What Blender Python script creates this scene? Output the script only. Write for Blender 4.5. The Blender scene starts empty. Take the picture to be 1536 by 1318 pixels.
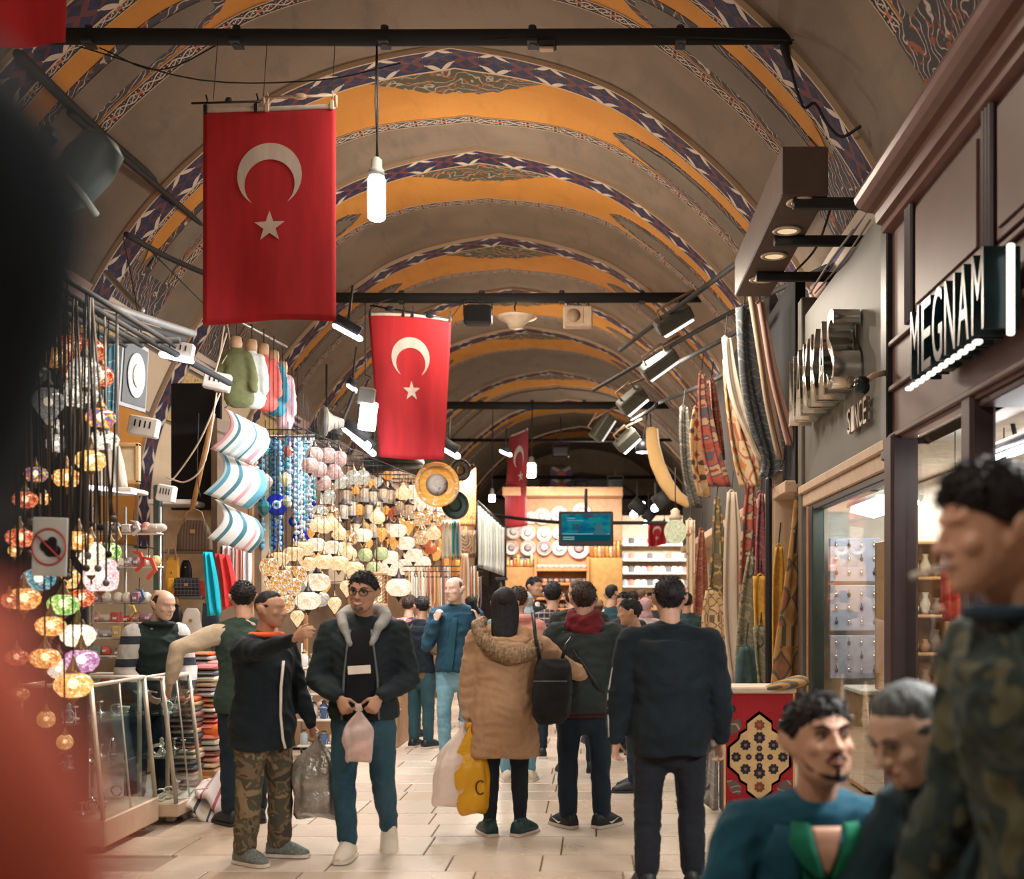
import bpy, math, random
import numpy as np
from mathutils import Vector, Matrix
S = bpy.context.scene
C = S.collection
V = Vector
PI = math.pi
random.seed(7)
R = random.Random(11)
# ---------------------------------------------------------------- camera, world, exposure
F, VX, HY, EH = 1700.0, 890.0, 905.0, 1.55
cam_d = bpy.data.cameras.new('camera'); cam = bpy.data.objects.new('camera', cam_d); C.objects.link(cam)
cam.location = (0, 0, EH); cam.rotation_euler = (PI/2, 0, 0)
cam_d.sensor_fit = 'HORIZONTAL'; cam_d.sensor_width = 36; cam_d.lens = 36*F/1536
cam_d.shift_x = (768-VX)/1536; cam_d.shift_y = (HY-659)/1536
cam_d.clip_start = .02; cam_d.clip_end = 200
cam_d.dof.use_dof = True; cam_d.dof.focus_distance = 9.5; cam_d.dof.aperture_fstop = 1.8
S.camera = cam
W = bpy.data.worlds.new('world'); S.world = W; W.use_nodes = True
W.node_tree.nodes['Background'].inputs[0].default_value = (.45, .62, .75, 1)
W.node_tree.nodes['Background'].inputs[1].default_value = .10
S.view_settings.view_transform = 'Standard'; S.view_settings.look = 'None'
S.view_settings.gamma = 1; S.view_settings.exposure = -0.02
S.view_settings.use_curve_mapping = False
S.cycles.use_denoising = True
S.cycles.max_bounces = 7; S.cycles.diffuse_bounces = 3; S.cycles.glossy_bounces = 3
S.cycles.transparent_max_bounces = 16; S.cycles.transmission_bounces = 4
S.cycles.sample_clamp_indirect = 4; S.cycles.caustics_reflective = False; S.cycles.caustics_refractive = False

def P(px, py, Y):
    return V(((px-VX)*Y/F, Y, EH+(HY-py)*Y/F))

# ---------------------------------------------------------------- point and area lights added to brighten the street and the shops
def area(name, loc, size, power, col, rot=(0, 0, 0), size_y=None):
    d = bpy.data.lights.new(name, 'AREA'); d.energy = power; d.color = col
    d.size = size
    if size_y: d.shape = 'RECTANGLE'; d.size_y = size_y
    o = bpy.data.objects.new(name, d); C.objects.link(o); o.location = loc; o.rotation_euler = rot
    return o
def point(name, loc, power, col, r=.05):
    d = bpy.data.lights.new(name, 'POINT'); d.energy = power; d.color = col; d.shadow_soft_size = r
    o = bpy.data.objects.new(name, d); C.objects.link(o); o.location = loc
    return o
WARM = (1, .72, .45); NEUT = (1, .88, .74); COOL = (.86, .93, 1)
NT_ = (1, .86, .70)
point('street_fill_point', (-1.2, 1.0, 4.6), 260, NT_, .12)  # unseen frontal fill added overhead near the viewer
point('street_fill_point', (-1.5, 14, 5.3), 170, NT_, .1)  # unseen fill points added farther down the street
point('street_fill_point', (-1.2, 22, 4.9), 130, NT_, .1)
for y, p, c in ((6.3, 130, NT_), (9.8, 215, (.94, .96, 1)), (12.4, 320, (.95, .95, .95)), (16.6, 210, NT_), (19.5, 260, NT_)):
    area('stall_fill_area', (-2.0 if y < 11 else -1.7, y, 3.6), .25, p*.52, c, (0, .50, 0), 1.8)  # unseen fills added over the stalls in place of their tube lamps
for y, p in ((12.0, 120), (15.0, 130), (19.0, 160)):
    area('carpet_fill_area', (.75, y, 4.7), .3, p*.75, NT_, (0, -.55, 0), 1.2)  # unseen fills added to brighten the hanging carpets
area('jewellery_shop_light', (2.42, 9.0, 2.55), .4, 38, (1, .93, .86), (0, 0, 0), 2.4)
area('window_light', (2.5, 6.8, 2.55), .3, 22, NT_, (0, 0, 0), .8)
area('doorway_fill', (1.85, 3.4, 2.6), .3, 120, (1, .95, .9), (0, .5, 0), 1.4)  # unseen area light added for the faces of the seated men
area('end_shop_fill', (-.7, 24.0, 3.7), 2.4, 100, (1, .93, .85), (.75, 0, 0), .3)  # unseen fill added before the plate shop
area('far_stall_fill', (1.6, 27.8, 3.4), 1.6, 140, (1, .92, .82), (.6, 0, 0), .3)  # unseen fill added before the hat stall
point('street_fill_point', (.2, 31, 4.9), 160, NT_, .1)  # added fill for the dark far vault
area('street_down_fill', (-.9, 8.4, 5.8), .8, 120, NT_, (0, 0, 0), .8)  # downward fills added over the street, without fittings
area('street_down_fill', (-.9, 17, 5.8), .8, 150, NT_, (0, 0, 0), .8)
# ---------------------------------------------------------------- helpers: materials
class NT:
    def __init__(s, name):
        s.m = bpy.data.materials.new(name); s.m.use_nodes = True
        s.t = s.m.node_tree; s.t.nodes.clear()
        s.out = s.t.nodes.new('ShaderNodeOutputMaterial')
    def n(s, typ, ins=None, **at):
        nd = s.t.nodes.new('ShaderNode'+typ)
        for k, v in at.items(): setattr(nd, k, v)
        for k, v in (ins or {}).items():
            sk = nd.inputs[k]
            if isinstance(v, bpy.types.NodeSocket): s.t.links.new(v, sk)
            else:
                if isinstance(v, (tuple, list)) and len(v) == 3 and sk.type == 'RGBA': v = (*v, 1)
                sk.default_value = v
        return nd
    def math(s, op, a, b=0.0, c=None, clamp=False):
        i = {0: a, 1: b}
        if c is not None: i[2] = c
        return s.n('Math', i, operation=op, use_clamp=clamp).outputs[0]
    def mix(s, f, a, b, mode='MIX'):
        return s.n('MixRGB', {'Fac': f, 'Color1': a, 'Color2': b}, blend_type=mode).outputs[0]
    def ramp(s, f, stops, interp='LINEAR'):
        nd = s.n('ValToRGB', {'Fac': f}); cr = nd.color_ramp; cr.interpolation = interp
        while len(cr.elements) < len(stops): cr.elements.new(.5)
        for e, (p, c) in zip(cr.elements, stops):
            e.position = p; e.color = (*c, 1) if len(c) == 3 else c
        return nd.outputs[0]
    def coord(s, which='Object'):
        return s.n('TexCoord').outputs[which]
    def scale(s, vec, sc, rot=(0, 0, 0)):
        return s.n('Mapping', {'Vector': vec, 'Scale': sc, 'Rotation': rot}).outputs[0]
    def noise(s, vec, sc, det=3.0, which='Fac', dist=0.0):
        return s.n('TexNoise', {'Vector': vec, 'Scale': sc, 'Detail': det, 'Distortion': dist}).outputs[which]
    def bsdf(s, col, rough=.7, metal=0.0, bump=None, bs=.3, bd=.01, **kw):
        ins = {'Base Color': col, 'Roughness': rough, 'Metallic': metal}
        ins.update(kw)
        b = s.n('BsdfPrincipled', ins)
        if bump is not None:
            bn = s.n('Bump', {'Height': bump, 'Strength': bs, 'Distance': bd})
            s.t.links.new(bn.outputs[0], b.inputs['Normal'])
        s.t.links.new(b.outputs[0], s.out.inputs[0]); return s.m
    def surf(s, sh):
        s.t.links.new(sh, s.out.inputs[0]); return s.m
_mc = {}
def mat(name, col, rough=.7, metal=0.0, var=.12, sc=9.0, bump=0.0, **kw):
    """plain coloured material with slight mottling"""
    key = (name, tuple(col), rough, metal)
    if key in _mc: return _mc[key]
    t = NT(name); co = t.coord()
    nz = t.noise(co, sc)
    a = tuple(max(0, c*(1-var)) for c in col); b = tuple(min(1, c*(1+var)) for c in col)
    c = t.ramp(nz, [(.3, a), (.7, b)])
    bm = t.noise(co, sc*6) if bump else None
    _mc[key] = t.bsdf(c, rough, metal, bm, bump or .3, **kw)
    return _mc[key]
def emit(name, col, strength, sample=True):
    key = ('E', name, tuple(col), strength)
    if key in _mc: return _mc[key]
    t = NT(name)
    m = t.surf(t.n('Emission', {'Color': col, 'Strength': strength}).outputs[0])
    m.cycles.emission_sampling = 'AUTO' if sample else 'NONE'
    _mc[key] = m; return m
def fabric(name, col, col2=None, rough=.85, sc=40.0, bump=.25):
    key = ('F', name, tuple(col))
    if key in _mc: return _mc[key]
    t = NT(name); co = t.coord()
    n1 = t.noise(co, 3.0, 4.0); n2 = t.noise(co, sc, 2.0)
    c2 = col2 or tuple(min(1, c*1.35+.004) for c in col)
    c = t.mix(t.ramp(n1, [(.35, (0, 0, 0)), (.7, (1, 1, 1))]), col, c2)
    c = t.mix(.18, c, t.ramp(n2, [(.3, tuple(k*.6 for k in col)), (.7, c2)]))
    _mc[key] = t.bsdf(c, rough, 0, n2, bump, .004, **{'Sheen Weight': .04, 'Specular IOR Level': .25})
    return _mc[key]
# ---------------------------------------------------------------- helpers: meshes
class MB:
    def __init__(s): s.v = []; s.f = []; s.mi = []; s.uv = []
    def add(s, vs, fs, mi=0, uv=None):
        b = len(s.v); s.v += [tuple(p) for p in vs]
        s.f += [tuple(i+b for i in f) for f in fs]; s.mi += [mi]*len(fs)
        s.uv += list(uv) if uv else [(0.0, 0.0)]*len(vs)
        return s
    def box(s, c, d, rot=None, mi=0, taper=1.0):
        x, y, z = d[0]/2, d[1]/2, d[2]/2
        vs = [V((sx*x*(taper if sz > 0 else 1), sy*y*(taper if sz > 0 else 1), sz*z)) for sz in (-1, 1) for sy in (-1, 1) for sx in (-1, 1)]
        if rot is not None:
            vs = [rot @ p for p in vs]
        c = V(c)
        return s.add([p+c for p in vs], [(0, 2, 3, 1), (4, 5, 7, 6), (0, 1, 5, 4), (2, 6, 7, 3), (0, 4, 6, 2), (1, 3, 7, 5)], mi)
    def bbox(s, c, d, b=.006, rot=None, mi=0):
        """box with chamfered vertical and horizontal edges"""
        x, y, z = d[0]/2, d[1]/2, d[2]/2; b = min(b, x*.45, y*.45, z*.45)
        def ring(ix, iy, zz): return [V((px, py, zz)) for px, py in ((-ix+b, -iy), (ix-b, -iy), (ix, -iy+b), (ix, iy-b), (ix-b, iy), (-ix+b, iy), (-ix, iy-b), (-ix, -iy+b))]
        rs = [ring(x-b, y-b, -z), ring(x, y, -z+b), ring(x, y, z-b), ring(x-b, y-b, z)]
        c = V(c)
        rs = [[(rot @ p if rot is not None else p)+c for p in r] for r in rs]
        return s.loft(rs, mi)
    def loft(s, rings, mi=0, cap=True, closed=True, uvs=None):
        n = len(rings[0]); vs = [p for r in rings for p in r]; fs = []
        for i in range(len(rings)-1):
            for j in range(n if closed else n-1):
                k = (j+1) % n
                fs.append((i*n+j, i*n+k, (i+1)*n+k, (i+1)*n+j))
        if cap and closed:
            fs.append(tuple(range(n-1, -1, -1))); b = (len(rings)-1)*n
            fs.append(tuple(range(b, b+n)))
        return s.add(vs, fs, mi, uvs)
    def tube(s, pts, rad, n=8, ref=None, mi=0, round=False):
        pts = [V(p) for p in pts]; m = len(pts)
        if not isinstance(rad, list): rad = [rad]*m
        rad = [r if isinstance(r, (list, tuple)) else (r, r) for r in rad]
        if round:
            d0 = (pts[0]-pts[1]).normalized(); d1 = (pts[-1]-pts[-2]).normalized()
            r0, r1 = rad[0], rad[-1]; a0, a1 = min(r0), min(r1)
            pts = [pts[0]+d0*a0*.95, pts[0]+d0*a0*.6]+pts+[pts[-1]+d1*a1*.6, pts[-1]+d1*a1*.95]
            rad = [(r0[0]*.35, r0[1]*.35), (r0[0]*.8, r0[1]*.8)]+rad+[(r1[0]*.8, r1[1]*.8), (r1[0]*.35, r1[1]*.35)]
            m = len(pts)
        rings = []; u = None
        for i in range(m):
            t = (pts[min(i+1, m-1)]-pts[max(i-1, 0)]).normalized()
            if u is None:
                a = V(ref) if ref is not None else (V((1, 0, 0)) if abs(t.x) < .8 else V((0, 0, 1)))
                u = (a-t*a.dot(t)).normalized()
            else:
                if ref is not None: u = V(ref)
                u = (u-t*u.dot(t)).normalized()
            w = t.cross(u)
            rings.append([pts[i]+u*(rad[i][0]*math.cos(2*PI*k/n))+w*(rad[i][1]*math.sin(2*PI*k/n)) for k in range(n)])
        return s.loft(rings, mi)
    def lathe(s, prof, n=16, c=(0, 0, 0), mi=0, axis=None, cap=True):
        """prof: list of (r, z)"""
        c = V(c); q = V((0, 0, 1)).rotation_difference(V(axis)) if axis is not None else None
        rings = []
        for r, z in prof:
            ring = [V((r*math.cos(2*PI*k/n), r*math.sin(2*PI*k/n), z)) for k in range(n)]
            if q: ring = [q @ p for p in ring]
            rings.append([p+c for p in ring])
        return s.loft(rings, mi, cap)
    def ball(s, c, r, n=12, m=7, mi=0, rot=None):
        r = r if isinstance(r, (tuple, list)) else (r, r, r); c = V(c); rings = []
        for i in range(m+1):
            th = PI*(i+.02*(i == 0)-.02*(i == m))/m
            ring = [V((r[0]*math.sin(th)*math.cos(2*PI*k/n), r[1]*math.sin(th)*math.sin(2*PI*k/n), -r[2]*math.cos(th))) for k in range(n)]
            if rot is not None: ring = [rot @ p for p in ring]
            rings.append([p+c for p in ring])
        return s.loft(rings, mi)
    def grid(s, fn, nu, nv, mi=0, back=None, uvs=True):
        """fn(u, v) -> point; back: thickness vector makes a closed slab"""
        vs = [V(fn(i/nu, j/nv)) for j in range(nv+1) for i in range(nu+1)]
        uv = [(i/nu, j/nv) for j in range(nv+1) for i in range(nu+1)]
        fs = [(j*(nu+1)+i, j*(nu+1)+i+1, (j+1)*(nu+1)+i+1, (j+1)*(nu+1)+i) for j in range(nv) for i in range(nu)]
        if back is not None:
            b = len(vs); bk = V(back)
            vs = vs+[p+bk for p in vs]; uv = uv+uv
            fs = fs+[tuple(k+b for k in reversed(f)) for f in fs]
            ed = [i for i in range(nu+1)]+[j*(nu+1)+nu for j in range(1, nv+1)]+[nv*(nu+1)+i for i in range(nu-1, -1, -1)]+[j*(nu+1) for j in range(nv-1, 0, -1)]
            for k in range(len(ed)):
                p, q = ed[k], ed[(k+1) % len(ed)]
                fs.append((q, p, p+b, q+b))
        return s.add(vs, fs, mi, uv)
    def prism(s, poly, d, mi=0):
        """poly: list of 3-D points (planar), d: extrusion vector"""
        n = len(poly); d = V(d); vs = [V(p) for p in poly]+[V(p)+d for p in poly]
        fs = [tuple(range(n-1, -1, -1)), tuple(range(n, 2*n))]+[(i, (i+1) % n, (i+1) % n+n, i+n) for i in range(n)]
        return s.add(vs, fs, mi)
    def mesh(s, name, mats, smooth=False, off=None):
        me = bpy.data.meshes.new(name)
        vs = s.v if off is None else [(p[0]-off[0], p[1]-off[1], p[2]-off[2]) for p in s.v]
        me.from_pydata(vs, [], s.f)
        mats = mats if isinstance(mats, (list, tuple)) else [mats]
        for m in mats: me.materials.append(m)
        if any(s.mi): me.polygons.foreach_set('material_index', s.mi)
        if any(u != (0.0, 0.0) for u in s.uv):
            ul = me.uv_layers.new(name='uv'); li = np.empty(len(me.loops), np.int32)
            me.loops.foreach_get('vertex_index', li)
            ul.data.foreach_set('uv', np.array(s.uv, np.float32)[li].ravel())
        if smooth:
            me.polygons.foreach_set('use_smooth', [True]*len(me.polygons))
        me.update(); return me
    def build(s, name, mats, parent=None, smooth=False, world=False, loc=None):
        """world: vertices are in world space and the parent sits at its location unrotated; loc: object origin for a top-level mesh"""
        off = None
        if parent is not None and world: off = parent['_w'] if '_w' in parent else parent.location
        if loc is not None: off = loc
        o = bpy.data.objects.new(name, s.mesh(name, mats, smooth, off)); C.objects.link(o)
        if parent is not None: o.parent = parent
        if loc is not None: o.location = loc
        return o
def tag(o, label=None, cat=None, group=None, kind=None):
    if label: o['label'] = label
    if cat: o['category'] = cat
    if group: o['group'] = group
    if kind: o['kind'] = kind
    return o
def thing(name, loc, label, cat, group=None, rz=0):
    o = bpy.data.objects.new(name, None); C.objects.link(o); o.location = loc; o.rotation_euler = (0, 0, rz)
    o.empty_display_size = .05
    return tag(o, label, cat, group)
def copy_tree(o, parent=None):
    c = o.copy(); C.objects.link(c)
    if parent is not None: c.parent = parent
    for ch in list(o.children): copy_tree(ch, c)
    return c
def fuse(mb, voxel, it=4, fac=.5, wr=0.0, seed=0, wsc=1.0):
    """fuse overlapping closed pieces into one continuous skin"""
    me = mb.mesh('tmp', []); o = bpy.data.objects.new('tmp', me); C.objects.link(o)
    md = o.modifiers.new('r', 'REMESH'); md.mode = 'VOXEL'; md.voxel_size = voxel
    if it: sm = o.modifiers.new('s', 'SMOOTH'); sm.factor = fac; sm.iterations = it
    dg = bpy.context.evaluated_depsgraph_get()
    ev = o.evaluated_get(dg); m2 = bpy.data.meshes.new_from_object(ev)
    bpy.data.objects.remove(o); bpy.data.meshes.remove(me)
    n = len(m2.vertices)
    if wr:
        co = np.empty(n*3, np.float32); m2.vertices.foreach_get('co', co); co = co.reshape(-1, 3)
        no = np.empty(n*3, np.float32); m2.vertices.foreach_get('normal', no); no = no.reshape(-1, 3)
        rg = np.random.RandomState(seed+1); d = np.zeros(n)
        w = co+.03*np.sin(co[:, [1, 2, 0]]*17+rg.rand(3)*6)
        for k in range(7):
            fr = rg.normal(size=3)*np.array([14, 14, 20])*wsc*(1+.25*k); d += np.sin(w @ fr+rg.rand()*6.28)/(1+.3*k)
        d = np.clip(d/2.2, -1.2, 1.2); d = -np.abs(d)+.35
        co += no*(d*wr)[:, None]; m2.vertices.foreach_set('co', co.ravel())
    m2.polygons.foreach_set('use_smooth', [True]*len(m2.polygons)); m2.update()
    return m2
def link(me, name, mats, parent=None, loc=None):
    me.name = name; me.materials.clear()
    for m in (mats if isinstance(mats, (list, tuple)) else [mats]): me.materials.append(m)
    o = bpy.data.objects.new(name, me); C.objects.link(o)
    if parent is not None: o.parent = parent
    if loc is not None: o.location = loc
    return o
def cloth(rows, mats, name, parent=None, nf=3, amp=.02, th=.012, nu=16, ph=0.0, loc=None, sub=4, amp0=None, depth=(0, 1, 0)):
    """hanging textile: rows = [(left point, right point)] from top to bottom; folds bulge along depth"""
    rows = [(V(a), V(b)) for a, b in rows]; dv = V(depth); m = MB(); nr = (len(rows)-1)*sub
    a0 = amp if amp0 is None else amp0
    def cr(pts, t):
        n = len(pts)-1; x = t*n; i = min(int(x), n-1); f = x-i
        p0, p1, p2, p3 = pts[max(i-1, 0)], pts[i], pts[i+1], pts[min(i+2, n)]
        return .5*((2*p1)+(p2-p0)*f+(2*p0-5*p1+4*p2-p3)*f*f+(3*p1-p0-3*p2+p3)*f*f*f)
    L = [r[0] for r in rows]; Rr = [r[1] for r in rows]
    def fn(u, v):
        a, b = cr(L, v), cr(Rr, v); q = a.lerp(b, u)
        k = a0+(amp-a0)*v
        return q+dv*(k*math.sin(u*nf*2*PI+ph+.8*math.sin(v*3+ph))+k*.35*math.sin(u*nf*4.6*PI+ph*2+v*2))
    m.grid(fn, nu, max(nr, 1), back=dv*th)
    return m.build(name, mats, parent, smooth=True, world=parent is not None, loc=loc)
def ordn(k):
    k += 1; return '%d%s' % (k, 'th' if 10 < k % 100 < 14 else {1: 'st', 2: 'nd', 3: 'rd'}.get(k % 10, 'th'))
def text_mesh(txt, size, depth=.004, align='CENTER'):
    cu = bpy.data.curves.new('t', 'FONT'); cu.body = txt; cu.size = size; cu.extrude = depth; cu.align_x = align; cu.align_y = 'CENTER'
    o = bpy.data.objects.new('t', cu); C.objects.link(o)
    dg = bpy.context.evaluated_depsgraph_get(); me = bpy.data.meshes.new_from_object(o.evaluated_get(dg))
    bpy.data.objects.remove(o); return me
# ================================================================ STRUCTURE: floor
def cx(y):
    t = min(1, max(0, (y-21)/18)); return -1.5+1.1*t*t*(3-2*t)
APEX = 7.45
_h = [0, .6, 1.2, 1.8, 2.4, 2.9, 3.3, 3.65, 3.95, 4.2, 4.35, 4.42, 4.42]
_d = [0, .10, .26, .50, .92, 1.36, 1.80, 2.30, 2.85, 3.4, 3.9, 4.5, 5.2]
_s = [0.0]
for i in range(1, len(_h)): _s.append(_s[-1]+math.hypot(_h[i]-_h[i-1], _d[i]-_d[i-1]))
SMAX = _s[-1]
_ss = np.linspace(0, SMAX, 400)
_hh = np.interp(_ss, _s, _h); _dd = np.interp(_ss, _s, _d)
_k = np.ones(25)/25
_hp = np.concatenate([np.full(12, 0)-_hh[12:0:-1]*.0-np.linspace(0, 0, 12), _hh, np.full(12, _hh[-1])])
def _smooth(a, lo, hi):
    p = np.concatenate([lo, a, hi]); return np.convolve(p, _k, 'valid')
_hh2 = _smooth(_hh, 2*_hh[0]-_hh[12:0:-1], np.full(12, _hh[-1])); _dd2 = _smooth(_dd, 2*_dd[0]-_dd[12:0:-1], _dd[-1]+(_dd[-1]-_dd[-2])*np.arange(1, 13))
BAYS = [-6, -3, 0, 3, 5.9, 8.9, 11.9, 14.6, 18.0, 21.0, 24.0, 28.4, 32.5, 37.5, 43.0]; Y0 = -6
def vp(s, y, lift=0.0):
    a = abs(s); h = float(np.interp(a, _ss, _hh2)); d = float(np.interp(a, _ss, _dd2))
    e = .02; h1 = float(np.interp(min(a+e, SMAX), _ss, _hh2)); d1 = float(np.interp(min(a+e, SMAX), _ss, _dd2))
    h0 = float(np.interp(max(a-e, 0), _ss, _hh2)); d0 = float(np.interp(max(a-e, 0), _ss, _dd2))
    tx, tz = h1-h0, -(d1-d0); L = math.hypot(tx, tz) or 1; tx /= L; tz /= L
    nx, nz = tz, -tx                                    # towards the inside of the vault
    # between ribs the plaster is rounder at the crown than the pointed rib
    i = max(j for j, b in enumerate(BAYS) if b <= y+1e-6 or j == 0); b1 = BAYS[i+1] if i+1 < len(BAYS) else BAYS[i]+3
    f = (y-BAYS[i])/(b1-BAYS[i]); rib = max(0, math.cos(2*PI*(f-.06)))**2
    d += .13*math.exp(-(h/.9)**2)*(1-rib)
    sg = 1 if s >= 0 else -1
    return V((cx(y)+sg*(h+nx*lift), y, APEX-d+nz*lift))
SG = [k*.14 for k in range(int(SMAX/.14)+1)]
SALL = [-s for s in reversed(SG[1:])]+SG
AG = [0, .2, .4, .6, .78, .95, 1.1, 1.3, 1.45, 1.63, 1.85, 2.1, 2.35, 2.6, 2.8]
def m_plaster(name, c1, c2, c3):
    t = NT(name); co = t.coord()
    a = t.noise(co, 1.1, 6, dist=.6); b = t.noise(t.scale(co, (3, .7, 1)), 2.4, 5); g = t.noise(co, 30, 3)
    c = t.mix(t.ramp(a, [(.38, (0, 0, 0)), (.62, (1, 1, 1))]), c1, c2)
    c = t.mix(t.ramp(b, [(.55, (0, 0, 0)), (.8, (.8, .8, .8))]), c, c3)
    c = t.mix(.25, c, t.ramp(g, [(.3, c3), (.7, c1)]))
    return t.bsdf(c, .9, 0, t.math('ADD', a, t.math('MULTIPLY', g, .3)), .35, .03)
M_PLA = m_plaster('vault_plaster', (.20, .155, .115), (.27, .205, .15), (.135, .108, .085))
M_GREY = m_plaster('oval_plaster', (.175, .148, .115), (.225, .185, .14), (.13, .112, .092))
M_ORA = m_plaster('orange_paint', (.58, .25, .042), (.66, .30, .06), (.48, .20, .036))
M_CREAM = m_plaster('cream_plaster', (.70, .56, .40), (.76, .62, .46), (.60, .46, .32))
def m_ornament():
    t = NT('ornament_border'); uv = t.n('TexCoord').outputs['UV']; sp = t.n('SeparateXYZ', {0: uv})
    u, v = sp.outputs[0], sp.outputs[1]
    p = t.math('MULTIPLY', v, 2*PI/.34); c = t.math('SUBTRACT', u, .5); ac = t.math('ABSOLUTE', c)
    s1 = t.math('MULTIPLY', t.math('SINE', p), .26); s2 = t.math('MULTIPLY', t.math('SINE', t.math('MULTIPLY', p, 2)), .17)
    l1 = t.math('LESS_THAN', t.math('ABSOLUTE', t.math('SUBTRACT', ac, t.math('ABSOLUTE', s1))), .055)
    l2 = t.math('LESS_THAN', t.math('ABSOLUTE', t.math('SUBTRACT', c, s2)), .045)
    vo = t.n('TexVoronoi', {'Vector': t.n('CombineXYZ', {0: t.math('MULTIPLY', ac, 11), 1: t.math('MULTIPLY', t.math('PINGPONG', v, .17), 36), 2: 0.0}).outputs[0], 'Scale': 1.0}, feature='F1')
    lf = t.math('LESS_THAN', vo.outputs['Distance'], .34)
    w = t.math('MAXIMUM', t.math('MAXIMUM', l1, l2), lf)
    col = t.mix(w, (.022, .022, .035), (.56, .47, .37))
    cosn = t.math('GREATER_THAN', t.math('SUBTRACT', t.math('COSINE', p), t.math('MULTIPLY', ac, 3.2)), .62)
    col = t.mix(cosn, col, (.48, .13, .06))
    edge = t.math('GREATER_THAN', ac, .43)
    col = t.mix(edge, col, (.58, .42, .28))
    e2 = t.math('MULTIPLY', t.math('GREATER_THAN', ac, .385), t.math('LESS_THAN', ac, .43))
    col = t.mix(e2, col, (.03, .025, .03))
    return t.bsdf(col, .85)
M_ORN = m_ornament()
def m_blue():
    t = NT('blue_rib_paint'); uv = t.n('TexCoord').outputs['UV']; sp = t.n('SeparateXYZ', {0: uv})
    u, v = sp.outputs[0], sp.outputs[1]
    c = t.math('SUBTRACT', u, .5); ac = t.math('ABSOLUTE', c)
    q = t.math('FRACT', t.math('DIVIDE', v, .62)); tri = t.math('ABSOLUTE', t.math('SUBTRACT', t.math('MULTIPLY', q, 2), 1))   # 1..0..1
    d = t.math('ABSOLUTE', t.math('SUBTRACT', ac, t.math('MULTIPLY', tri, .44)))
    wid = t.math('MULTIPLY', t.math('ABSOLUTE', t.math('SINE', t.math('MULTIPLY', tri, PI*2))), .075)
    wh = t.math('MULTIPLY', t.math('LESS_THAN', d, t.math('ADD', wid, .012)), t.math('GREATER_THAN', tri, .45))
    red = t.math('MULTIPLY', t.math('LESS_THAN', d, t.math('ADD', wid, .02)), t.math('LESS_THAN', tri, .46))
    r2 = t.math('LESS_THAN', t.math('ABSOLUTE', t.math('SUBTRACT', ac, t.math('MULTIPLY', t.math('SUBTRACT', 1, tri), .38))), t.math('MULTIPLY', wid, .7))
    nz = t.noise(t.coord(), 14)
    col = t.mix(t.ramp(nz, [(.35, (0, 0, 0)), (.7, (1, 1, 1))]), (.008, .011, .05), (.022, .026, .085))
    col = t.mix(t.math('MULTIPLY', r2, .8), col, (.10, .03, .03))
    col = t.mix(t.math('MULTIPLY', red, .75), col, (.17, .04, .035)); col = t.mix(wh, col, (.64, .54, .44))
    col = t.mix(t.math('GREATER_THAN', ac, .45), col, (.62, .45, .30))
    return t.bsdf(col, .8)
M_BLUE = m_blue()
def m_scroll(name, bg, fg, ac):
    t = NT(name); co = t.coord()
    n = t.noise(co, 5, 2, dist=2.5); w = t.n('TexWave', {'Vector': co, 'Scale': 2.2, 'Distortion': 9, 'Detail': 2, 'Detail Scale': 1.6}, wave_type='RINGS').outputs['Fac']
    col = t.mix(t.ramp(w, [(.44, (0, 0, 0)), (.52, (1, 1, 1)), (.68, (1, 1, 1)), (.74, (0, 0, 0))]), bg, fg)
    col = t.mix(t.ramp(n, [(.60, (0, 0, 0)), (.64, (1, 1, 1))]), col, ac)
    return t.bsdf(col, .85)
M_CREST = m_scroll('crest_paint', (.10, .085, .05), (.40, .36, .28), (.40, .12, .05))
M_SPAN = m_scroll('spandrel_paint', (.055, .05, .06), (.52, .45, .38), (.30, .09, .05))
M_GOLD = m_scroll('gold_script_panel', (.62, .42, .15), (.74, .66, .56), (.26, .10, .12))
def m_tassel():
    t = NT('tassel_trim'); uv = t.n('TexCoord').outputs['UV']; sp = t.n('SeparateXYZ', {0: uv}); u, v = sp.outputs[0], sp.outputs[1]
    f = t.math('FRACT', t.math('MULTIPLY', v, 9)); st = t.math('LESS_THAN', t.math('ABSOLUTE', t.math('SUBTRACT', f, .5)), t.math('MULTIPLY', u, .42))
    col = t.mix(st, (.72, .62, .52), (.10, .09, .22)); col = t.mix(t.math('GREATER_THAN', u, .8), col, (.62, .40, .36))
    return t.bsdf(col, .85)
M_TAS = m_tassel()

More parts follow.
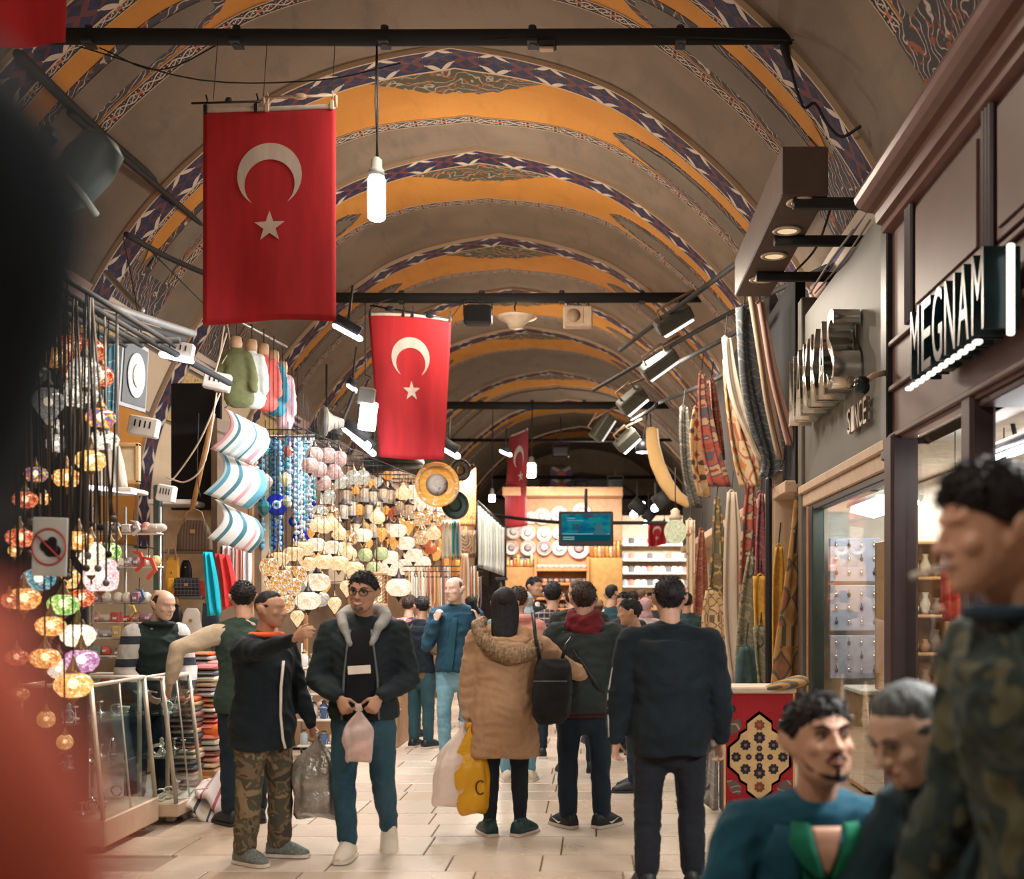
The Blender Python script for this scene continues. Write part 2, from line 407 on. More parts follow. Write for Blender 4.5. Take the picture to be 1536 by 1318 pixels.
def base_vault(y0, agrid):
    m = MB(); n = len(SALL)
    vs = [vp(s, y0+a) for a in agrid for s in SALL]; fs = []
    for i in range(len(agrid)-1):
        for j in range(n-1):
            fs.append((i*n+j, i*n+j+1, (i+1)*n+j+1, (i+1)*n+j))
    m.add(vs, fs); return m
def strip(y0, fa, s0, s1, lift, mat_, name, par, sgn=1, nu=1, edge=True):
    """painted strip on the vault; fa(s) -> (a0, a1) across, from arc length s0 to s1"""
    ss = [s0]+[s for s in SG if s0+.03 < s < s1-.03]+[s1]; m = MB(); n = nu+1; vs = []; uv = []
    for s in ss:
        a0, a1 = fa(s)
        for k in range(n):
            a = a0+(a1-a0)*k/nu; vs.append(vp(sgn*s, y0+a, lift)); uv.append((k/nu, s*sgn+20))
    nn = len(ss)
    fs = [(i*n+k, i*n+k+1, (i+1)*n+k+1, (i+1)*n+k) for i in range(nn-1) for k in range(nu)]
    if edge:                                            # side walls down to the plaster: the strip has thickness
        b = len(vs)
        for i, s in enumerate(ss):
            a0, a1 = fa(s); vs += [vp(sgn*s, y0+a0, -.01), vp(sgn*s, y0+a1, -.01)]; uv += [uv[i*n], uv[i*n+nu]]
        for i in range(nn-1):
            fs += [(b+2*i, i*n, (i+1)*n, b+2*i+2), (i*n+nu, b+2*i+1, b+2*i+3, (i+1)*n+nu)]
    m.add(vs, fs, 0, uv); o = m.build(name, mat_, par, smooth=False); return o
def smoothstep(a, b, x):
    t = min(1, max(0, (x-a)/(b-a))); return t*t*(3-2*t)
ceil_m = MB()
for y0, y1 in zip(BAYS, BAYS[1:]):
    b = base_vault(y0, [a for a in AG if a < 1.7]+[1.63+(y1-y0-1.63)*q for q in (.17, .34, .5, .67, .84, 1)]); ceil_m.add(b.v, b.f)
ceiling = tag(ceil_m.build('ceiling', M_PLA, smooth=True), 'long pointed barrel vault of stained brown plaster with painted ribs', kind='structure')
for k, y0 in enumerate(BAYS[:-1]):
    BL = BAYS[k+1]-y0
    far = y0 > 28
    for sg in (1, -1):
        # blue rib, proud of the plaster
        strip(y0, lambda s: (0, .42), 0, SMAX-.05, .05, M_BLUE, 'blue_painted_rib', ceiling, sg, 2)
        if y0 < 3: continue
        # orange field tapering to a point low on the haunch
        strip(y0, lambda s: (.42+.14*smoothstep(1.6, 2.6, s), 1.46-.62*smoothstep(1.5, 2.4, s)-.14*smoothstep(3.5, 4.05, s)*0), 0, 3.9, .012, M_ORA, 'orange_panel', ceiling, sg, 4)
        strip(y0, lambda s: (.56+.15*smoothstep(3.9, 4.25, s), .84-.13*smoothstep(3.9, 4.25, s)), 3.9, 4.25, .012, M_ORA, 'orange_point', ceiling, sg, 2)
        strip(y0, lambda s: (.42, .42+.14*smoothstep(1.6, 2.6, s)), 1.6, 4.3, .018, M_ORN, 'ornament_border', ceiling, sg)
        # long oval panel with its ornament ring, thin orange strip beside it
        strip(y0, lambda s: (1.46-.62*smoothstep(1.5, 2.4, s), 1.46), 1.5, 4.3, .010, M_ORA, 'orange_panel', ceiling, sg, 3)
        def oval(s, e=0.0):
            h = .30*math.sqrt(max(0, 1-max(0, (2.75-s)/.95)**2)); return 1.13-max(0.003, h-e), 1.13+max(.003, h-e)
        strip(y0, lambda s: oval(s), 1.80, 4.3, .018, M_SPAN, 'oval_ring', ceiling, sg, 3)
        strip(y0, lambda s: oval(s, .10), 1.98, 4.3, .024, M_GREY, 'oval_panel', ceiling, sg, 3)
        strip(y0, lambda s: (1.46, 1.64), 0, 4.4, .02, M_ORN, 'ornament_border', ceiling, sg)
        strip(y0, lambda s: (.42, 1.64), 4.25, 4.75, .022, M_SPAN, 'spandrel_panel', ceiling, sg, 4)
        if not far:
            strip(y0, lambda s: (.42, BL), 4.75, 5.0, .03, M_TAS, 'tassel_trim', ceiling, sg, 8)
            strip(y0, lambda s: (.5, 1.6), 5.05, 5.75, .024, M_GOLD, 'script_panel', ceiling, sg, 4)
            strip(y0, lambda s: (1.9, BL-.1), 5.05, 5.75, .024, M_CREAM, 'script_panel', ceiling, sg, 4)
            strip(y0, lambda s: (.42, 1.5), 5.8, SMAX-.05, .02, M_CREAM, 'lower_field', ceiling, sg, 4)
            strip(y0, lambda s: (1.5, BL), 5.8, SMAX-.05, .015, M_ORA, 'lower_field', ceiling, sg, 4)
    if y0 > 3:                                            # crest at the crown: scalloped lens
        m = MB(); N = 28; vs = [vp(0, y0+.42, .026)]; prev = None
        pts = []
        for i in range(N+1):
            s = -1.05+2.1*i/N; w = .42*max(0, 1-abs(s/1.05)**1.6)*(1+.07*math.cos(i*2.2))
            pts.append((s, w))
        rows = []
        for s, w in pts: rows.append([vp(s, y0+.42+w*q, .026) for q in (0, .5, 1)])
        m.loft(rows, closed=False); m.build('crest', M_CREST, ceiling)
# ---------------------------------------------------------------- outer walls and floor
m = MB()
ZS = APEX-_d[-1]
def wall_strip(sg, name):
    m = MB(); ys = [Y0+k*1.5 for k in range(int(49/1.5)+1)]
    rows = [[V((cx(y)+sg*4.42, y, z)) for y in ys] for z in (-.05, 1.2, ZS+.05)]
    m.loft(rows, closed=False); return tag(m.build(name, M_CREAM), kind='structure')
wall_strip(-1, 'wall_left'); wall_strip(1, 'wall_right')
def m_stone():
    t = NT('floor_stone'); co = t.coord(); rnd = t.n('ObjectInfo').outputs['Random']
    off = t.n('CombineXYZ', {0: t.math('MULTIPLY', rnd, 37), 1: t.math('MULTIPLY', rnd, 91), 2: 0.0}).outputs[0]
    p = t.n('VectorMath', {0: co, 1: off}, operation='ADD').outputs[0]
    a = t.noise(p, 1.6, 5, dist=.5); b = t.noise(t.scale(p, (1, 4, 1)), 3, 4); g = t.noise(p, 26, 3)
    c = t.ramp(rnd, [(0, (.56, .45, .34)), (.3, (.66, .56, .45)), (.55, (.58, .44, .32)), (.8, (.69, .60, .50)), (1, (.46, .38, .30))])
    c = t.mix(t.ramp(a, [(.42, (0, 0, 0)), (.75, (.55, .55, .55))]), c, (.44, .34, .26))
    c = t.mix(t.math('MULTIPLY', b, .25), c, (.76, .66, .54)); c = t.mix(t.math('MULTIPLY', g, .16), c, (.30, .24, .20))
    return t.bsdf(c, t.math('ADD', t.math('MULTIPLY', a, .25), .16), 0, g, .08, .003, **{'Specular IOR Level': .5})
M_STONE = m_stone(); M_JOINT = mat('floor_joint', (.34, .27, .21), .9)
m = MB(); m.box((-.9, 18, -.06), (12, 60, .08)); floor = tag(m.build('floor', M_JOINT), 'worn beige marble slab floor of the bazaar street', kind='structure')
TILES = []
y = 5.6; row = 0
while y < 30:
    h = .42 if row % 3 else .55; x = -3.3+(.37*(row*7 % 3))
    while x < 2.0:
        w = R.choice((.55, .7, .85, 1.0)); TILES.append((x, y, min(w, 2.05-x), h)); x += w
    y += h; row += 1
tm = {}
rest = MB()
for i, (x, y, w, h) in enumerate(TILES):
    if w < .1: continue
    lift = R.uniform(-.001, .0012)
    if i < 250:
        key = (round(w, 2), h)
        if key not in tm:
            mm = MB(); mm.bbox((0, 0, -.012), (w-.010, h-.010, .024), .004); tm[key] = mm.mesh('tile', M_STONE)
        o = bpy.data.objects.new('tile', tm[key]); C.objects.link(o); o.parent = floor; o.location = (x+w/2, y+h/2, lift)
    else: rest.bbox((x+w/2, y+h/2, -.012+lift), (w-.010, h-.010, .024), .004)
tag(rest.build('far_tiles', M_STONE, floor), kind='stuff')
# ---------------------------------------------------------------- tie beams across the vault
M_IRON = mat('black_iron', (.011, .012, .014), .8); M_CHAIN = mat('chain_black', (.006, .006, .007), .95)
M_DARK = mat('dark_metal', (.02, .022, .025), .65)
def beam(y, x0, x1, z, r, label):
    m = MB(); m.tube([(x0, y, z), ((x0+x1)/2, y, z-.015), (x1, y, z)], (r, r), 10)
    o = tag(m.build('tie_beam', M_IRON, smooth=True), label, 'beam', kind='structure')
    for k in range(5):
        q = MB(); xx = x0+(x1-x0)*(k+.7)/5.6; q.tube([(xx, y, z-r*1.25), (xx, y, z+r*1.25)], .5*r, 6); q.box((xx, y, z-r), (.08, r*2.4, .02)); q.build('clamp', M_DARK, o)
    return o
b1 = beam(8.85, -4.75, 1.72, 5.98, .062, 'thick black tie beam spanning the vault above the first flag')
b2 = beam(16.4, -4.75, 1.75, 5.98, .075, 'black tie beam carrying the white speaker and the dish')
b3 = beam(25.3, -4.5, 2.0, 5.98, .085, 'third black tie beam beyond the second flag')
b4 = beam(30.7, -4.2, 2.4, 5.98, .045, 'thin far tie beam behind the third flag')
b5 = beam(39.0, -3.6, 3.2, 5.9, .06, 'far tie beam below the closing arch')
b6 = beam(41.0, -3.8, 3.4, 5.4, .07, 'farthest tie beam above the television')
# end arch and wall closing the street
m = MB(); rows = []
m2 = MB()
ye = 42.6
outer = [vp(s, ye) for s in SALL]; inner = []
ctr = V((cx(ye), ye, 0))
for s in SALL:
    p = vp(s, ye); q = V((ctr.x+(p.x-ctr.x)*.80, ye, 1.0+(p.z-1.0)*.86)); inner.append(q)
m.loft([[p+V((0, 0, .3)) for p in outer], inner, [q+V((0, 1.2, 0)) for q in inner]], closed=False)
tag(m.build('trim_1', m_plaster('arch_plaster', (.34, .27, .20), (.42, .34, .25), (.25, .2, .16)), smooth=False), 'plain plaster arch closing the far end of the vault', kind='structure')
m = MB(); m.box((ctr.x, ye+3.2, 3.5), (10, .2, 8)); tag(m.build('wall_back', m_scroll('far_wall_paint', (.30, .22, .17), (.42, .34, .28), (.12, .10, .3))), kind='structure')
m = MB(); m.box((-1.5, -5.8, 4), (9, .2, 8)); tag(m.build('wall_front', M_PLA), kind='structure')
# ================================================================ RIGHT SIDE: shopfronts
M_MAH = mat('mahogany_paint', (.115, .058, .052), .45, 0, .10, 4)
M_MAHD = mat('dark_mahogany', (.045, .028, .032), .45)
M_STEEL = mat('brushed_steel', (.34, .34, .31), .38, .75, .08, 3); M_SIGNB = mat('sign_board_steel', (.115, .115, .10), .55, .15, .1, 2)
M_BLK = mat('black_frame', (.014, .016, .020), .4, .2)
M_COPPER = mat('copper_frame', (.62, .34, .20), .35, .6)
M_CHROME = mat('chrome', (.75, .74, .70), .12, 1.0)
M_LIT = emit('white_letter_light', (1, .93, .82), 1.6)
M_BEIGE = mat('beige_trim', (.55, .40, .28), .5)
M_WHITEW = mat('shop_white', (.80, .74, .66), .6)
M_WOOD = mat('shop_wood', (.42, .22, .10), .5)
def glass_mat(name, tint=(.92, .96, .96), g=.06):
    t = NT(name); lw = t.math('MULTIPLY', t.math('POWER', t.n('LayerWeight', {'Blend': .5}).outputs['Facing'], 5), .75)
    a = t.n('BsdfTransparent', {'Color': tint}).outputs[0]; b = t.n('BsdfGlossy', {'Color': (1, 1, 1), 'Roughness': .02}).outputs[0]
    return t.surf(t.n('MixShader', {0: t.math('ADD', lw, g*.3, clamp=True), 1: a, 2: b}).outputs[0])
M_GLASS = glass_mat('shop_glass')
def rbox(m, x0, x1, y0, y1, z0, z1, b=.006, mi=0):
    m.bbox(((x0+x1)/2, (y0+y1)/2, (z0+z1)/2), (abs(x1-x0), abs(y1-y0), abs(z1-z0)), b, None, mi)
XF = 2.0
# mahogany shop: y 3.0 .. 7.55
t = thing('shopfront', (XF+.3, 5.2, 0), 'mahogany panelled shopfront with heavy round cornice and doorway, behind the standing man in camouflage shirt', 'shopfront')
m = MB(); rbox(m, XF, XF+.25, 2.2, 7.6, 2.62, 4.05)
m.build('fascia', M_MAH, t, world=True)
for (y0, y1, z0, z1) in ((5.75, 6.95, 3.32, 3.98), (4.35, 5.55, 3.32, 3.98), (2.9, 4.15, 3.32, 3.98)):
    m = MB(); rbox(m, XF-.025, XF, y0, y1, z0, z1); rbox(m, XF-.04, XF-.02, y0+.05, y1-.05, z0+.05, z1-.05, .01); m.build('panel', M_MAH, t, world=True)
for y in (7.06, 5.65, 4.25):
    m = MB()
    for q in (-.045, 0, .045): m.tube([(XF-.03, y+q, 3.3), (XF-.03, y+q, 4.02)], .022, 8)
    m.build('fluted_pilaster', M_MAHD, t, world=True)
for z in (3.28, 2.66, 2.98):
    m = MB(); rbox(m, XF-.03, XF, 2.2, 7.6, z-.018, z+.018, .01); m.build('moulding', M_MAH, t, world=True)
m = MB()                                               # cornice: half-round on stepped fillets
prof = [(XF, 4.02), (XF-.06, 4.04), (XF-.06, 4.09), (XF-.10, 4.10), (XF-.11, 4.16)]
for a in range(9):
    q = PI*a/8; prof.append((XF-.12-.13*math.sin(q), 4.26-.09*math.cos(q)))
prof += [(XF-.14, 4.40), (XF+.02, 4.42)]
m.loft([[V((x, yy, z)) for x, z in prof] for yy in (2.0, 4, 6, 7.62)])
m.build('cornice', mat('mahogany_gloss', (.17, .085, .075), .3), t, world=True)
m = MB(); rbox(m, XF-.06, XF+.12, 7.38, 7.58, 0, 2.66, .02); rbox(m, XF-.08, XF+.12, 7.40, 7.56, 0, .22, .02); m.build('column', M_MAHD, t, world=True)
m = MB(); rbox(m, XF-.02, XF+.12, 5.95, 6.12, 0, 2.66, .02); m.build('door_jamb', M_MAHD, t, world=True)
m = MB(); rbox(m, XF+.02, XF+.06, 6.12, 7.38, .45, 2.62, .01); 
gl = MB(); gl.box((XF+.04, 6.75, 1.50), (.012, 1.26, 2.2)); gl.build('window_pane', M_GLASS, t, world=True)
m = MB(); rbox(m, XF-.05, XF+.1, 6.12, 7.38, .0, .40, .015); m.build('plinth', M_MAHD, t, world=True)
m = MB(); rbox(m, XF+.55, XF+.60, 3.0, 6.0, 0, 2.6); rbox(m, XF+.02, XF+.6, 2.9, 3.05, 0, 2.6); m.build('recessed_door', M_MAH, t, world=True)
m = MB(); rbox(m, XF+.02, XF+.6, 3.0, 5.95, 2.58, 2.62); m.build('door_soffit', M_MAHD, t, world=True)
for y in (5.55, 4.6):
    m = MB(); m.lathe([(.075, 0), (.075, .012), (.055, .014)], 16, (XF+.28, y, 2.565)); d = m.build('soffit_ring', M_BEIGE, t, True, True)
    m = MB(); m.lathe([(.052, 0), (.052, .01)], 14, (XF+.28, y, 2.567)); m.build('soffit_lamp', emit('soffit_lamp', (1, .85, .65), 9), d and t, True, True)
# raised letters (seen edge-on) on the fascia
def letters(txt, y_near, y_far, zc, h, mats, label, depth=.10, name='shop_sign', x=XF, edge=None):
    t = thing(name, (x, (y_near+y_far)/2, zc), label, 'sign')
    n = len(txt); st = (y_far-y_near)/n
    for i, ch in enumerate(txt):
        me = text_mesh(ch, h*1.38, depth/2); yy = y_far-(i+.5)*st
        me.materials.clear(); me.materials.append(mats)
        o = bpy.data.objects.new('letter', me); C.objects.link(o); o.parent = t
        o.location = (-depth/2-.02, yy-t.location.y, 0); o.rotation_euler = (PI/2, 0, -PI/2); xs = [v.co.x for v in me.vertices]; o.scale = (st*.80/(max(xs)-min(xs)), 1, 1)
        if edge:
            b = MB(); b.bbox((0, 0, 0), (.04, st*.22, .022), .006); e = b.build('lamp_foot', edge, t); e.location = (-depth-.02, yy-t.location.y, -h*.53); e2 = e.copy(); C.objects.link(e2); e2.location.y += st*.5
    return t
sg = letters('MEGNAM', 5.18, 6.42, 2.98, .40, mat('sign_side', (.012, .035, .042), .25, .3), 'dark raised letters with glowing white feet on the mahogany fascia', .17, edge=M_LIT, x=XF-.02)
m = MB(); m.bbox((XF-.10, 5.16, 2.98), (.035, .025, .42), .006); m.build('lit_end', M_LIT, sg, False, True)
# steel sign-board shop: y 7.65 .. 10.9
t = thing('shopfront', (XF+.3, 9.2, 0), 'jewellery shopfront under a brushed steel sign board, copper edged glass', 'shopfront')
m = MB(); rbox(m, XF, XF+.12, 7.68, 10.75, 2.66, 4.28, .01); m.build('sign_board', M_SIGNB, t, world=True)
m = MB(); rbox(m, XF-.04, XF+.14, 7.58, 7.74, 2.52, 4.3, .01); m.build('end_post', M_BLK, t, world=True)
m = MB(); rbox(m, XF-.03, XF+.12, 10.72, 10.92, 0, 4.45, .01); m.build('end_post', mat('grey_post', (.12, .11, .09), .5), t, world=True)
m = MB(); rbox(m, XF-.05, XF+.12, 7.62, 10.8, 2.58, 2.66, .01); m.build('ledge', M_BEIGE, t, world=True)
m = MB(); rbox(m, XF-.02, XF+.1, 7.62, 10.75, 2.46, 2.58, .01); m.build('head_rail', M_BEIGE, t, world=True)
m = MB(); rbox(m, XF+.0, XF+.10, 7.62, 10.6, 2.40, 2.46, .008); m.build('head_frame', M_BLK, t, world=True)
m = MB(); rbox(m, XF-.01, XF+.08, 10.52, 10.60, 0, 2.46, .01); m.build('copper_edge', M_COPPER, t, world=True)
m = MB(); rbox(m, XF-.01, XF+.10, 10.30, 10.50, 0, 2.44, .01); m.build('door_stile', mat('green_black', (.03, .045, .04), .3, .3), t, world=True)
m = MB(); rbox(m, XF+.02, XF+.10, 7.60, 7.70, 0, 2.44, .01); m.build('mullion', mat('steel_mullion', (.45, .42, .38), .35, .6), t, world=True)
gl = MB(); gl.box((XF+.05, 9.0, 1.28), (.012, 2.6, 2.24)); gl.build('window_pane', M_GLASS, t, world=True)
letters('NAKKAS', 8.35, 10.35, 3.42, .62, M_CHROME, 'tall chrome letters on the brushed steel sign board', .20, x=XF)
letters('SINCE', 8.1, 8.72, 2.93, .20, mat('bronze_letter', (.30, .24, .18), .35, .7), 'small bronze word under the tall chrome letters', .03, x=XF)
# camera on the end post
t = thing('security_camera', (XF-.05, 7.62, 3.1), 'small round black security camera on the post between the shops', 'camera')
m = MB(); m.ball((XF-.20, 7.6, 3.0), .055, 14, 9); m.build('dome', mat('lens_black', (.01, .03, .035), .08), t, True, True)
m = MB(); m.tube([(XF-.19, 7.6, 3.03), (XF-.12, 7.6, 3.08), (XF-.04, 7.62, 3.10)], .02, 8); m.build('arm', M_BEIGE, t, True, True)
m = MB(); m.lathe([(.05, -.02), (.05, .012), (.03, .03)], 12, (XF-.2, 7.6, 3.04)); m.build('housing', M_BLK, t, True, True)
# ---------------------------------------------------------------- inside the jewellery shop
t = thing('shop_interior', (3.2, 9.2, 0), 'pale lit jewellery shop room behind the glass', 'room')
m = MB(); rbox(m, 2.1, 2.88, 10.62, 10.70, 0, 2.6); m.build('far_wall', M_WHITEW, t, world=True)
m = MB(); rbox(m, 2.84, 2.90, 5.0, 10.7, 0, 2.6); m.build('side_wall', M_WHITEW, t, world=True)
m = MB(); rbox(m, 2.1, 2.88, 3.4, 10.7, 2.62, 2.68); m.build('shop_ceiling', M_WHITEW, t, world=True)
m = MB(); rbox(m, 2.62, 2.88, 3.3, 3.4, 0, 2.6); m.build('near_wall', M_WOOD, t, world=True)
for k, (z0, z1) in enumerate(((1.75, 2.15), (1.30, 1.72), (.86, 1.26))):
    b = thing('jewellery_panel', (2.35, 10.3, z0), ('topmost', 'middle', 'lowest')[k]+' pale blue panel of earrings behind the jewellery shop glass', 'display panel', 'earring panels in the jewellery window')
    m = MB(); rbox(m, 2.16, 2.62, 10.36, 10.40, z0, z1, .008); m.build('board', mat('pale_blue_board', (.50, .54, .68), .5), b, world=True)
    for i in range(4):
        for j in range(3):
            e = MB(); x = 2.22+i*.115; z = z0+.08+j*.125; e.ball((x, 10.345, z), (.016, .01, .022), 8, 5); e.tube([(x, 10.35, z+.02), (x, 10.35, z+.05)], .004, 5); e.build('earring', M_CHROME if (i+j) % 3 else mat('black_stone', (.03, .03, .04), .2), b, True, True)
b = thing('lit_ceiling_panel', (2.4, 9.4, 2.35), 'slanting bright lamp panel inside the jewellery shop', 'lamp')
m = MB(); m.box((2.42, 9.5, 2.36), (.22, 1.4, .03), Matrix.Rotation(.25, 3, 'Y')); m.build('diffuser', emit('panel_light', (1, .93, .86), 14), b, world=True)
m = MB(); m.box((2.42, 9.5, 2.40), (.27, 1.46, .04), Matrix.Rotation(.25, 3, 'Y')); m.build('lamp_frame', M_STEEL, b, world=True)
for k, (x, y, z, w, h) in enumerate(((2.52, 9.6, .55, .5, .5), (2.55, 8.4, .55, .6, .5))):
    b = thing('display_counter', (x, y, 0), ('wooden shop counter with necklace stand, farther one', 'wooden shop counter nearer the mahogany column')[k], 'counter')
    m = MB(); rbox(m, x-.3, x+.26, y-.3, y+.3, 0, .8, .01); m.build('body', M_WOOD, b, world=True)
    m = MB(); rbox(m, x-.33, x+.28, y-.33, y+.33, .8, .84, .01); m.build('top', M_WHITEW, b, world=True)
    for s in range(8):
        q = MB(); xx = x-.28+s*.07; q.tube([(xx, y-.34, .74), (xx+.012, y-.35, .5), (xx+.04, y-.34, .74)], .008, 6); q.build('necklace', mat('bead_%d' % (s % 4), ((.7, .6, .45), (.5, .2, .12), (.75, .72, .68), (.35, .3, .2))[s % 4], .3), b, True, True)
M_AMB = mat('amber_shelf', (.62, .33, .13), .4)
b = thing('display_cabinet', (2.75, 8.9, 0), 'tall amber wooden cabinet with wire mesh in the jewellery shop', 'cabinet')
m = MB(); rbox(m, 2.30, 2.34, 8.95, 9.25, .85, 2.05, .01); rbox(m, 2.78, 2.82, 8.95, 9.25, .85, 2.05, .01); rbox(m, 2.30, 2.82, 9.22, 9.26, .85, 2.05); m.build('carcass', M_AMB, b, world=True)
for z in (.86, 1.15, 1.45, 1.75, 2.03):
    m = MB(); rbox(m, 2.32, 2.80, 8.93, 9.24, z-.012, z+.012); m.build('shelf', M_AMB, b, world=True)
RJ = random.Random(3)
for z in (.87, 1.16, 1.46, 1.76):
    for k in range(5):
        h = RJ.uniform(.08, .2); x = 2.38+k*.09; col = RJ.choice(((.72, .6, .42), (.55, .3, .15), (.75, .7, .62), (.35, .25, .2)))
        q = MB(); q.lathe([(.02, 0), (.035, h*.2), (.045, h*.5), (.02, h*.8), (.03, h)], 10, (x, 9.05, z)); q.build('ornament', mat('orn%d' % int(col[0]*100), col, .3), b, True, True)
# window display behind the mahogany shop's pane: scarves, hats, small goods
for k, (x, y, z, h, w, col) in enumerate(((2.25, 7.05, 1.75, .62, .16, (.62, .06, .04)), (2.36, 7.15, 1.70, .7, .16, (.55, .30, .24)), (2.5, 6.9, 1.72, .7, .14, (.62, .50, .2)), (2.2, 6.6, 1.9, .5, .18, (.03, .035, .045)))):
    o = cloth([((x-w*.3, y, z+h*.5), (x+w*.3, y, z+h*.5)), ((x-w*.5, y, z), (x+w*.5, y, z)), ((x-w*.45, y, z-h*.5), (x+w*.5, y, z-h*.5))], fabric('scarf_w%d' % k, col), 'hanging_scarf', loc=(x, y, z), nf=3, amp=.02)
    tag(o, ('bright red scarf', 'dusty pink scarf', 'mustard scarf', 'black scarf')[k]+' hanging behind the mahogany shop window', 'scarf')
    rr = MB(); rr.tube([(x, y, z+h*.5-.02), (x, y, 2.62)], .004, 5); rr.build('hook_cord', M_DARK, o, loc=None).location = (-x, -y, -z)
# ---------------------------------------------------------------- light box with round downlights over the shopfronts
t = thing('light_box', (1.55, 9.5, 4.5), 'long brown box lamp with round downlights, held on arms above the steel sign', 'lamp')
M_LBOX = mat('lightbox_brown', (.085, .055, .042), .6)
m = MB(); rbox(m, 1.36, 1.70, 8.2, 10.9, 4.50, 4.86, .01); m.build('box', M_LBOX, t, world=True)
for k, y in enumerate((8.32, 8.95, 9.6, 10.3)):
    m = MB(); m.lathe([(.11, 0), (.115, -.012), (.085, -.02), (.08, -.004)], 18, (1.53, y, 4.5)); m.build('lamp_ring', mat('ring_cream', (.62, .5, .38), .4), t, True, True)
    m = MB(); m.lathe([(.078, 0), (.078, -.008)], 16, (1.53, y, 4.498)); m.build('lamp_disc', emit('dim_downlight', (1, .72, .42), .9), t, True, True)
for y in (8.25, 9.1, 10.1):
    m = MB(); rbox(m, 1.45, 2.25, y-.03, y+.03, 4.42, 4.50, .008); m.build('arm', M_BLK, t, world=True)
# dark recess wall above the carpet shop
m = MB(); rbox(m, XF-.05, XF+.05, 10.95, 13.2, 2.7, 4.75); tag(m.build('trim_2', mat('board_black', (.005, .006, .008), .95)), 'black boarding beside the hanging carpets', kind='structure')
m = MB(); rbox(m, XF+.25, XF+.3, 10.95, 24, 0, 3.0); tag(m.build('trim_3', M_CREAM), 'pale back wall of the carpet shop', kind='structure')
m = MB(); rbox(m, XF+.05, XF+.4, 13.2, 26, 2.75, 5.2); tag(m.build('trim_4', mat('brown_fascia', (.03, .025, .022), .9)), 'dark fascia above the carpet shop', kind='structure')
m = MB(); rbox(m, XF-.15, XF+.3, 10.95, 24, 2.62, 2.74, .01); tag(m.build('trim_5', M_BEIGE), 'beige ledge running above the hanging kilims', kind='structure')
# ================================================================ PEOPLE
def skin(name, col):
    t = NT(name); co = t.coord(); n = t.noise(co, 14, 3); g = t.noise(co, 60, 2)
    c = t.mix(t.ramp(n, [(.35, (0, 0, 0)), (.7, (1, 1, 1))]), tuple(k*.86 for k in col), col)
    return t.bsdf(c, .5, 0, g, .05, .002, **{'Subsurface Weight': .12, 'Subsurface Radius': (.012, .005, .003), 'Subsurface Scale': 1.0})
SK_A = skin('skin_light', (.62, .36, .25)); SK_B = skin('skin_tan', (.50, .27, .17)); SK_C = skin('skin_pale', (.68, .45, .34))
def hairm(name, col):
    t = NT(name); co = t.coord(); n = t.noise(t.scale(co, (1, 1, .25)), 90, 3)
    c = t.ramp(n, [(.3, tuple(k*.5 for k in col)), (.7, tuple(k*1.7 for k in col))])
    return t.bsdf(c, .62, 0, n, .6, .006, **{'Specular IOR Level': .3})
H_BLK = hairm('hair_black', (.012, .011, .013)); H_BRN = hairm('hair_brown', (.035, .022, .016)); H_GRY = hairm('hair_grey', (.085, .095, .10)); H_LBR = hairm('hair_light_brown', (.10, .06, .04))
H_STUB = hairm('hair_stubble', (.10, .075, .06))
M_EYEW = mat('eye_white', (.50, .45, .41), .35); M_EYED = mat('eye_dark', (.02, .014, .012), .15); M_LIP = mat('lip', (.40, .17, .14), .5); M_TEETH = mat('teeth', (.80, .74, .66), .35)
HZ = [-.50, -.465, -.41, -.33, -.23, -.10, .04, .18, .30, .39, .455, .495]
HRX = [.10, .18, .235, .275, .305, .325, .335, .335, .305, .245, .16, .06]
HRY = [.08, .17, .23, .295, .345, .395, .42, .43, .395, .32, .21, .07]
HCY = [-.22, -.185, -.15, -.10, -.055, -.015, .005, .015, .02, .025, .03, .03]
def hsurf(z): return [float(np.interp(z, HZ, a)) for a in (HRX, HRY, HCY)]
class Fr:
    """local frame: origin + rotation, for heads"""
    def __init__(s, o, rot, sc): s.o = V(o); s.r = rot; s.s = sc
    def __call__(s, x, y, z): return s.o+s.r @ V((x*s.s, y*s.s, z*s.s))
def head_mesh(mb, f, female=False):
    rings = []
    for z, rx, ry, cy in zip(HZ, HRX, HRY, HCY):
        rr = []
        for k in range(20):
            a = 2*PI*k/20; ca, sa = math.cos(a), math.sin(a)
            front = max(0, -sa)
            x = rx*math.copysign(abs(ca)**.9, ca); y = cy+ry*math.copysign(abs(sa)**.85, sa)
            if .0 < z < .12: y += .025*front*(abs(ca) > .25)          # eye sockets
            rr.append(f(x, y, z))
        rings.append(rr)
    mb.loft(rings)
    mb.tube([f(0, -.40, .09), f(0, -.455, -.03), f(0, -.50, -.115)], [(.035*f.s, .03*f.s), (.042*f.s, .04*f.s), (.062*f.s, .045*f.s)], 8, round=True)
    mb.tube([f(-.055, -.44, -.125), f(.055, -.44, -.125)], .042*f.s, 7, round=True)
    mb.tube([f(-.20, -.345, .135), f(-.08, -.40, .125), f(.08, -.40, .125), f(.20, -.345, .135)], .036*f.s, 7, round=True)
    for sx in (-1, 1):
        mb.ball(f(sx*.19, -.27, -.09), .11*f.s, 9, 6)
        mb.tube([f(sx*.335, .0, -.13), f(sx*.385, .06, .0), f(sx*.405, .11, .09)], [(.035*f.s, .05*f.s), (.042*f.s, .085*f.s), (.035*f.s, .08*f.s)], 8, ref=f.r @ V((1, 0, 0)), round=True); mb.tube([f(sx*.40, .10, -.08), f(sx*.445, .15, .05), f(sx*.43, .12, .14)], .028*f.s, 7, round=True)
    mb.tube([f(-.08, -.395, -.235), f(.08, -.395, -.235)], .038*f.s, 7, round=True)
    mb.ball(f(0, -.33, -.415), .085*f.s, 9, 6)
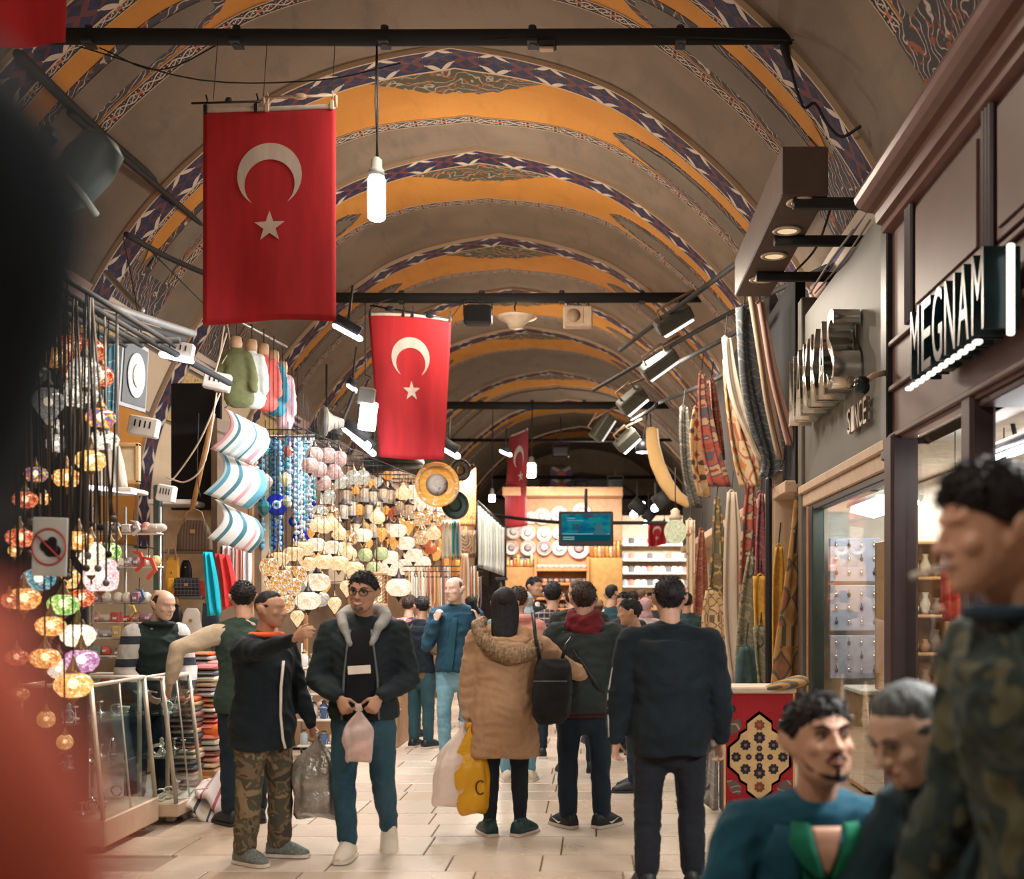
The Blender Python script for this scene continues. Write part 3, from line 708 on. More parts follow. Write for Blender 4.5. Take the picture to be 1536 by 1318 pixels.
def face(root, f, glasses=False, smile=False, brow=H_BLK, lookx=0.0):
    for sx in (-1, 1):
        e = MB(); e.ball(f(sx*.145, -.352, .04),   .046*f.s, 10, 7); e.ball(f(sx*.145+lookx, -.378, .038), .032*f.s, 8, 5, 1); e.build('eye', [M_EYEW, M_EYED], root, True)
        b = MB(); b.tube([f(sx*.075, -.432, .135), f(sx*.15, -.428, .165), f(sx*.225, -.365, .145)], [(.016*f.s, .02*f.s), (.018*f.s, .024*f.s), (.01*f.s, .014*f.s)], 7, round=True); b.build('eyebrow', brow, root, True)
        l = MB(); l.tube([f(sx*.075, -.405, .07), f(sx*.145, -.425, .088), f(sx*.215, -.365, .065)], .013*f.s, 6, round=True); l.build('eyelid', brow, root, True)
    l = MB(); w = .155 if smile else .095; up = .05 if smile else .0
    l.tube([f(-w, -.385, -.255+up), f(-w*.4, -.437, -.225), f(0, -.441, -.228), f(w*.4, -.437, -.225), f(w, -.385, -.255+up)], .017*f.s, 6, round=True)
    l.tube([f(-w, -.385, -.258+up), f(-w*.5, -.428, -.29 if smile else -.268), f(0, -.436, -.30 if smile else -.275), f(w*.5, -.428, -.29 if smile else -.268), f(w, -.385, -.258+up)], .02*f.s, 6, round=True)
    l.build('lips', M_LIP, root, True)
    if smile:
        l = MB(); l.tube([f(-.115, -.405, -.245), f(0, -.440, -.262), f(.115, -.405, -.245)], [(.016*f.s, .022*f.s), (.026*f.s, .036*f.s), (.016*f.s, .022*f.s)], 6, ref=(0, 1, 0), round=True); l.build('teeth', M_TEETH, root, True)
    if glasses:
        g = MB(); 
        for sx in (-1, 1):
            g.tube([f(sx*.15+.105*math.cos(a), -.455+.05*abs(sx*math.cos(a) > .6), .035+.085*math.sin(a)) for a in [2*PI*k/16 for k in range(17)]], .012*f.s, 6)
            g.tube([f(sx*.255, -.41, .06), f(sx*.34, .04, .06)], .010*f.s, 5)
        g.tube([f(-.05, -.46, .05), f(.05, -.46, .05)], .010*f.s, 5)
        g.build('glasses', M_BLK, root, True)
def hair(root, f, m, style='short', seed=0, vol=.05):
    rg = random.Random(seed); na, nk = 40, 9; rings = []
    ph = [rg.random()*6 for _ in range(4)]
    def low(a):                                          # hairline height by azimuth, a = 0 front
        c = math.cos(a); s = abs(math.sin(a))
        if style == 'bald': return .12 if c > .3 else .02+.1*max(0, c+.3) if c > -.3 else -.22
        fr = .27; bk = -.27 if style != 'crop' else -.20; sd = .04
        return fr*max(0, c)**1.2+bk*max(0, -c)**1.0+sd*s
    outer = []; g0 = vol; cz = .06
    for k in range(nk+1):
        q = k/nk; ro = []
        for j in range(na):
            a = 2*PI*j/na; z0 = low(a)
            n = 1+.30*math.sin(a*9+ph[0]+q*7)*(1-q)+.22*math.sin(a*15+ph[1]-q*9)*(1-q)+.15*math.sin(a*4+ph[2]+q*4)*(1-q)
            g = g0*n*((.25+.75*min(1, q*3)) if style != 'crop' else (.12+.95*smoothstep(.2, .5, q)))
            RX, RY, RZ = .335+g, .435+g, .435+g*1.15
            e0 = math.asin(max(-.9, min(.9, (z0-cz)/RZ))); e1 = PI/2*.985 if style != 'bald' else min(PI/2, e0+.62); e = e0+(e1-e0)*q
            zt = cz+RZ*math.sin(e); rr = math.cos(e)
            if zt < -.02: m_ = hsurf(zt); x, y = (m_[0]+g*.7)*math.sin(a), m_[2]-(m_[1]+g*.7)*math.cos(a)
            else: x, y = RX*rr*math.sin(a), .015-RY*rr*math.cos(a)
            if style == 'bald': 
                kk = 1-.3*smoothstep(.15, .45, math.cos(a)); x *= kk; y *= kk
            ro.append(f(x, y, zt))
        outer.append(ro)
    base = [(p-f.o)*.86+f.o for p in outer[0]]
    mb = MB(); mb.loft([base]+outer)
    if style == 'short':
        for _ in range(240):                               # tufts break up the outline
            k = rg.randrange(1 if style == 'short' else 5, nk); j = rg.randrange(na); p = outer[k][j]; d = outer[k-1][j]-outer[min(k+1, nk)][j]
            if d.length < 1e-5: continue
            nrm = (p-f.o).normalized(); d = (d.normalized()*(.9 if style != 'crop' else .2)+nrm*(.35+rg.random()*.3)+f.r @ V((rg.uniform(-.5, .5), -.25, 0))).normalized(); L = f.s*(.07+.07*rg.random())*(.55 if style == 'crop' else 1); sd = d.cross(nrm).normalized()*f.s*.03
            b = p-nrm*f.s*.02; mb.add([b+sd, b-sd, b+nrm*f.s*.035, b+d*L], [(0, 1, 3), (1, 2, 3), (2, 0, 3), (0, 2, 1)])
    o = mb.build('hair', m, root, True)
    if style == 'long':
        mb = MB(); rows = []
        for z, w, dep, cy in ((.545, .05, .04, .06), (.50, .18, .15, .08), (.40, .31, .25, .10), (.25, .385, .31, .12), (.05, .415, .31, .15), (-.2, .43, .26, .22), (-.5, .425, .20, .36), (-.8, .40, .17, .50), (-1.05, .34, .14, .60), (-1.25, .22, .08, .64)):
            row = []
            for j in range(28):
                a = 2*PI*j/28; n = 1+.045*math.sin(a*7+z*3+ph[2])+.025*math.sin(a*13-z*4); row.append(f(w*n*math.cos(a)+.02*math.sin(z*4), cy+dep*n*math.sin(a), z-.10*abs(math.cos(a))*(z < -.9)))
            rows.append(row)
        rows = rows[::-1]
        mb.loft(rows); mb.build('hair_length', m, root, True)
    return o
def hand(mb, w, d, nrm, side, curl=.4, sc=1.0, spread=.12):
    w, d, nrm = V(w), V(d).normalized(), V(nrm); nrm = (nrm-d*nrm.dot(d)).normalized(); lat = d.cross(nrm)*side
    k = sc
    mb.tube([w-d*.02*k, w+d*.015*k, w+d*.05*k, w+d*.092*k], [(.026*k, .020*k), (.029*k, .018*k), (.040*k, .016*k), (.041*k, .013*k)], 10, ref=lat, round=True)
    for i, (off, L) in enumerate(((-.031, .066), (-.011, .075), (.010, .071), (.030, .056))):
        p = w+d*(.090-.004*abs(i-1))*k+lat*off*k; pts = [p-d*.02*k, p]; ang = curl*.7
        dd = (d+lat*spread*(i-1.5)*.35).normalized()
        for q, fr in enumerate((.44, .32, .26)):
            v = dd*math.cos(ang)+nrm*math.sin(ang); p = p+v*L*fr*k; pts.append(p); ang += curl*(1.15 if q == 0 else .8)
        mb.tube(pts, [.0088*k, .0088*k, .0084*k, .0076*k, .0064*k], 7, round=True)
    p = w+d*.025*k-lat*.022*k; v = (d*.62-lat*.72+nrm*.30).normalized(); q = p+v*.042*k; v2 = (d*.85-lat*.22+nrm*(.25+curl*.5)).normalized()
    mb.tube([p-v*.01*k, p, q, q+v2*.032*k, q+v2*.052*k], [.013*k, .0125*k, .0105*k, .0095*k, .0075*k], 7, round=True)
def nrmz(v): return V(v).normalized()
TS = [-.22, -.10, .0, .14, .30, .48, .68, .86, .96, 1.02]; TRX = [.080, .092, .096, .088, .080, .084, .097, .103, .092, .060]; TRY = [.062, .068, .070, .064, .058, .060, .066, .058, .048, .036]
ARM_DN = ((.12, 0, -1), (.03, -.16, -1))
def person(label, x, y, H, rz, out, lean=(0, 0), arms=None, legs=None, head=(0, 0, 0), bld=1.0, skinm=SK_A, vox=.007, z0=0.0, facef=None, hairs=None, hands=None, foot=None, hip=.526, hd=1.0, group=None, twist=0.0):
    """x, y: feet on the floor; rz: 0 = facing the camera side; sides: -1 is at local -x, +1 at local +x; out(o, J): dresses the figure"""
    rg = random.Random(sum(map(ord, label)) % 1000)
    arms = arms or {}; legs = legs or {}; hands = hands or {}; J = {'H': H, 'b': bld}
    hc = V((0, 0, hip*H)); sp = V((lean[0], lean[1], math.sqrt(max(.02, 1-lean[0]**2-lean[1]**2)))).normalized()
    sc = hc+sp*.295*H; tw = Matrix.Rotation(twist, 3, 'Z'); ux = tw @ V((1, 0, 0))
    J.update(hc=hc, sc=sc, sp=sp, ux=ux)
    mb = MB()
    def trunk(m, lo, hi, add, addy=None, flare=0.0, n=18, flat=False):
        ts, rx, ry = TS, TRX, TRY
        pts, rad = [], []; L = .295*H
        tt = [lo]+[t for t in np.linspace(lo, hi, 12)[1:-1]]+[hi]
        for t in tt:
            a = float(np.interp(t, ts, rx))*H*bld; b = float(np.interp(t, ts, ry))*H*bld
            if t < -.22: a = .08*H*bld; b = .062*H*bld
            fl = flare*max(0, (.45-t))
            pts.append(hc+sp*L*t); rad.append((a+add+fl, b+(addy or add)+fl*.8))
        m.tube(pts, rad, n, ref=ux, round=not flat)
    J['trunk'] = trunk
    def surf(t, x, add, flare=0.0):
        a, b = float(np.interp(t, TS, TRX))*H*bld+add+flare*max(0, .45-t), float(np.interp(t, TS, TRY))*H*bld+add*1.15+flare*max(0, .45-t)*.8
        y = b*math.sqrt(max(.05, 1-(x/a)**2)); zc = (t-1.0)*.295*H+.012*H; r = .040*H+add*.2
        if abs(zc) < r and abs(x) < .1*H: y = max(y, math.sqrt(r*r-zc*zc)*max(.55, 1-abs(x)/(.16*H)))
        return hc+sp*.295*H*t+ux*x-sp.cross(ux)*0+V((0, -y, 0))
    J['surf'] = surf
    trunk(mb, -.15, 1.0, 0)
    nb = sc+sp*.02*H; hh = .128*H*hd; 
    hrot = Matrix.Rotation(head[0], 3, 'Z') @ Matrix.Rotation(head[1], 3, 'X') @ Matrix.Rotation(head[2], 3, 'Y')
    nt = nb+sp*.035*H+V((0, -.012*H, .01*H))
    ho = nt+hrot @ V((0, -.10*hh, .46*hh)); f = Fr(ho, hrot, hh*1.04)
    J['f'] = f; J['neck'] = (nb, nt)
    mb.tube([nb-sp*.03*H, nb+sp*.02*H, f(0, .06, -.22)], [.040*H, .034*H, .033*H], 12, round=True)
    mb.tube([nb-ux*.085*H-sp*.03*H, nb-sp*.002*H, nb+ux*.085*H-sp*.03*H], [.024*H, .036*H, .024*H], 10, round=True)
    head_mesh(mb, f)
    for sd in (-1, 1):
        up, fo = arms.get(sd, ARM_DN); 
        if sd not in arms: up = (sd*up[0], up[1], up[2]); fo = (sd*fo[0], fo[1], fo[2])
        sh = sc+ux*(sd*.103*H*bld)-sp*.022*H; el = sh+nrmz(up)*.172*H; wr = el+nrmz(fo)*.150*H
        J['sh', sd], J['el', sd], J['wr', sd] = sh, el, wr; J['fo', sd] = nrmz(fo)
        mb.tube([sh, sh.lerp(el, .5), el], [.031*H, .028*H, .023*H], 10, round=True)
        mb.tube([el, el.lerp(wr, .35), wr], [.023*H, .024*H, .0155*H], 10, round=True)
        hdd = hands.get(sd, (nrmz(fo)+V((0, -.05, 0)), (-sd*.9, -.25, 0), .35))
        hand(mb, wr, hdd[0], hdd[1], hdd[3] if len(hdd) > 3 else sd*1, hdd[2], H/1.72*.98)
        J['hand', sd] = wr+nrmz(hdd[0])*.09*H/1.72
    for sd in (-1, 1):
        th, sn = legs.get(sd, ((sd*.025, 0, -1), (sd*.01, .02, -1)))
        hp = hc+ux*(sd*.052*H*bld)-V((0, 0, .012*H)); kn = hp+nrmz(th)*.238*H; an = kn+nrmz(sn)*.228*H
        fd = (foot or {}).get(sd, (sd*.22, -1, 0)); fd = nrmz(fd)
        J['hp', sd], J['kn', sd], J['an', sd], J['fd', sd] = hp, kn, an, fd
        mb.tube([hp, hp.lerp(kn, .5), kn], [.050*H, .043*H, .031*H], 10, round=True)
        mb.tube([kn, kn.lerp(an, .35), an], [.030*H, .031*H, .020*H], 10, round=True)
        fu = (V((0, 0, 1))-fd*fd.z).normalized(); mb.tube([an, an+fd*.03*H-fu*.018*H, an+fd*.08*H-fu*.028*H], [.022*H, .023*H, .016*H], 8, round=True)
    me = fuse(mb, vox, 3)
    o = link(me, 'person', skinm, None, (x, y, z0)); o.rotation_euler = (0, 0, rz); o['_w'] = (0, 0, 0)
    tag(o, label, 'person', group)
    if facef: face(o, f, **facef)
    if hairs:
        hm, st, vl = hairs; hair(o, f, hm, st, rg.randint(0, 99), vl)
    out(o, J); return o, J
# ---- clothes
def top(o, J, m, name='jacket', hem=-.12, add=.028, flare=.0, sleeve=1.0, wr=.012, vox=.011, neck=1.0, sl_add=.018, seed=0, cuff=True):
    mb = MB(); H = J['H']; J['trunk'](mb, hem, .97, add, add*1.15, flare, 18, True)
    nb = J['neck'][0]; ux, sp = J['ux'], J['sp']
    mb.tube([nb-ux*.098*H*J['b']-sp*.036*H, nb-sp*.012*H, nb+ux*.098*H*J['b']-sp*.036*H], [.028*H+add*.6, .043*H+add*.3, .028*H+add*.6], 12, round=True)
    mb.tube([nb-sp*.11*H, nb-sp*.028*H], [(.092*H*J['b']+add, .05*H+add), (.075*H*J['b']+add*.6, .040*H+add*.8)], 16, ref=ux, round=True)
    if sleeve > 0:
        for sd in (-1, 1):
            sh, el, w = J['sh', sd], J['el', sd], J['wr', sd]
            a = sl_add
            if sleeve >= 1:
                e2 = el.lerp(w, min(1.0, sleeve-1+.93) if sleeve > 1 else .93)
                mb.tube([sh, sh.lerp(el, .5), el], [.034*H+a*1.25, .030*H+a*1.1, .025*H+a], 12, round=True)
                mb.tube([el, el.lerp(e2, .5), e2], [.025*H+a, .023*H+a*.9, .0175*H+a*.55], 12, round=True)
            else:
                e2 = sh.lerp(el, sleeve); mb.tube([sh, sh.lerp(e2, .5), e2], [.034*H+a*1.2, .031*H+a, .030*H+a], 12, round=True)
    else:
        for sd in (-1, 1): mb.ball(J['sh', sd]-ux*sd*.012*H, .036*H+add*.6, 10, 7)
    return link(fuse(mb, vox, 3, wr=wr, seed=seed), name, m, o)
def patch(o, J, name, m, rows, add, e=.006, flare=0.0, nu=8, th=.006):
    """cloth piece lying on the front of the trunk: rows = (t, x0, x1) from top to bottom"""
    mb = MB(); n = (len(rows)-1)*4; H = J['H']
    def fn(u, v):
        k = v*(len(rows)-1); i = min(int(k), len(rows)-2); q = k-i; t, a, b = [rows[i][c]*(1-q)+rows[i+1][c]*q for c in range(3)]
        return J['surf'](t, (a+(b-a)*u)*H, add+e, flare)
    mb.grid(fn, nu, n, back=(0, th, 0)); return mb.build(name, m, o, True)
def trousers(o, J, m, add=.016, wr=.008, vox=.012, waist=.12, seed=3, length=.93, name='trousers', cuffr=.006):
    mb = MB(); H = J['H']; J['trunk'](mb, -.24, waist, .013)
    for sd in (-1, 1):
        hp, kn, an = J['hp', sd], J['kn', sd], J['an', sd]; e = kn.lerp(an, length)
        mb.tube([hp+V((0, 0, .02*H)), hp.lerp(kn, .5), kn], [.054*H+add*.7, .046*H+add*.7, .033*H+add], 12, round=True)
        mb.tube([kn, kn.lerp(an, .4), e], [.033*H+add, .032*H+add*.9, .022*H+add+cuffr], 12, round=True)
    return link(fuse(mb, vox, 3, wr=wr, seed=seed), name, m, o)
def shoes(o, J, m, sole, boot=False, name='shoe', mark=None):
    H = J['H']
    for sd in (-1, 1):
        an, fd = J['an', sd], J['fd', sd]; up = V((0, 0, 1))
        if abs(fd.z) > .3: up = (V((0, 0, 1))-fd*fd.z).normalized()
        lat = up.cross(fd).normalized(); g = an-up*.047*H
        # rings along the foot from heel to toe
        st = [(-.045, .022, .050), (-.030, .027, .058), (.0, .029, .060), (.035, .030, .054), (.07, .031, .040), (.10, .026, .024), (.118, .014, .016)]
        rings = []
        for t, w, h in st:
            rings.append([g+fd*t*H+lat*(w*H*c*(1.0 if q > .35 else 1))+up*(.010*H+h*H*q) for c, q in ((-1, 0), (-1, .35), (-.72, .8), (0, 1), (.72, .8), (1, .35), (1, 0), (0, 0))])
        mb = MB(); mb.loft(rings)
        sh = (J['kn', sd]-an).normalized(); mb.tube([an-up*.03*H+fd*.02*H, an+fd*.004*H, an+sh*(.06 if boot else .012)*H], [(.030*H, .040*H), (.029*H, .033*H), (.029*H, .030*H)], 12, ref=lat, round=True)
        s = mb.build(name, m, o, True)
        sb = MB(); sb.loft([[g+fd*t*H*1.04+lat*(w*H*1.1*c)+up*zz*H for c, zz in ((-1, 0), (-1.03, .012), (1.03, .012), (1, 0))] for t, w, h in st]); sb.build('sole', sole, s)
        if mark:
            for q in (-1, 1):
                k = MB(); b = lambda t, z: g+fd*t*H+lat*(q*.0335*H)+up*z*H
                k.prism([b(.065, .034), b(.02, .016), b(.005, .024), b(.012, .026), b(.02, .023)], lat*q*.004); k.build('shoe_mark', mark, s)
def collar(o, J, m, r=.045, h=.03, name='collar', tube=.014, drop=0.0, open_=0.0):
    f = J['f']; H = J['H']; nb = J['neck'][0]; mb = MB(); pts = []
    n = 18; a0 = open_
    for k in range(n+1):
        a = -PI/2+a0+(2*PI-2*a0)*k/n
        pts.append(nb+V((r*H*1.15*math.cos(a), r*H*math.sin(a)-.01*H, .012*H-drop*max(0, -math.sin(a))*H)))
    mb.tube(pts, [(tube*H*.7, h*H*.5)]*len(pts), 8, ref=(1, 0, 0) if False else None, round=True); return link(fuse(mb, .008, 2), name, m, o)
def part(o, fn, name, m, vox=0, wr=0, smooth=True):
    mb = MB(); fn(mb)
    if vox: return link(fuse(mb, vox, 3, wr=wr), name, m, o)
    return mb.build(name, m, o, smooth)
def px2(px, Y): return (px-VX)*Y/F
D2R = PI/180
CL_BLK = fabric('black_jacket', (.005, .010, .015), (.012, .022, .030)); CL_NAVY = fabric('navy_cloth', (.012, .028, .048), (.022, .05, .08)); CL_JEAN = fabric('dark_jeans', (.012, .045, .075), (.045, .11, .15))
CL_LJEAN = fabric('light_jeans', (.10, .27, .38), (.24, .44, .54)); CL_BEIGE = fabric('beige_parka', (.42, .25, .145), (.50, .31, .19)); CL_OLIVE = fabric('dark_green_coat', (.022, .032, .032), (.038, .05, .048))
CL_LEG = fabric('black_leggings', (.012, .018, .028)); CL_DJ = fabric('navy_jeans', (.010, .020, .036), (.02, .036, .058)); CL_RED = fabric('red_scarf', (.14, .012, .018)); CL_ORG = fabric('orange_collar', (.75, .12, .04))
CL_GREYH = fabric('grey_hood', (.28, .28, .27)); CL_TEAL = fabric('teal_blazer', (.008, .072, .125), (.016, .10, .16)); CL_GREEN = fabric('green_polo', (.008, .15, .085)); CL_VEST = fabric('dark_vest', (.014, .026, .026)); CL_BRT = fabric('brown_shirt', (.13, .085, .055)); CL_PURP = fabric('plum_sleeve', (.07, .028, .05)); CL_PINK = fabric('pink_jacket', (.62, .28, .24)); CL_BLU = fabric('blue_puffer', (.012, .05, .085), (.02, .075, .12)); CL_KHAKI = fabric('khaki', (.30, .25, .17)); CL_CREAM = fabric('cream_knit', (.55, .45, .34)); CL_GREYB = fabric('grey_blue', (.18, .24, .28))
def camo(name, cols, sc):
    t = NT(name); co = t.coord(); n = t.noise(co, sc, 2, dist=.8)
    return t.bsdf(t.ramp(n, [(0, cols[0]), (.42, cols[1]), (.5, cols[2]), (.6, cols[3])], 'CONSTANT'), .85)
CL_CAMO = camo('camouflage_cloth', ((.045, .04, .028), (.16, .11, .06), (.07, .065, .04), (.24, .17, .10)), 9)
CL_CAMO2 = camo('camouflage_shirt', ((.012, .030, .030), (.045, .06, .045), (.018, .036, .036), (.10, .10, .06)), 7)
def plaid(name, a, b, c, sx, sz):
    t = NT(name); co = t.coord(); sp = t.n('SeparateXYZ', {0: co})
    def ln(s, per, w): return t.math('LESS_THAN', t.math('ABSOLUTE', t.math('SUBTRACT', t.math('FRACT', t.math('DIVIDE', s, per)), .5)), w)
    v1 = ln(sp.outputs[0], sx, .10); v2 = ln(sp.outputs[2], sz, .10); w1 = ln(sp.outputs[0], sx*2, .28); w2 = ln(sp.outputs[2], sz*2, .28)
    col = t.mix(t.math('MULTIPLY', w1, .5), a, b); col = t.mix(t.math('MULTIPLY', w2, .5), col, b); col = t.mix(t.math('MULTIPLY', t.math('MAXIMUM', v1, v2), .8), col, c)
    return t.bsdf(col, .85)
CL_PLAID = plaid('plaid_shirt', (.02, .016, .024), (.05, .03, .035), (.30, .24, .22), .055, .055)
def stripes(name, a, b, per, ax=2, w=.25):
    t = NT(name); sp = t.n('SeparateXYZ', {0: t.coord()})
    f = t.math('LESS_THAN', t.math('ABSOLUTE', t.math('SUBTRACT', t.math('FRACT', t.math('DIVIDE', sp.outputs[ax], per)), .5)), w)
    return t.bsdf(t.mix(f, a, b), .85)
CL_STRIPE = stripes('striped_knit', (.55, .52, .50), (.03, .04, .06), .17, 2, .18)
SH_BLK = mat('shoe_black', (.012, .018, .022), .5); SH_WHT = mat('shoe_offwhite', (.74, .66, .56), .6); SH_SOLE = mat('shoe_sole_white', (.70, .62, .54), .6); SH_DSOLE = mat('shoe_sole_dark', (.03, .03, .03), .7); SH_GREY = mat('shoe_grey_knit', (.16, .18, .17), .8, 0, .4, 80); SH_TEAL = mat('shoe_dark_teal', (.01, .05, .06), .5)
M_WHT = mat('white_print', (.78, .70, .62), .6)
def plastic(name, col, alpha=.75):
    t = NT(name); co = t.coord(); n = t.noise(co, 12, 4, dist=.6)
    b = t.n('BsdfPrincipled', {'Base Color': col, 'Roughness': .32})
    bn = t.n('Bump', {'Height': n, 'Strength': .6, 'Distance': .02}); t.t.links.new(bn.outputs[0], b.inputs['Normal'])
    tr = t.n('BsdfTranslucent', {'Color': col}).outputs[0]; tp = t.n('BsdfTransparent').outputs[0]
    s = t.n('MixShader', {0: .35, 1: b.outputs[0], 2: tr}).outputs[0]
    return t.surf(t.n('MixShader', {0: alpha, 1: tp, 2: s}).outputs[0])
def bag(label, top_, w, h, m, name='plastic_bag', th=.07, seed=0, group=None, tiltx=0.0):
    """hanging carrier bag: gathered handles at the top point, creased body with square bottom corners"""
    rg = random.Random(seed); top_ = V(top_); mb = MB(); rings = []
    ph = [rg.random()*6 for _ in range(6)]; N = 40
    for k in range(19):
        q = k/18; ww = w*(.09+.91*smoothstep(.02, .42, q)**.8)*(1-.10*smoothstep(.55, .9, q)-.12*smoothstep(.93, 1, q)); tt = th*(.22+.78*smoothstep(.05, .6, q))*(1-.75*smoothstep(.86, 1, q)**2)
        r = []
        for j in range(N):
            a = 2*PI*j/N; cr = (1-q*.75); n = 1+cr*(.10*math.sin(5*a+ph[0]+2*q)+.10*math.sin(9*a+ph[1]-3*q))+.05*math.sin(3*a+ph[2]+7*q)+.03*math.sin(13*a+ph[3]+9*q)
            ca, sa = math.cos(a), math.sin(a)
            r.append(V((tiltx*q+ww*.5*n*math.copysign(abs(ca)**.7, ca), tt*n*math.copysign(abs(sa)**.8, sa)+.012*math.sin(q*17+a*2+ph[4]), -h*q-.02*h*math.sin(2*a+ph[5])*q)))
        rings.append(r)
    mb.loft(rings); o = mb.build(name, m, None, True); o.location = top_
    b = MB(); b.tube([V((-.012, -.01, -.01)), V((-.004, -.022, .03)), V((.008, -.02, .028)), V((.014, -.008, -.01))], [(.012, .006)]*4, 6); b.build('handle_loop', m, o, True)
    return tag(o, label, 'bag', group)
# ================================================================ FLAGS, PENDANT LAMPS, SPEAKERS, CABLES
def flag_mat(name, col):
    t = NT(name); co = t.coord(); n = t.noise(t.scale(co, (6, 6, 1)), 2.0, 3); g = t.noise(co, 120, 1)
    c = t.mix(t.ramp(n, [(.35, (0, 0, 0)), (.7, (1, 1, 1))]), tuple(k*.8 for k in col), col)
    b = t.n('BsdfPrincipled', {'Base Color': c, 'Roughness': .75, 'Sheen Weight': .1}).outputs[0]
    tr = t.n('BsdfTranslucent', {'Color': c}).outputs[0]
    return t.surf(t.n('MixShader', {0: .28, 1: b, 2: tr}).outputs[0])
M_FLAG = flag_mat('flag_red', (.55, .018, .028)); M_FLAGW = flag_mat('flag_white', (.78, .70, .62)); M_FLAGD = flag_mat('flag_dark_red', (.36, .016, .024))
def flag(label, tl, tr, h, m=M_FLAG, amp=.02, nf=2.0, ph=0.0, skew=0.0, emblem=True, narrow=1.0, name='flag', clips=((.02, 1), (.4, 1)), sag=0.0, cres=True):
    """tl, tr: top corners in the world; hangs down h; dep = direction of the folds"""
    tl, tr = V(tl), V(tr); wv = tr-tl; dep = V((wv.y, -wv.x, 0)).normalized()*1.0
    if dep.y > 0: dep = -dep
    o0 = (tl+tr)*.5
    def pt(u, v, off=0.0):
        a = amp*(.25+.75*v)
        d = a*math.sin(u*nf*2*PI+ph+v*.8)+a*.5*math.sin(u*nf*3.3*PI+ph*2-v*2)
        uu = .5+(u-.5)*(1-(1-narrow)*v)
        p = tl+wv*uu+V((skew*v, 0, -h*v+sag*math.sin(PI*u)*(1-v)*-1-.012*math.sin(u*5+ph)*v))
        return p+dep*(d+off)
    m1 = MB(); m1.grid(lambda u, v: pt(u, v), 28, 30, back=-dep*.004)
    root = m1.build(name, m, None, True, loc=tuple(o0)); tag(root, label, 'flag')
    def P2(x, y): return pt(.5+x, y, .006)               # x in flag widths, y fraction of the height
    if emblem:
        k = wv.length/h
        mb = MB(); rows = []; N = 36; co, ro, ci, ri = .307, .149*1/k*k, .350, .112
        # circles measured in flag widths, y scaled by k to stay round
        cy, r0, c2, r1 = .242/.606*.605*1.255, .245, .385, .188
        cy = .505; r0 = .245; c2 = .575; r1 = .190           # in flag widths from the top
        yi = ((r0*r0-r1*r1)-(cy*cy-c2*c2))/(2*(c2-cy)); xi = math.sqrt(max(0, r0*r0-(yi-cy)**2))
        a0 = math.atan2(yi-cy, xi); b0 = math.atan2(yi-c2, xi)
        for i in range(N+1):
            q = i/N; ta = a0-(PI+2*a0)*q if False else (a0+(-PI-2*a0)*q); tb = (b0+(-PI-2*b0)*q)
            row = []
            for j in range(4):
                e = j/3; A = V((r0*math.cos(ta), cy+r0*math.sin(ta), 0)); B = V((r1*math.cos(tb), c2+r1*math.sin(tb), 0)); Cc = A.lerp(B, e)
                row.append(P2(Cc.x, Cc.y*k))
            rows.append(row)
        if cres: mb.loft(rows, closed=False); mb.build('crescent', M_FLAGW, root, True, world=True)
        mb = MB(); sc, sr = .895, .122; pts = []
        for i in range(10):
            a = -PI/2+PI*i/5; r = sr if i % 2 == 0 else sr*.40; pts.append((r*math.cos(a), sc+r*math.sin(a)))
        vs = [P2(0, sc*k)]+[P2(x, y*k) for x, y in pts]
        mb.add(vs, [(0, i+1, (i+1) % 10+1) for i in range(10)]); mb.build('star', M_FLAGW, root, world=True)
    mb = MB(); mb.grid(lambda u, v: pt(u, v*.035/h*1.0, .004)+V((0, 0, .018)), 24, 2, back=-dep*.008); mb.build('header_band', M_FLAGW, root, True, world=True)
    for u, kind in clips:
        mb = MB(); p = pt(u, 0)+V((0, 0, .01)); mb.bbox(p, (.035, .03, .07), .006); mb.tube([p+V((0, 0, .03)), p+V((.012, 0, .07)), p+V((0, 0, .11))], .007, 6); mb.build('clip', M_BLK if kind else M_BEIGE, root, False, world=True)
    return root
f1 = flag('large red flag with crescent and star, hanging straight before the lit bulb', P(305, 166, 8.72), P(504, 160, 8.72), 320/1700*8.72, amp=.014, nf=1.1, ph=2.0, clips=((.02, 1), (.40, 1), (.48, 0), (.97, 0)))
m = MB(); a, b = P(303, 154, 8.72), P(392, 152, 8.72); m.tube([a+V((-.08, 0, -.005)), b], .009, 8); m.lathe([(.03, 0), (.02, .03)], 10, tuple(a.lerp(b, .45))); m.build('hanging_rod', M_BLK, f1, True, True)
m = MB(); a, b = P(396, 146, 8.72), P(504, 143, 8.72); m.tube([a, b], .010, 8); m.tube([a, a+V((0, 0, -.07))], .012, 8); m.tube([b, b+V((0, 0, -.09))], .012, 8); m.ball(a.lerp(b, .5), (.06, .02, .025), 10, 6); m.build('curtain_rod', M_BEIGE, f1, True, True)
for px in (320, 395, 498):
    m = MB(); a = P(px, 150, 8.74); m.tube([a, V((a.x, 8.85, 5.98))], .003, 5); m.build('hanging_wire', M_DARK, f1, False, True)
f2 = flag('red flag with crescent and star hanging askew below the second beam', P(553, 472, 14.6), P(677, 480, 14.6), 212/1700*14.6, amp=.05, nf=1.0, ph=.6, skew=.03, narrow=.78, clips=((.02, 1), (.42, 1), (.53, 1), (.98, 1)), sag=-.03)
m = MB(); a, b = P(556, 458, 14.6), P(676, 478, 14.6); m.tube([a, b], .012, 8); m.ball(a.lerp(b, .24), (.07, .02, .035), 10, 6); m.ball(a.lerp(b, .75), (.07, .02, .035), 10, 6); m.tube([a, V((a.x, 16.4, 5.98))], .006, 6); m.tube([b, V((b.x, 16.4, 5.98))], .006, 6); m.build('hanging_rod', M_BLK, f2, True, True)
a, b = P(762, 650, 24.6), P(794, 648, 24.6)
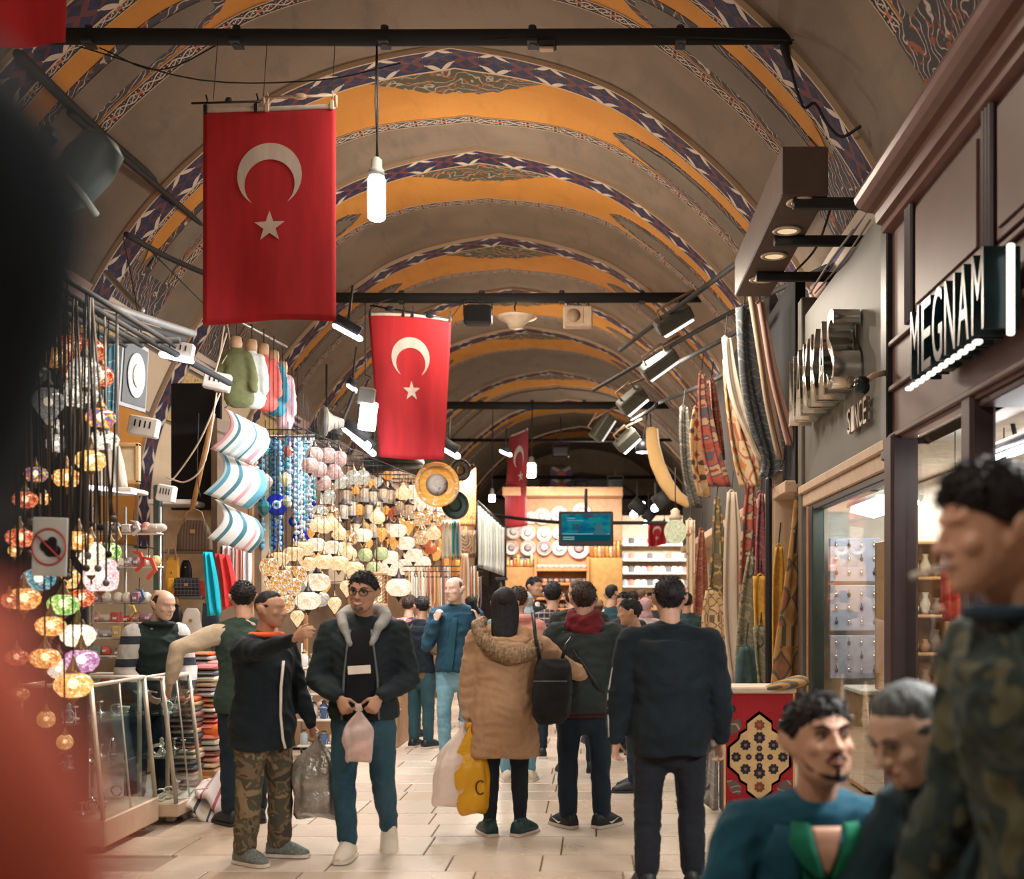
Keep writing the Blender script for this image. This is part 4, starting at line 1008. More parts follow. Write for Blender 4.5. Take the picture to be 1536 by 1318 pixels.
f3 = flag('dark red flag turned sideways beside the distant bulb, crescent half hidden', a+V((.01, .5, 0)), b+V((-.02, -.45, 0)), 140/1700*24.6, M_FLAGD, amp=.10, nf=.7, ph=1.2, clips=((.1, 1), (.9, 1)))
f4 = flag('small red flag with crescent over the lamp stall, left of the sideways flag', P(683, 697, 22), P(711, 697, 22), 52/1700*22, M_FLAGD, amp=.03, clips=((.1, 1), (.9, 1)))
f5 = flag('small red flag far off behind the marble globe lamp', P(972, 783, 23), P(999, 781, 23), 36/1700*23, M_FLAG, amp=.03, clips=((.1, 1), (.9, 1)))
f0 = flag('plain red lower corner of a flag hanging close overhead', P(-60, -130, 6.2), P(101, -130, 6.2), 198/1700*6.2, M_FLAG, amp=.03, nf=.8, ph=1.0, emblem=False)
# ---------------------------------------------------------------- pendant bulbs
M_BULB = emit('bulb_glow', (1, .97, .92), 40)
def pendant(label, top_, bot, r, h, base=.10):
    top_, bot = V(top_), V(bot); t = thing('pendant_bulb', bot, label, 'lamp')
    m = MB(); m.lathe([(r*.72, 0), (r, h*.06), (r, h*.9), (r*.8, h)], 14, tuple(bot)); m.build('bulb', M_BULB, t, True, True)
    m = MB(); m.lathe([(r*.9, h), (r*.85, h+base*.5), (r*.62, h+base*.6), (r*.6, h+base*1.3), (r*.25, h+base*1.5)], 14, tuple(bot)); m.build('socket', mat('socket_grey', (.20, .21, .19), .5), t, True, True)
    z = h+base*1.5; m = MB(); q = bot+V((0, 0, z)); m.tube([q, q.lerp(top_, .5)+V((.01, 0, 0)), top_], .008, 6); m.tube([q+V((.01, 0, 0)), q.lerp(top_, .5)+V((-.012, 0, 0)), top_], .006, 6); m.build('cord', M_DARK, t, True, True)
    return t
p = P(565, 330, 8.85); pendant('bare lit tube bulb hanging on a long cord right of the big flag', (p.x, 8.85, 5.92), p, .070, .34)
p = P(797, 716, 24.5); pendant('small round lit bulb beside the sideways flag', (p.x, 24.9, 5.92), p, .10, .30)
p = P(738, 752, 25); pendant('tiny lit bulb left of the sideways flag', (p.x, 25.2, 5.92), p, .07, .14)
pendant('added tube bulb hanging out of view over the street, frontal fill', (-1.4, 2.0, 6.0), (-1.4, 2.0, 4.3), .07, .34)  # invented bulb above the frame, adds light from the front
# floodlight with a glowing white lens beside the second flag
t = thing('work_lamp', P(552, 615, 13.5), 'square glowing work lamp hung on a wire at the edge of the second flag', 'lamp')
rot = Matrix.Rotation(.12, 3, 'Y') @ Matrix.Rotation(.25, 3, 'Z')
m = MB(); m.bbox(P(552, 624, 13.5), (.20, .06, .34), .03, rot); m.build('lens', emit('work_lamp_glow', (1, .97, .93), 22), t, False, True)
m = MB(); m.bbox(P(549, 594, 13.5), (.22, .10, .20), .02, rot); m.build('housing', mat('lamp_grey', (.22, .22, .20), .5), t, False, True)
m = MB(); m.tube([P(548, 580, 13.5), P(551, 572, 13.5), P(558, 566, 13.5), P(548, 562, 13.5), P(548, 470, 14.6), P(548, 447, 16.4)], .008, 6); m.build('hook', M_DARK, t, True, True)
# white dish lamp and white speaker under the second beam
t = thing('dish_lamp', P(774, 482, 16.3), 'white dish shaped lamp hanging under the second beam', 'lamp')
c = P(774, 492, 16.3); m = MB(); m.lathe([(.10, 0), (.13, .06), (.22, .13), (.30, .15), (.28, .165), (.05, .18)], 20, tuple(c)); m.build('dish', mat('dish_cream', (.66, .55, .42), .5), t, True, True)
m = MB(); m.tube([c+V((0, 0, .17)), c+V((-.02, 0, .3)), V((c.x, 16.4, 5.95))], .012, 6); m.build('bracket', M_DARK, t, True, True)
t = thing('speaker', P(867, 492, 16.2), 'cream box speaker with grille hung under the second beam', 'speaker')
c = P(867, 476, 16.2); m = MB(); m.bbox(c, (.42, .22, .29), .02); m.build('cabinet', mat('speaker_cream', (.58, .45, .32), .6), t, False, True)
m = MB(); m.bbox(c+V((-.05, -.115, 0)), (.26, .012, .22), .01); m.build('grille', mat('grille_cream', (.50, .38, .27), .8), t, False, True)
m = MB(); m.lathe([(.09, 0), (.095, .008), (.0, .012)], 18, tuple(c+V((-.06, -.122, 0))), axis=(0, -1, 0)); m.build('cone', mat('cone_tan', (.42, .31, .21), .8), t, True, True)
for dx in (-.15, .0, .15):
    m = MB(); m.tube([c+V((dx, 0, .14)), c+V((dx, .0, .22)), V((c.x+dx, 16.4, 5.92))], .009, 6); m.build('hanger', M_DARK, t, True, True)
def darkbox(label, px, py, Y, w, h, d, top_z=None):
    t = thing('floodlight', P(px, py, Y), label, 'lamp'); c = P(px, py, Y)
    m = MB(); m.bbox(c, (w, d, h), .03); m.build('housing', M_DARK, t, False, True)
    m = MB(); m.bbox(c+V((0, -d*.5-.01, 0)), (w*.86, .02, h*.8), .01); m.build('front_glass', mat('dark_glass', (.012, .016, .02), .15), t, False, True)
    m = MB(); m.tube([c+V((-w*.5, 0, 0)), c+V((-w*.5, 0, h*.75)), c+V((w*.5, 0, h*.75)), c+V((w*.5, 0, 0))], .015, 6); m.tube([c+V((0, 0, h*.75)), V((c.x, c.y, top_z or c.z+h+.1))], .015, 6); m.build('bracket', M_DARK, t, True, True)
darkbox('black floodlight under the second beam between flag and dish lamp', 717, 473, 16.3, .40, .28, .2, 5.95)
darkbox('black floodlight hanging in the far arch', 841, 678, 27, .40, .26, .25, 5.98)
darkbox('black box floodlight left of the painted panel, far end', 770, 738, 33, .5, .4, .3); darkbox('black box floodlight over the television, far end', 923, 731, 33, .45, .45, .3); darkbox('black floodlight just left of the television', 806, 756, 26, .38, .36, .3); darkbox('black floodlight right end of the farthest beam', 995, 735, 30, .45, .4, .3); darkbox('dark floodlight above the end shop', 872, 728, 36, .4, .3, .3)
# ---------------------------------------------------------------- angled floodlights on tubes, right haunch
def spotf(label, px, py, Y, w, L, ang, lit=.0, tilt=.6):
    """flat floodlight seen from the side: housing plus bright edge of the lens"""
    c = P(px, py, Y); t = thing('spotlight', c, label, 'lamp')
    rot = Matrix.Rotation(-ang, 3, 'Y') @ Matrix.Rotation(tilt, 3, 'X')
    m = MB(); m.bbox(c, (L, .22, w), .02, rot, 0); m.build('housing', mat('spot_olive', (.075, .078, .062), .55), t, False, True)
    m = MB(); m.bbox(c+rot @ V((.0, -.02, -w*.55)), (L*.86, .2, .02), .006, rot); m.build('lens', emit('spot_lens', (1, .93, .84), lit) if lit else mat('spot_glass', (.5, .45, .38), .2), t, False, True)
    m = MB(); m.tube([c+rot @ V((-L*.3, 0, w*.5)), c+rot @ V((-L*.3, 0, w*1.2)), c+rot @ V((L*.3, 0, w*1.2)), c+rot @ V((L*.3, 0, w*.5))], .018, 6); m.tube([c+rot @ V((0, 0, w*1.2)), c+V((.25, .0, .35))], .018, 6); m.build('bracket', mat('bracket_tan', (.30, .2, .14), .6), t, True, True)
spotf('olive floodlight highest on the tubes above the carpets', 1010, 479, 13.5, .17, .46, .55, 3.0)
spotf('olive floodlight second down on the tubes, lens edge lit', 988, 545, 14.5, .17, .50, .62, 1.5)
spotf('olive floodlight lowest on the slanting tubes, near the third beam', 948, 600, 17, .22, .44, .70, 3.0)
spotf('black floodlight hanging under the third beam', 903, 640, 20, .20, .50, 1.0, 1.0)
spotf('black floodlight with bright lens at the end of its arm', 940, 660, 19, .20, .42, .75, 8.0)
t = thing('downlight', P(965, 686, 20), 'small round lit downlight above the rolled cream carpet', 'lamp'); c = P(965, 678, 20)
m = MB(); m.lathe([(.14, 0), (.15, .16), (.05, .24)], 14, tuple(c)); m.build('can', M_BLK, t, True, True)
m = MB(); m.lathe([(.125, -.01), (.125, .012)], 14, tuple(c)); m.build('lens', emit('down_lens', (1, .95, .95), 14), t, True, True); m = MB(); m.tube([c+V((0, 0, .24)), c+V((.1, 0, .9))], .015, 6); m.build('stem', M_DARK, t, True, True)
# tubes and cables on the right haunch
def smooth(p, k=5):
    if len(p) < 3: return p
    q = [p[0]*2-p[1]]+p+[p[-1]*2-p[-2]]; out = []
    for i in range(1, len(q)-2):
        for j in range(k):
            f = j/k; out.append(.5*((2*q[i])+(q[i+1]-q[i-1])*f+(2*q[i-1]-5*q[i]+4*q[i+1]-q[i+2])*f*f+(3*q[i]-q[i-1]-3*q[i+1]+q[i+2])*f**3))
    return out+[p[-1]]
def pipe(label, pts, r, name='conduit', m_=None, cat='pipe'):
    m = MB(); pts = [V(p) for p in pts]; m.tube(smooth(pts), r, 8, round=True); o = m.build(name, m_ or M_IRON, None, True, loc=tuple(pts[0])); return tag(o, label, cat)
pipe('black tube slanting up to the light box, upper of the pair', [P(930, 525, 15.5), P(1105, 395, 11.5), P(1190, 335, 10.5)], .03)
pipe('black tube slanting above the carpets, lower of the pair', [P(890, 585, 17), P(1075, 480, 13.5), P(1240, 400, 10.9)], .028)
pipe('black tube reaching from the grey carpet to the spotlights', [P(985, 560, 16), P(1100, 500, 13), P(1130, 470, 12)], .03)
pipe('black rod running to the red kilim bundle', [P(985, 605, 18), P(1060, 575, 15), P(1090, 560, 14)], .03)
pipe('black rod holding the cream rolled carpet', [P(925, 645, 20), P(975, 615, 18), P(985, 605, 17.5)], .03)
for k, (pts, r) in enumerate((([P(1180, 62, 8.8), P(1188, 110, 8.8), P(1205, 160, 8.8), P(1222, 155, 8.8), P(1240, 185, 8.8), P(1262, 205, 8.8), P(1290, 190, 8.7)], .012), ([P(1280, 345, 8.4), P(1240, 400, 9.2), P(1215, 440, 10.5)], .010), ([P(1305, 330, 8.2), P(1265, 390, 9), P(1222, 440, 10.4)], .008), ([P(1250, 300, 8.6), P(1225, 370, 9.6), P(1190, 410, 10.6)], .010), ([P(1175, 70, 8.8), P(1185, 100, 8.8)], .03))):
    pipe(('hanging black cable looping from the beam end', 'grey cable behind the light box arm', 'pale cable behind the light box arm', 'dark cable under the light box', 'short black stub hanging from the beam end')[k], pts, r, 'cable', None if k not in (1, 2) else mat('cable_grey', (.25, .24, .21), .6), 'cable')
for k, (pts, r, lb) in enumerate((([P(120, 70, 9), P(300, 120, 9.2), P(480, 120, 9.4), P(600, 95, 9.4)], .006, 'sagging dark wire high over the big flag'), ([P(150, 72, 9), P(240, 105, 9.1), P(340, 60, 9.1)], .006, 'short sagging wire below the first beam'), ([P(660, 65, 8.85), P(760, 58, 8.8), P(860, 52, 8.85), P(1190, 60, 8.7)], .006, 'grey wire lying along the first beam'))):
    pipe(lb, pts, r, 'cable', None, 'cable')
t = thing('junction_box', P(820, 70, 8.8), 'small dark box under the first beam', 'box'); m = MB(); m.bbox(P(820, 68, 8.8), (.15, .10, .05), .01); m.build('housing', M_DARK, t, False, True); m = MB(); m.bbox(P(820, 74, 8.76), (.11, .06, .02), .004); m.build('label_plate', M_BEIGE, t, False, True)
# ---------------------------------------------------------------- bars and fittings on the left haunch
pipe('thick black bar running along the vault side above the floodlight', [P(28, 82, 8.9), P(145, 195, 10.2), P(250, 285, 12.2), P(312, 338, 13.5)], .045)
pipe('second black bar running below the thick one', [P(105, 170, 9.6), P(215, 262, 11.2), P(312, 345, 13.4)], .032)
pipe('thin black bar lower on the vault side', [P(190, 352, 10.5), P(250, 385, 11.3), P(312, 412, 12)], .03)
pipe('grey steel strut standing out over the lantern stall', [P(160, 410, 9.4), P(212, 465, 9.0)], .03, 'strut', M_STEEL)
pipe('grey rail carrying lamp tubes over the left stalls', [P(140, 450, 7.4), P(212, 475, 8.4), P(290, 500, 9.8)], .032, 'lamp_rail', mat('rail_grey', (.22, .22, .21), .5), 'rail')
pipe('black rail below the grey one', [P(150, 470, 7.4), P(230, 495, 8.4), P(275, 508, 9.2)], .028, 'lamp_rail', None, 'rail')
pipe('black arm holding the emergency light box', [P(214, 504, 8.6), P(252, 525, 9), P(345, 575, 10.2)], .028, 'lamp_rail', None, 'rail')
t = thing('floodlight', P(128, 262, 6.4), 'big teal grey floodlight in the shade of the vault side', 'lamp')
c = P(122, 262, 6.4); m = MB(); rings = []
for q, w, z in ((0, .05, .26), (.2, .13, .22), (.5, .16, .08), (.8, .14, -.10), (1, .05, -.24)): rings.append([c+Matrix.Rotation(.65, 3, 'Y') @ V((w*math.cos(a), .08*math.sin(a), z)) for a in [2*PI*k/16 for k in range(16)]])
m.loft(rings[::-1]); m.build('housing', mat('flood_teal', (.07, .10, .115), .5), t, True, True)
m = MB(); m.tube([P(102, 262, 6.3), P(145, 322, 6.3)], .02, 8); m.build('handle_bar', mat('flood_bar', (.22, .26, .26), .5), t, True, True)
m = MB(); m.tube([P(78, 200, 6.4), P(52, 222, 6.5)], .05, 8); m.build('bracket', M_DARK, t, True, True)
t = thing('tube_lamp', P(30, 205, 6.2), 'short cyan tinted tube lamp glowing in the dark upper corner', 'lamp'); m = MB(); m.tube([P(12, 192, 6.2), P(48, 216, 6.2)], .022, 8, round=True); m.build('tube', emit('cyan_tube', (.35, .80, .95), 1.6), t, True, True); m = MB(); m.tube([P(8, 188, 6.22), P(52, 219, 6.22)], .03, 8); m.build('holder', M_DARK, t, True, True)
# tube lamps
M_TUBE = emit('tube_white', (.88, .90, 1), 26)
def tubelamp(label, a, b, r=.03, hood=True, back=(0, .0, .06), m_=None):
    a, b = V(a), V(b); t = thing('tube_lamp', a.lerp(b, .5), label, 'lamp')
    m = MB(); m.tube([a, b], r, 8, round=True); m.build('tube', m_ or M_TUBE, t, True, True)
    if hood: m = MB(); m.tube([a+V(back)*1.1, b+V(back)*1.1], (r*2.2, r*1.2), 8, ref=(1, 0, 0)); m.tube([a.lerp(b, .5)+V(back), a.lerp(b, .5)+V(back)+V((0, .25, .5))], .015, 6); m.build('reflector', M_DARK, t, True, True)
    return t
tubelamp('slanted white tube lamp just below the corner of the big flag', P(503, 488, 12), P(540, 508, 12))
tubelamp('small tube lamp behind the work lamp', P(523, 578, 14), P(534, 586, 14), .025)
tubelamp('long white tube lamp left of the second flag bottom, upper of two', P(518, 643, 14), P(552, 668, 14), .04)
tubelamp('white tube lamp by the second flag bottom, lower of two', P(530, 655, 14.2), P(560, 680, 14.2), .035)
tubelamp('tube lamp right of the second flag bottom', P(659, 668, 17), P(686, 684, 17), .045)
tubelamp('tube lamp glowing left of the sideways flag, near its crescent', P(752, 676, 24), P(765, 682, 24), .04)
tubelamp('tube lamp beside the far shopfront right of the television', P(982, 762, 21), P(1005, 748, 21), .07); tubelamp('short bluish tube lamp right of the television', P(950, 772, 22), P(963, 757, 22), .07); tubelamp('pale tube lamp hanging low at the far right', P(968, 785, 23), P(980, 770, 23), .05)
tubelamp('tube lamp above the mahogany shop window', V((2.5, 6.3, 2.45)), V((2.5, 7.1, 2.45)), .025, True)
# emergency light boxes with slots
M_WBOX = mat('white_box', (.75, .72, .68), .5)
def slotbox(label, px, py, Y, w, h, rz=0.0, lit=0):
    c = P(px, py, Y); t = thing('emergency_light', c, label, 'lamp'); rot = Matrix.Rotation(rz, 3, 'Z') @ Matrix.Rotation(.18, 3, 'Y')
    m = MB(); m.bbox(c, (w, .10, h), .01, rot); m.build('case', M_WBOX, t, False, True)
    for k in range(4): m = MB(); m.bbox(c+rot @ V(((k-1.5)*w*.17, -.052, h*.1)), (w*.05, .01, h*.36), .002, rot); m.build('slot', M_BLK, t, False, True)
    if lit: m = MB(); m.bbox(c+rot @ V((0, -.02, -h*.62)), (w*1.1, .08, h*.28), .01, rot); m.build('tube', emit('slot_tube', (.9, .9, 1), 14), t, False, True)
    return t
slotbox('white emergency light box with slots beside the framed medallion', 268, 524, 9.2, .24, .12, .2, 1); slotbox('larger white emergency light box with slots by the hanging shirts', 326, 572, 10.4, .24, .16, .2); slotbox('white box with slots on the rib, below the medallion picture', 216, 640, 8.8, .22, .15, .1); slotbox('small white box with slots on the wall above the handbag', 250, 740, 9.4, .14, .14)
# loose cables hanging there
for k, pts in enumerate(([P(330, 590, 10.4), P(300, 660, 10.6), P(265, 712, 10.8), P(252, 722, 10.8)], [P(325, 590, 10.4), P(308, 690, 10.5), P(280, 722, 10.6), P(250, 716, 10.7)], [P(336, 490, 10.6), P(330, 530, 10.5), P(322, 560, 10.4), P(340, 500, 10.6)], [P(298, 620, 10.8), P(296, 700, 10.8), P(300, 745, 10.8)], [P(340, 478, 11), P(345, 520, 11), P(333, 545, 10.8)], [P(185, 355, 8.6), P(200, 430, 8.4), P(212, 500, 8.4)], [P(225, 375, 9.2), P(250, 400, 9.4), P(330, 480, 10.5)])):
    pipe(('cream cable hanging in a long loop below the emergency box', 'second cream cable looping below the emergency box', 'bunch of pale wire behind the big flag corner', 'dark wire down the black shade board', 'pale wire beside the shirts', 'thin dark wire down from the strut', 'thin grey wire along the haunch')[k], pts, .008 if k < 3 else .005, 'cable', mat('cable_cream', (.62, .50, .38), .6) if k in (0, 1, 2, 4) else None, 'cable')
# wall clock / round horn speaker
t = thing('horn_speaker', P(483, 632, 13), 'round horn speaker with cream face above the evil eye stall', 'speaker'); c = P(484, 632, 13)
m = MB(); m.lathe([(.05, .24), (.08, .12), (.15, .02), (.19, 0)], 20, tuple(c), axis=(.85, .5, 0)); m.build('horn', mat('horn_grey', (.25, .23, .2), .5), t, True, True)
m = MB(); m.lathe([(.17, .015), (.17, .03), (.0, .035)], 20, tuple(c), axis=(.85, .5, 0)); m.build('horn_face', mat('horn_face', (.42, .35, .26), .6), t, True, True)
m = MB(); m.tube([c+V((.2, .1, 0)), c+V((.3, .3, .4))], .02, 6); m.build('bracket', M_DARK, t, True, True)
# television
t = thing('television', P(879, 793, 21), 'flat television on a pole hung over the crowd, news picture in blue', 'television'); c = P(879, 793, 21); s = 21/F
m = MB(); m.bbox(c, (82*s, .09, 52*s), .02); m.build('casing', M_BLK, t, False, True)
def screen():
    tt = NT('television_screen'); sp = tt.n('SeparateXYZ', {0: tt.coord('Generated')}); x, z = sp.outputs[0], sp.outputs[2]
    n = tt.noise(tt.coord('Generated'), 3.5, 2)
    col = tt.mix(tt.ramp(n, [(.4, (0, 0, 0)), (.6, (1, 1, 1))]), (.004, .10, .19), (.01, .22, .24))
    col = tt.mix(tt.math('LESS_THAN', z, .24), col, (.004, .07, .09))
    return tt.surf(tt.n('Emission', {'Color': col, 'Strength': .85}).outputs[0])
m = MB(); m.box(c+V((0, -.05, .02)), (73*s, .012, 40*s)); m.build('screen', screen(), t, False, True)
me = text_mesh('70', 13*s, .002); me.materials.append(emit('tv_red', (.12, .02, .06), .6)); o = bpy.data.objects.new('numeral', me); C.objects.link(o); o.parent = t; o.location = (-16*s, -.064, .02); o.rotation_euler = (PI/2, 0, 0)
for (dx, dz, w, h, col) in ((-22, 14, 12, 1.2, (.2, .45, .55)), (-16, 10.5, 24, 1, (.15, .35, .5)), (0, -9.5, 70, 1.4, (.2, .45, .5)), (-26, -14.5, 17, 1.6, (.25, .5, .5)), (-26, -17.5, 17, 1.6, (.25, .5, .5)), (6, 16.5, 12, 2.2, (.16, .03, .03))):
    m = MB(); m.box(c+V((dx*s, -.058, .02+dz*s)), (w*s, .006, h*s)); m.build('caption_line', emit('tv_line', col, .8), t, False, True)
m = MB(); hc_ = c+V((19*s, -.06, .02-1*s)); m.lathe([(.0, 0), (6.5*s, .001), (6.5*s, .004)], 16, tuple(hc_+V((0, 0, 2*s))), axis=(0, -1, 0)); m.prism([hc_+V((x*s, 0, z*s)) for x, z in ((-9, -10), (-7, -4), (0, -1), (8, -4), (15, -10))], V((0, -.004, 0))); m.build('presenter', emit('tv_presenter', (.05, .16, .18), .8), t, False, True)
m = MB(); m.tube([c+V((0, .05, .2)), c+V((0, .1, .6)), c+V((0, .15, .75))], .03, 8); m.build('pole', M_DARK, t, True, True)
pipe('thin black rail running through behind the television', [P(735, 772, 24), P(835, 783, 22), P(960, 784, 21.5), P(1040, 786, 21)], .035, 'rail', None, 'rail')
# marble globe lamp
t = thing('globe_lamp', P(1013, 797, 16), 'large veined marble globe lamp hanging by the carpets', 'lamp'); c = P(1013, 797, 16)
tt = NT('marble_globe'); n = tt.noise(tt.coord(), 9, 4, dist=2); col = tt.ramp(n, [(.42, (.75, .68, .42)), (.5, (.52, .50, .25)), (.58, (.80, .74, .52))]); mg = tt.surf(tt.n('Emission', {'Color': col, 'Strength': 1.1}).outputs[0])
m = MB(); m.ball(c, (.16, .16, .175), 18, 12); m.build('globe', mg, t, True, True)
m = MB(); m.lathe([(.08, .16), (.10, .20), (.06, .25), (.07, .29), (.02, .33)], 16, tuple(c)); m.build('cap', mat('cap_cream', (.6, .5, .38), .4), t, True, True)
m = MB(); m.tube([c+V((0, 0, .33)), c+V((0, 0, .9))], .008, 6); m.build('chain', M_DARK, t, True, True)
# ================================================================ LEFT STALLS
def mosaic(name, cols, strength, sc=6.5, tp=.06):
    t = NT(name); co = t.coord()
    vo = t.n('TexVoronoi', {'Vector': co, 'Scale': sc}); ve = t.n('TexVoronoi', {'Vector': co, 'Scale': sc}, feature='DISTANCE_TO_EDGE')
    sp = t.n('SeparateColor', {0: vo.outputs['Color']}).outputs[0]
    n = len(cols); col = t.ramp(sp, [(i/n, c) for i, c in enumerate(cols)], 'CONSTANT')
    ed = t.math('LESS_THAN', ve.outputs['Distance'], .05)
    col = t.mix(ed, col, tuple(c*.12 for c in cols[0]))
    em = t.n('Emission', {'Color': col, 'Strength': strength}).outputs[0]
    gl = t.n('BsdfGlossy', {'Color': (.8, .8, .8), 'Roughness': .15}).outputs[0]
    tr = t.n('BsdfTransparent', {'Color': (1, .93, .82)}).outputs[0]
    s = t.n('MixShader', {0: .10, 1: em, 2: gl}).outputs[0]
    m = t.surf(t.n('MixShader', {0: tp, 1: s, 2: tr}).outputs[0]); m.cycles.emission_sampling = 'NONE'; return m
LC = {
 'red': ((.60, .05, .02), (.85, .22, .06), (.45, .03, .02), (.9, .42, .2)), 'orange': ((.85, .28, .04), (.95, .5, .12), (.6, .14, .03), (.95, .7, .35)),
 'amber': ((.95, .55, .16), (.9, .42, .1), (.95, .72, .36), (.7, .3, .08)), 'silver': ((.62, .54, .44), (.85, .76, .64), (.32, .27, .22), (.9, .84, .74)),
 'green': ((.20, .42, .06), (.35, .58, .14), (.12, .3, .06), (.75, .8, .4)), 'purple': ((.45, .18, .38), (.62, .3, .5), (.35, .12, .28), (.8, .55, .65)),
 'teal': ((.05, .25, .30), (.10, .42, .45), (.03, .15, .2), (.5, .7, .7)), 'multi': ((.85, .3, .05), (.08, .12, .45), (.9, .75, .2), (.6, .08, .1)),
 'pale': ((.55, .50, .45), (.72, .66, .58), (.45, .40, .36), (.8, .74, .66)), 'cream': ((.95, .80, .58), (.95, .86, .68), (.9, .7, .45), (1, .9, .75)),
 'pink': ((.85, .55, .52), (.9, .68, .66), (.7, .4, .42), (.95, .8, .76)), 'white': ((.95, .9, .84), (.9, .84, .76), (.98, .95, .9), (.85, .78, .7))}
LM = {}
def lmat(c, st):
    if (c, st) not in LM: LM[c, st] = mosaic('mosaic_'+c, LC[c], st*1.5)
    return LM[c, st]
M_CAP = mat('lamp_brass', (.20, .13, .07), .35, .7); M_CAPD = mat('lamp_cap_dark', (.04, .03, .028), .45, .5)
M_HOT = emit('lantern_bulb', (1, .84, .58), 26, False)
SHAPES = {
 'globe': [(.30, -.92), (.62, -.78), (.88, -.48), (1.0, 0), (.88, .48), (.62, .78), (.30, .92)],
 'bowl': [(.2, -.72), (.62, -.62), (.95, -.25), (1.0, .08), (.82, .42), (.45, .60)],
 'drop': [(.06, -1.45), (.25, -1.1), (.62, -.6), (.95, -.1), (.92, .35), (.6, .75), (.28, .95)],
 'drum': [(.55, -.95), (.9, -.8), (1, -.3), (1, .3), (.9, .8), (.55, .95)],
 'onion': [(.15, -.85), (.55, -.75), (.95, -.35), (1.0, .05), (.8, .45), (.45, .75), (.22, 1.1), (.10, 1.45)]}
LPROTO = {}; XB = [-2.55, -2.65, -2.75, -2.85, -2.95, -3.05, -3.15]
def lantern(label, pos, r, col, shape='globe', st=1.0, top=None, group=None, fine=True):
    """hanging mosaic lantern: glass, bulb inside, metal cap, tail, chain"""
    pos = V(pos); L = (top if top is not None else pos.z+r*5)-pos.z
    key = (shape, fine)
    if key not in LPROTO:
        n = 20 if fine else 12; d = {}
        m = MB(); m.lathe(SHAPES[shape], n); d['glass'] = m
        hi = SHAPES[shape][-1][1]; lo = SHAPES[shape][0][1]
        m = MB(); m.lathe([(.42, hi-.10), (.36, hi+.15), (.20, hi+.42), (.10, hi+.75), (.04, hi+1.0)], n); d['cap'] = m
        m = MB(); m.lathe([(.03, lo-.55), (.09, lo-.38), (.05, lo-.28), (.28, lo-.05), (.30, lo+.06)], 10); d['tail'] = m
        m = MB(); m.ball((0, 0, .05), .28, 10, 6); d['bulb'] = m
        LPROTO[key] = {k: (v.v, v.f) for k, v in d.items()}
    t = thing('lantern', pos, label, 'lamp', group)
    mats = {'glass': lmat(col, st), 'cap': M_CAPD if col in ('pale', 'silver') else M_CAP, 'tail': M_CAP, 'bulb': M_HOT}
    for k, (vs, fs) in LPROTO[key].items():
        if not fine and k in ('bulb', 'tail'): continue
        mk = (key, k, col, st)
        if mk not in LPROTO_M:
            m = MB(); m.add(vs, fs); LPROTO_M[mk] = m.mesh(k, mats[k], True)
        o = bpy.data.objects.new(k, LPROTO_M[mk]); C.objects.link(o); o.parent = t; o.scale = (r, r, r)
    m = MB(); hi = SHAPES[shape][-1][1]; m.tube([(0, 0, r*(hi+.9)), (min(XB, key=lambda q: abs(q-pos.x))-pos.x, 0, L)], .004, 5); m.build('chain', M_CHAIN, t)
    return t
LPROTO_M = {}
# ---- near lantern cluster at the edge of the street (about 6 m away)
NEAR = [(105, 522, 17, 'red', 'globe', .8, 6.3), (122, 527, 15, 'red', 'onion', .7, 6.5), (139, 526, 15, 'red', 'globe', .7, 6.2), (85, 537, 14, 'orange', 'globe', .9, 6.1), (128, 559, 20, 'silver', 'globe', 1.0, 6.0), (153, 564, 14, 'red', 'globe', .9, 6.4), (104, 563, 13, 'red', 'drum', .5, 6.6), (111, 590, 18, 'silver', 'globe', 1.0, 6.2), (134, 598, 15, 'silver', 'globe', .9, 6.5), (73, 604, 20, 'pale', 'drop', .45, 5.8), (59, 562, 14, 'pale', 'globe', .25, 5.8), (151, 626, 18, 'multi', 'bowl', .9, 6.0), (83, 640, 10, 'silver', 'globe', .8, 6.3), (84, 665, 11, 'silver', 'drum', .8, 6.2), (156, 660, 18, 'silver', 'bowl', 1.1, 6.2), (136, 690, 19, 'amber', 'bowl', 1.1, 6.0), (54, 711, 14, 'multi', 'bowl', .8, 5.8), (100, 716, 17, 'orange', 'bowl', 1.0, 6.1), (38, 749, 15, 'red', 'bowl', .9, 5.7), (66, 748, 8, 'orange', 'globe', .8, 6.3),
        (30, 806, 17, 'red', 'bowl', 1.0, 5.6), (118, 810, 17, 'orange', 'bowl', 1.1, 5.9), (22, 826, 8, 'orange', 'globe', .8, 5.9), (137, 832, 18, 'cream', 'drop', 1.0, 6.2), (165, 829, 14, 'green', 'globe', 1.0, 6.6), (151, 862, 21, 'pink', 'drum', 1.0, 6.3), (36, 897, 20, 'orange', 'bowl', 1.0, 5.5), (95, 906, 19, 'green', 'bowl', 1.1, 5.7), (76, 938, 18, 'orange', 'bowl', 1.1, 5.6), (117, 952, 21, 'cream', 'bowl', 1.1, 5.8), (68, 986, 18, 'orange', 'bowl', 1.1, 5.4), (122, 990, 21, 'purple', 'bowl', 1.0, 5.7), (58, 868, 20, 'teal', 'bowl', .7, 5.8), (122, 896, 16, 'red', 'bowl', .9, 6.2), (110, 1026, 23, 'amber', 'bowl', 1.2, 5.5), (26, 985, 14, 'red', 'bowl', .6, 5.2), (88, 1004, 13, 'cream', 'onion', .9, 5.9), (14, 900, 10, 'red', 'globe', .6, 5.4), (105, 868, 13, 'amber', 'globe', 1.0, 6.3), (70, 1078, 11, 'amber', 'globe', 1.0, 5.4), (98, 1112, 10, 'amber', 'globe', .9, 5.4), (30, 1040, 12, 'orange', 'bowl', .8, 5.2)]
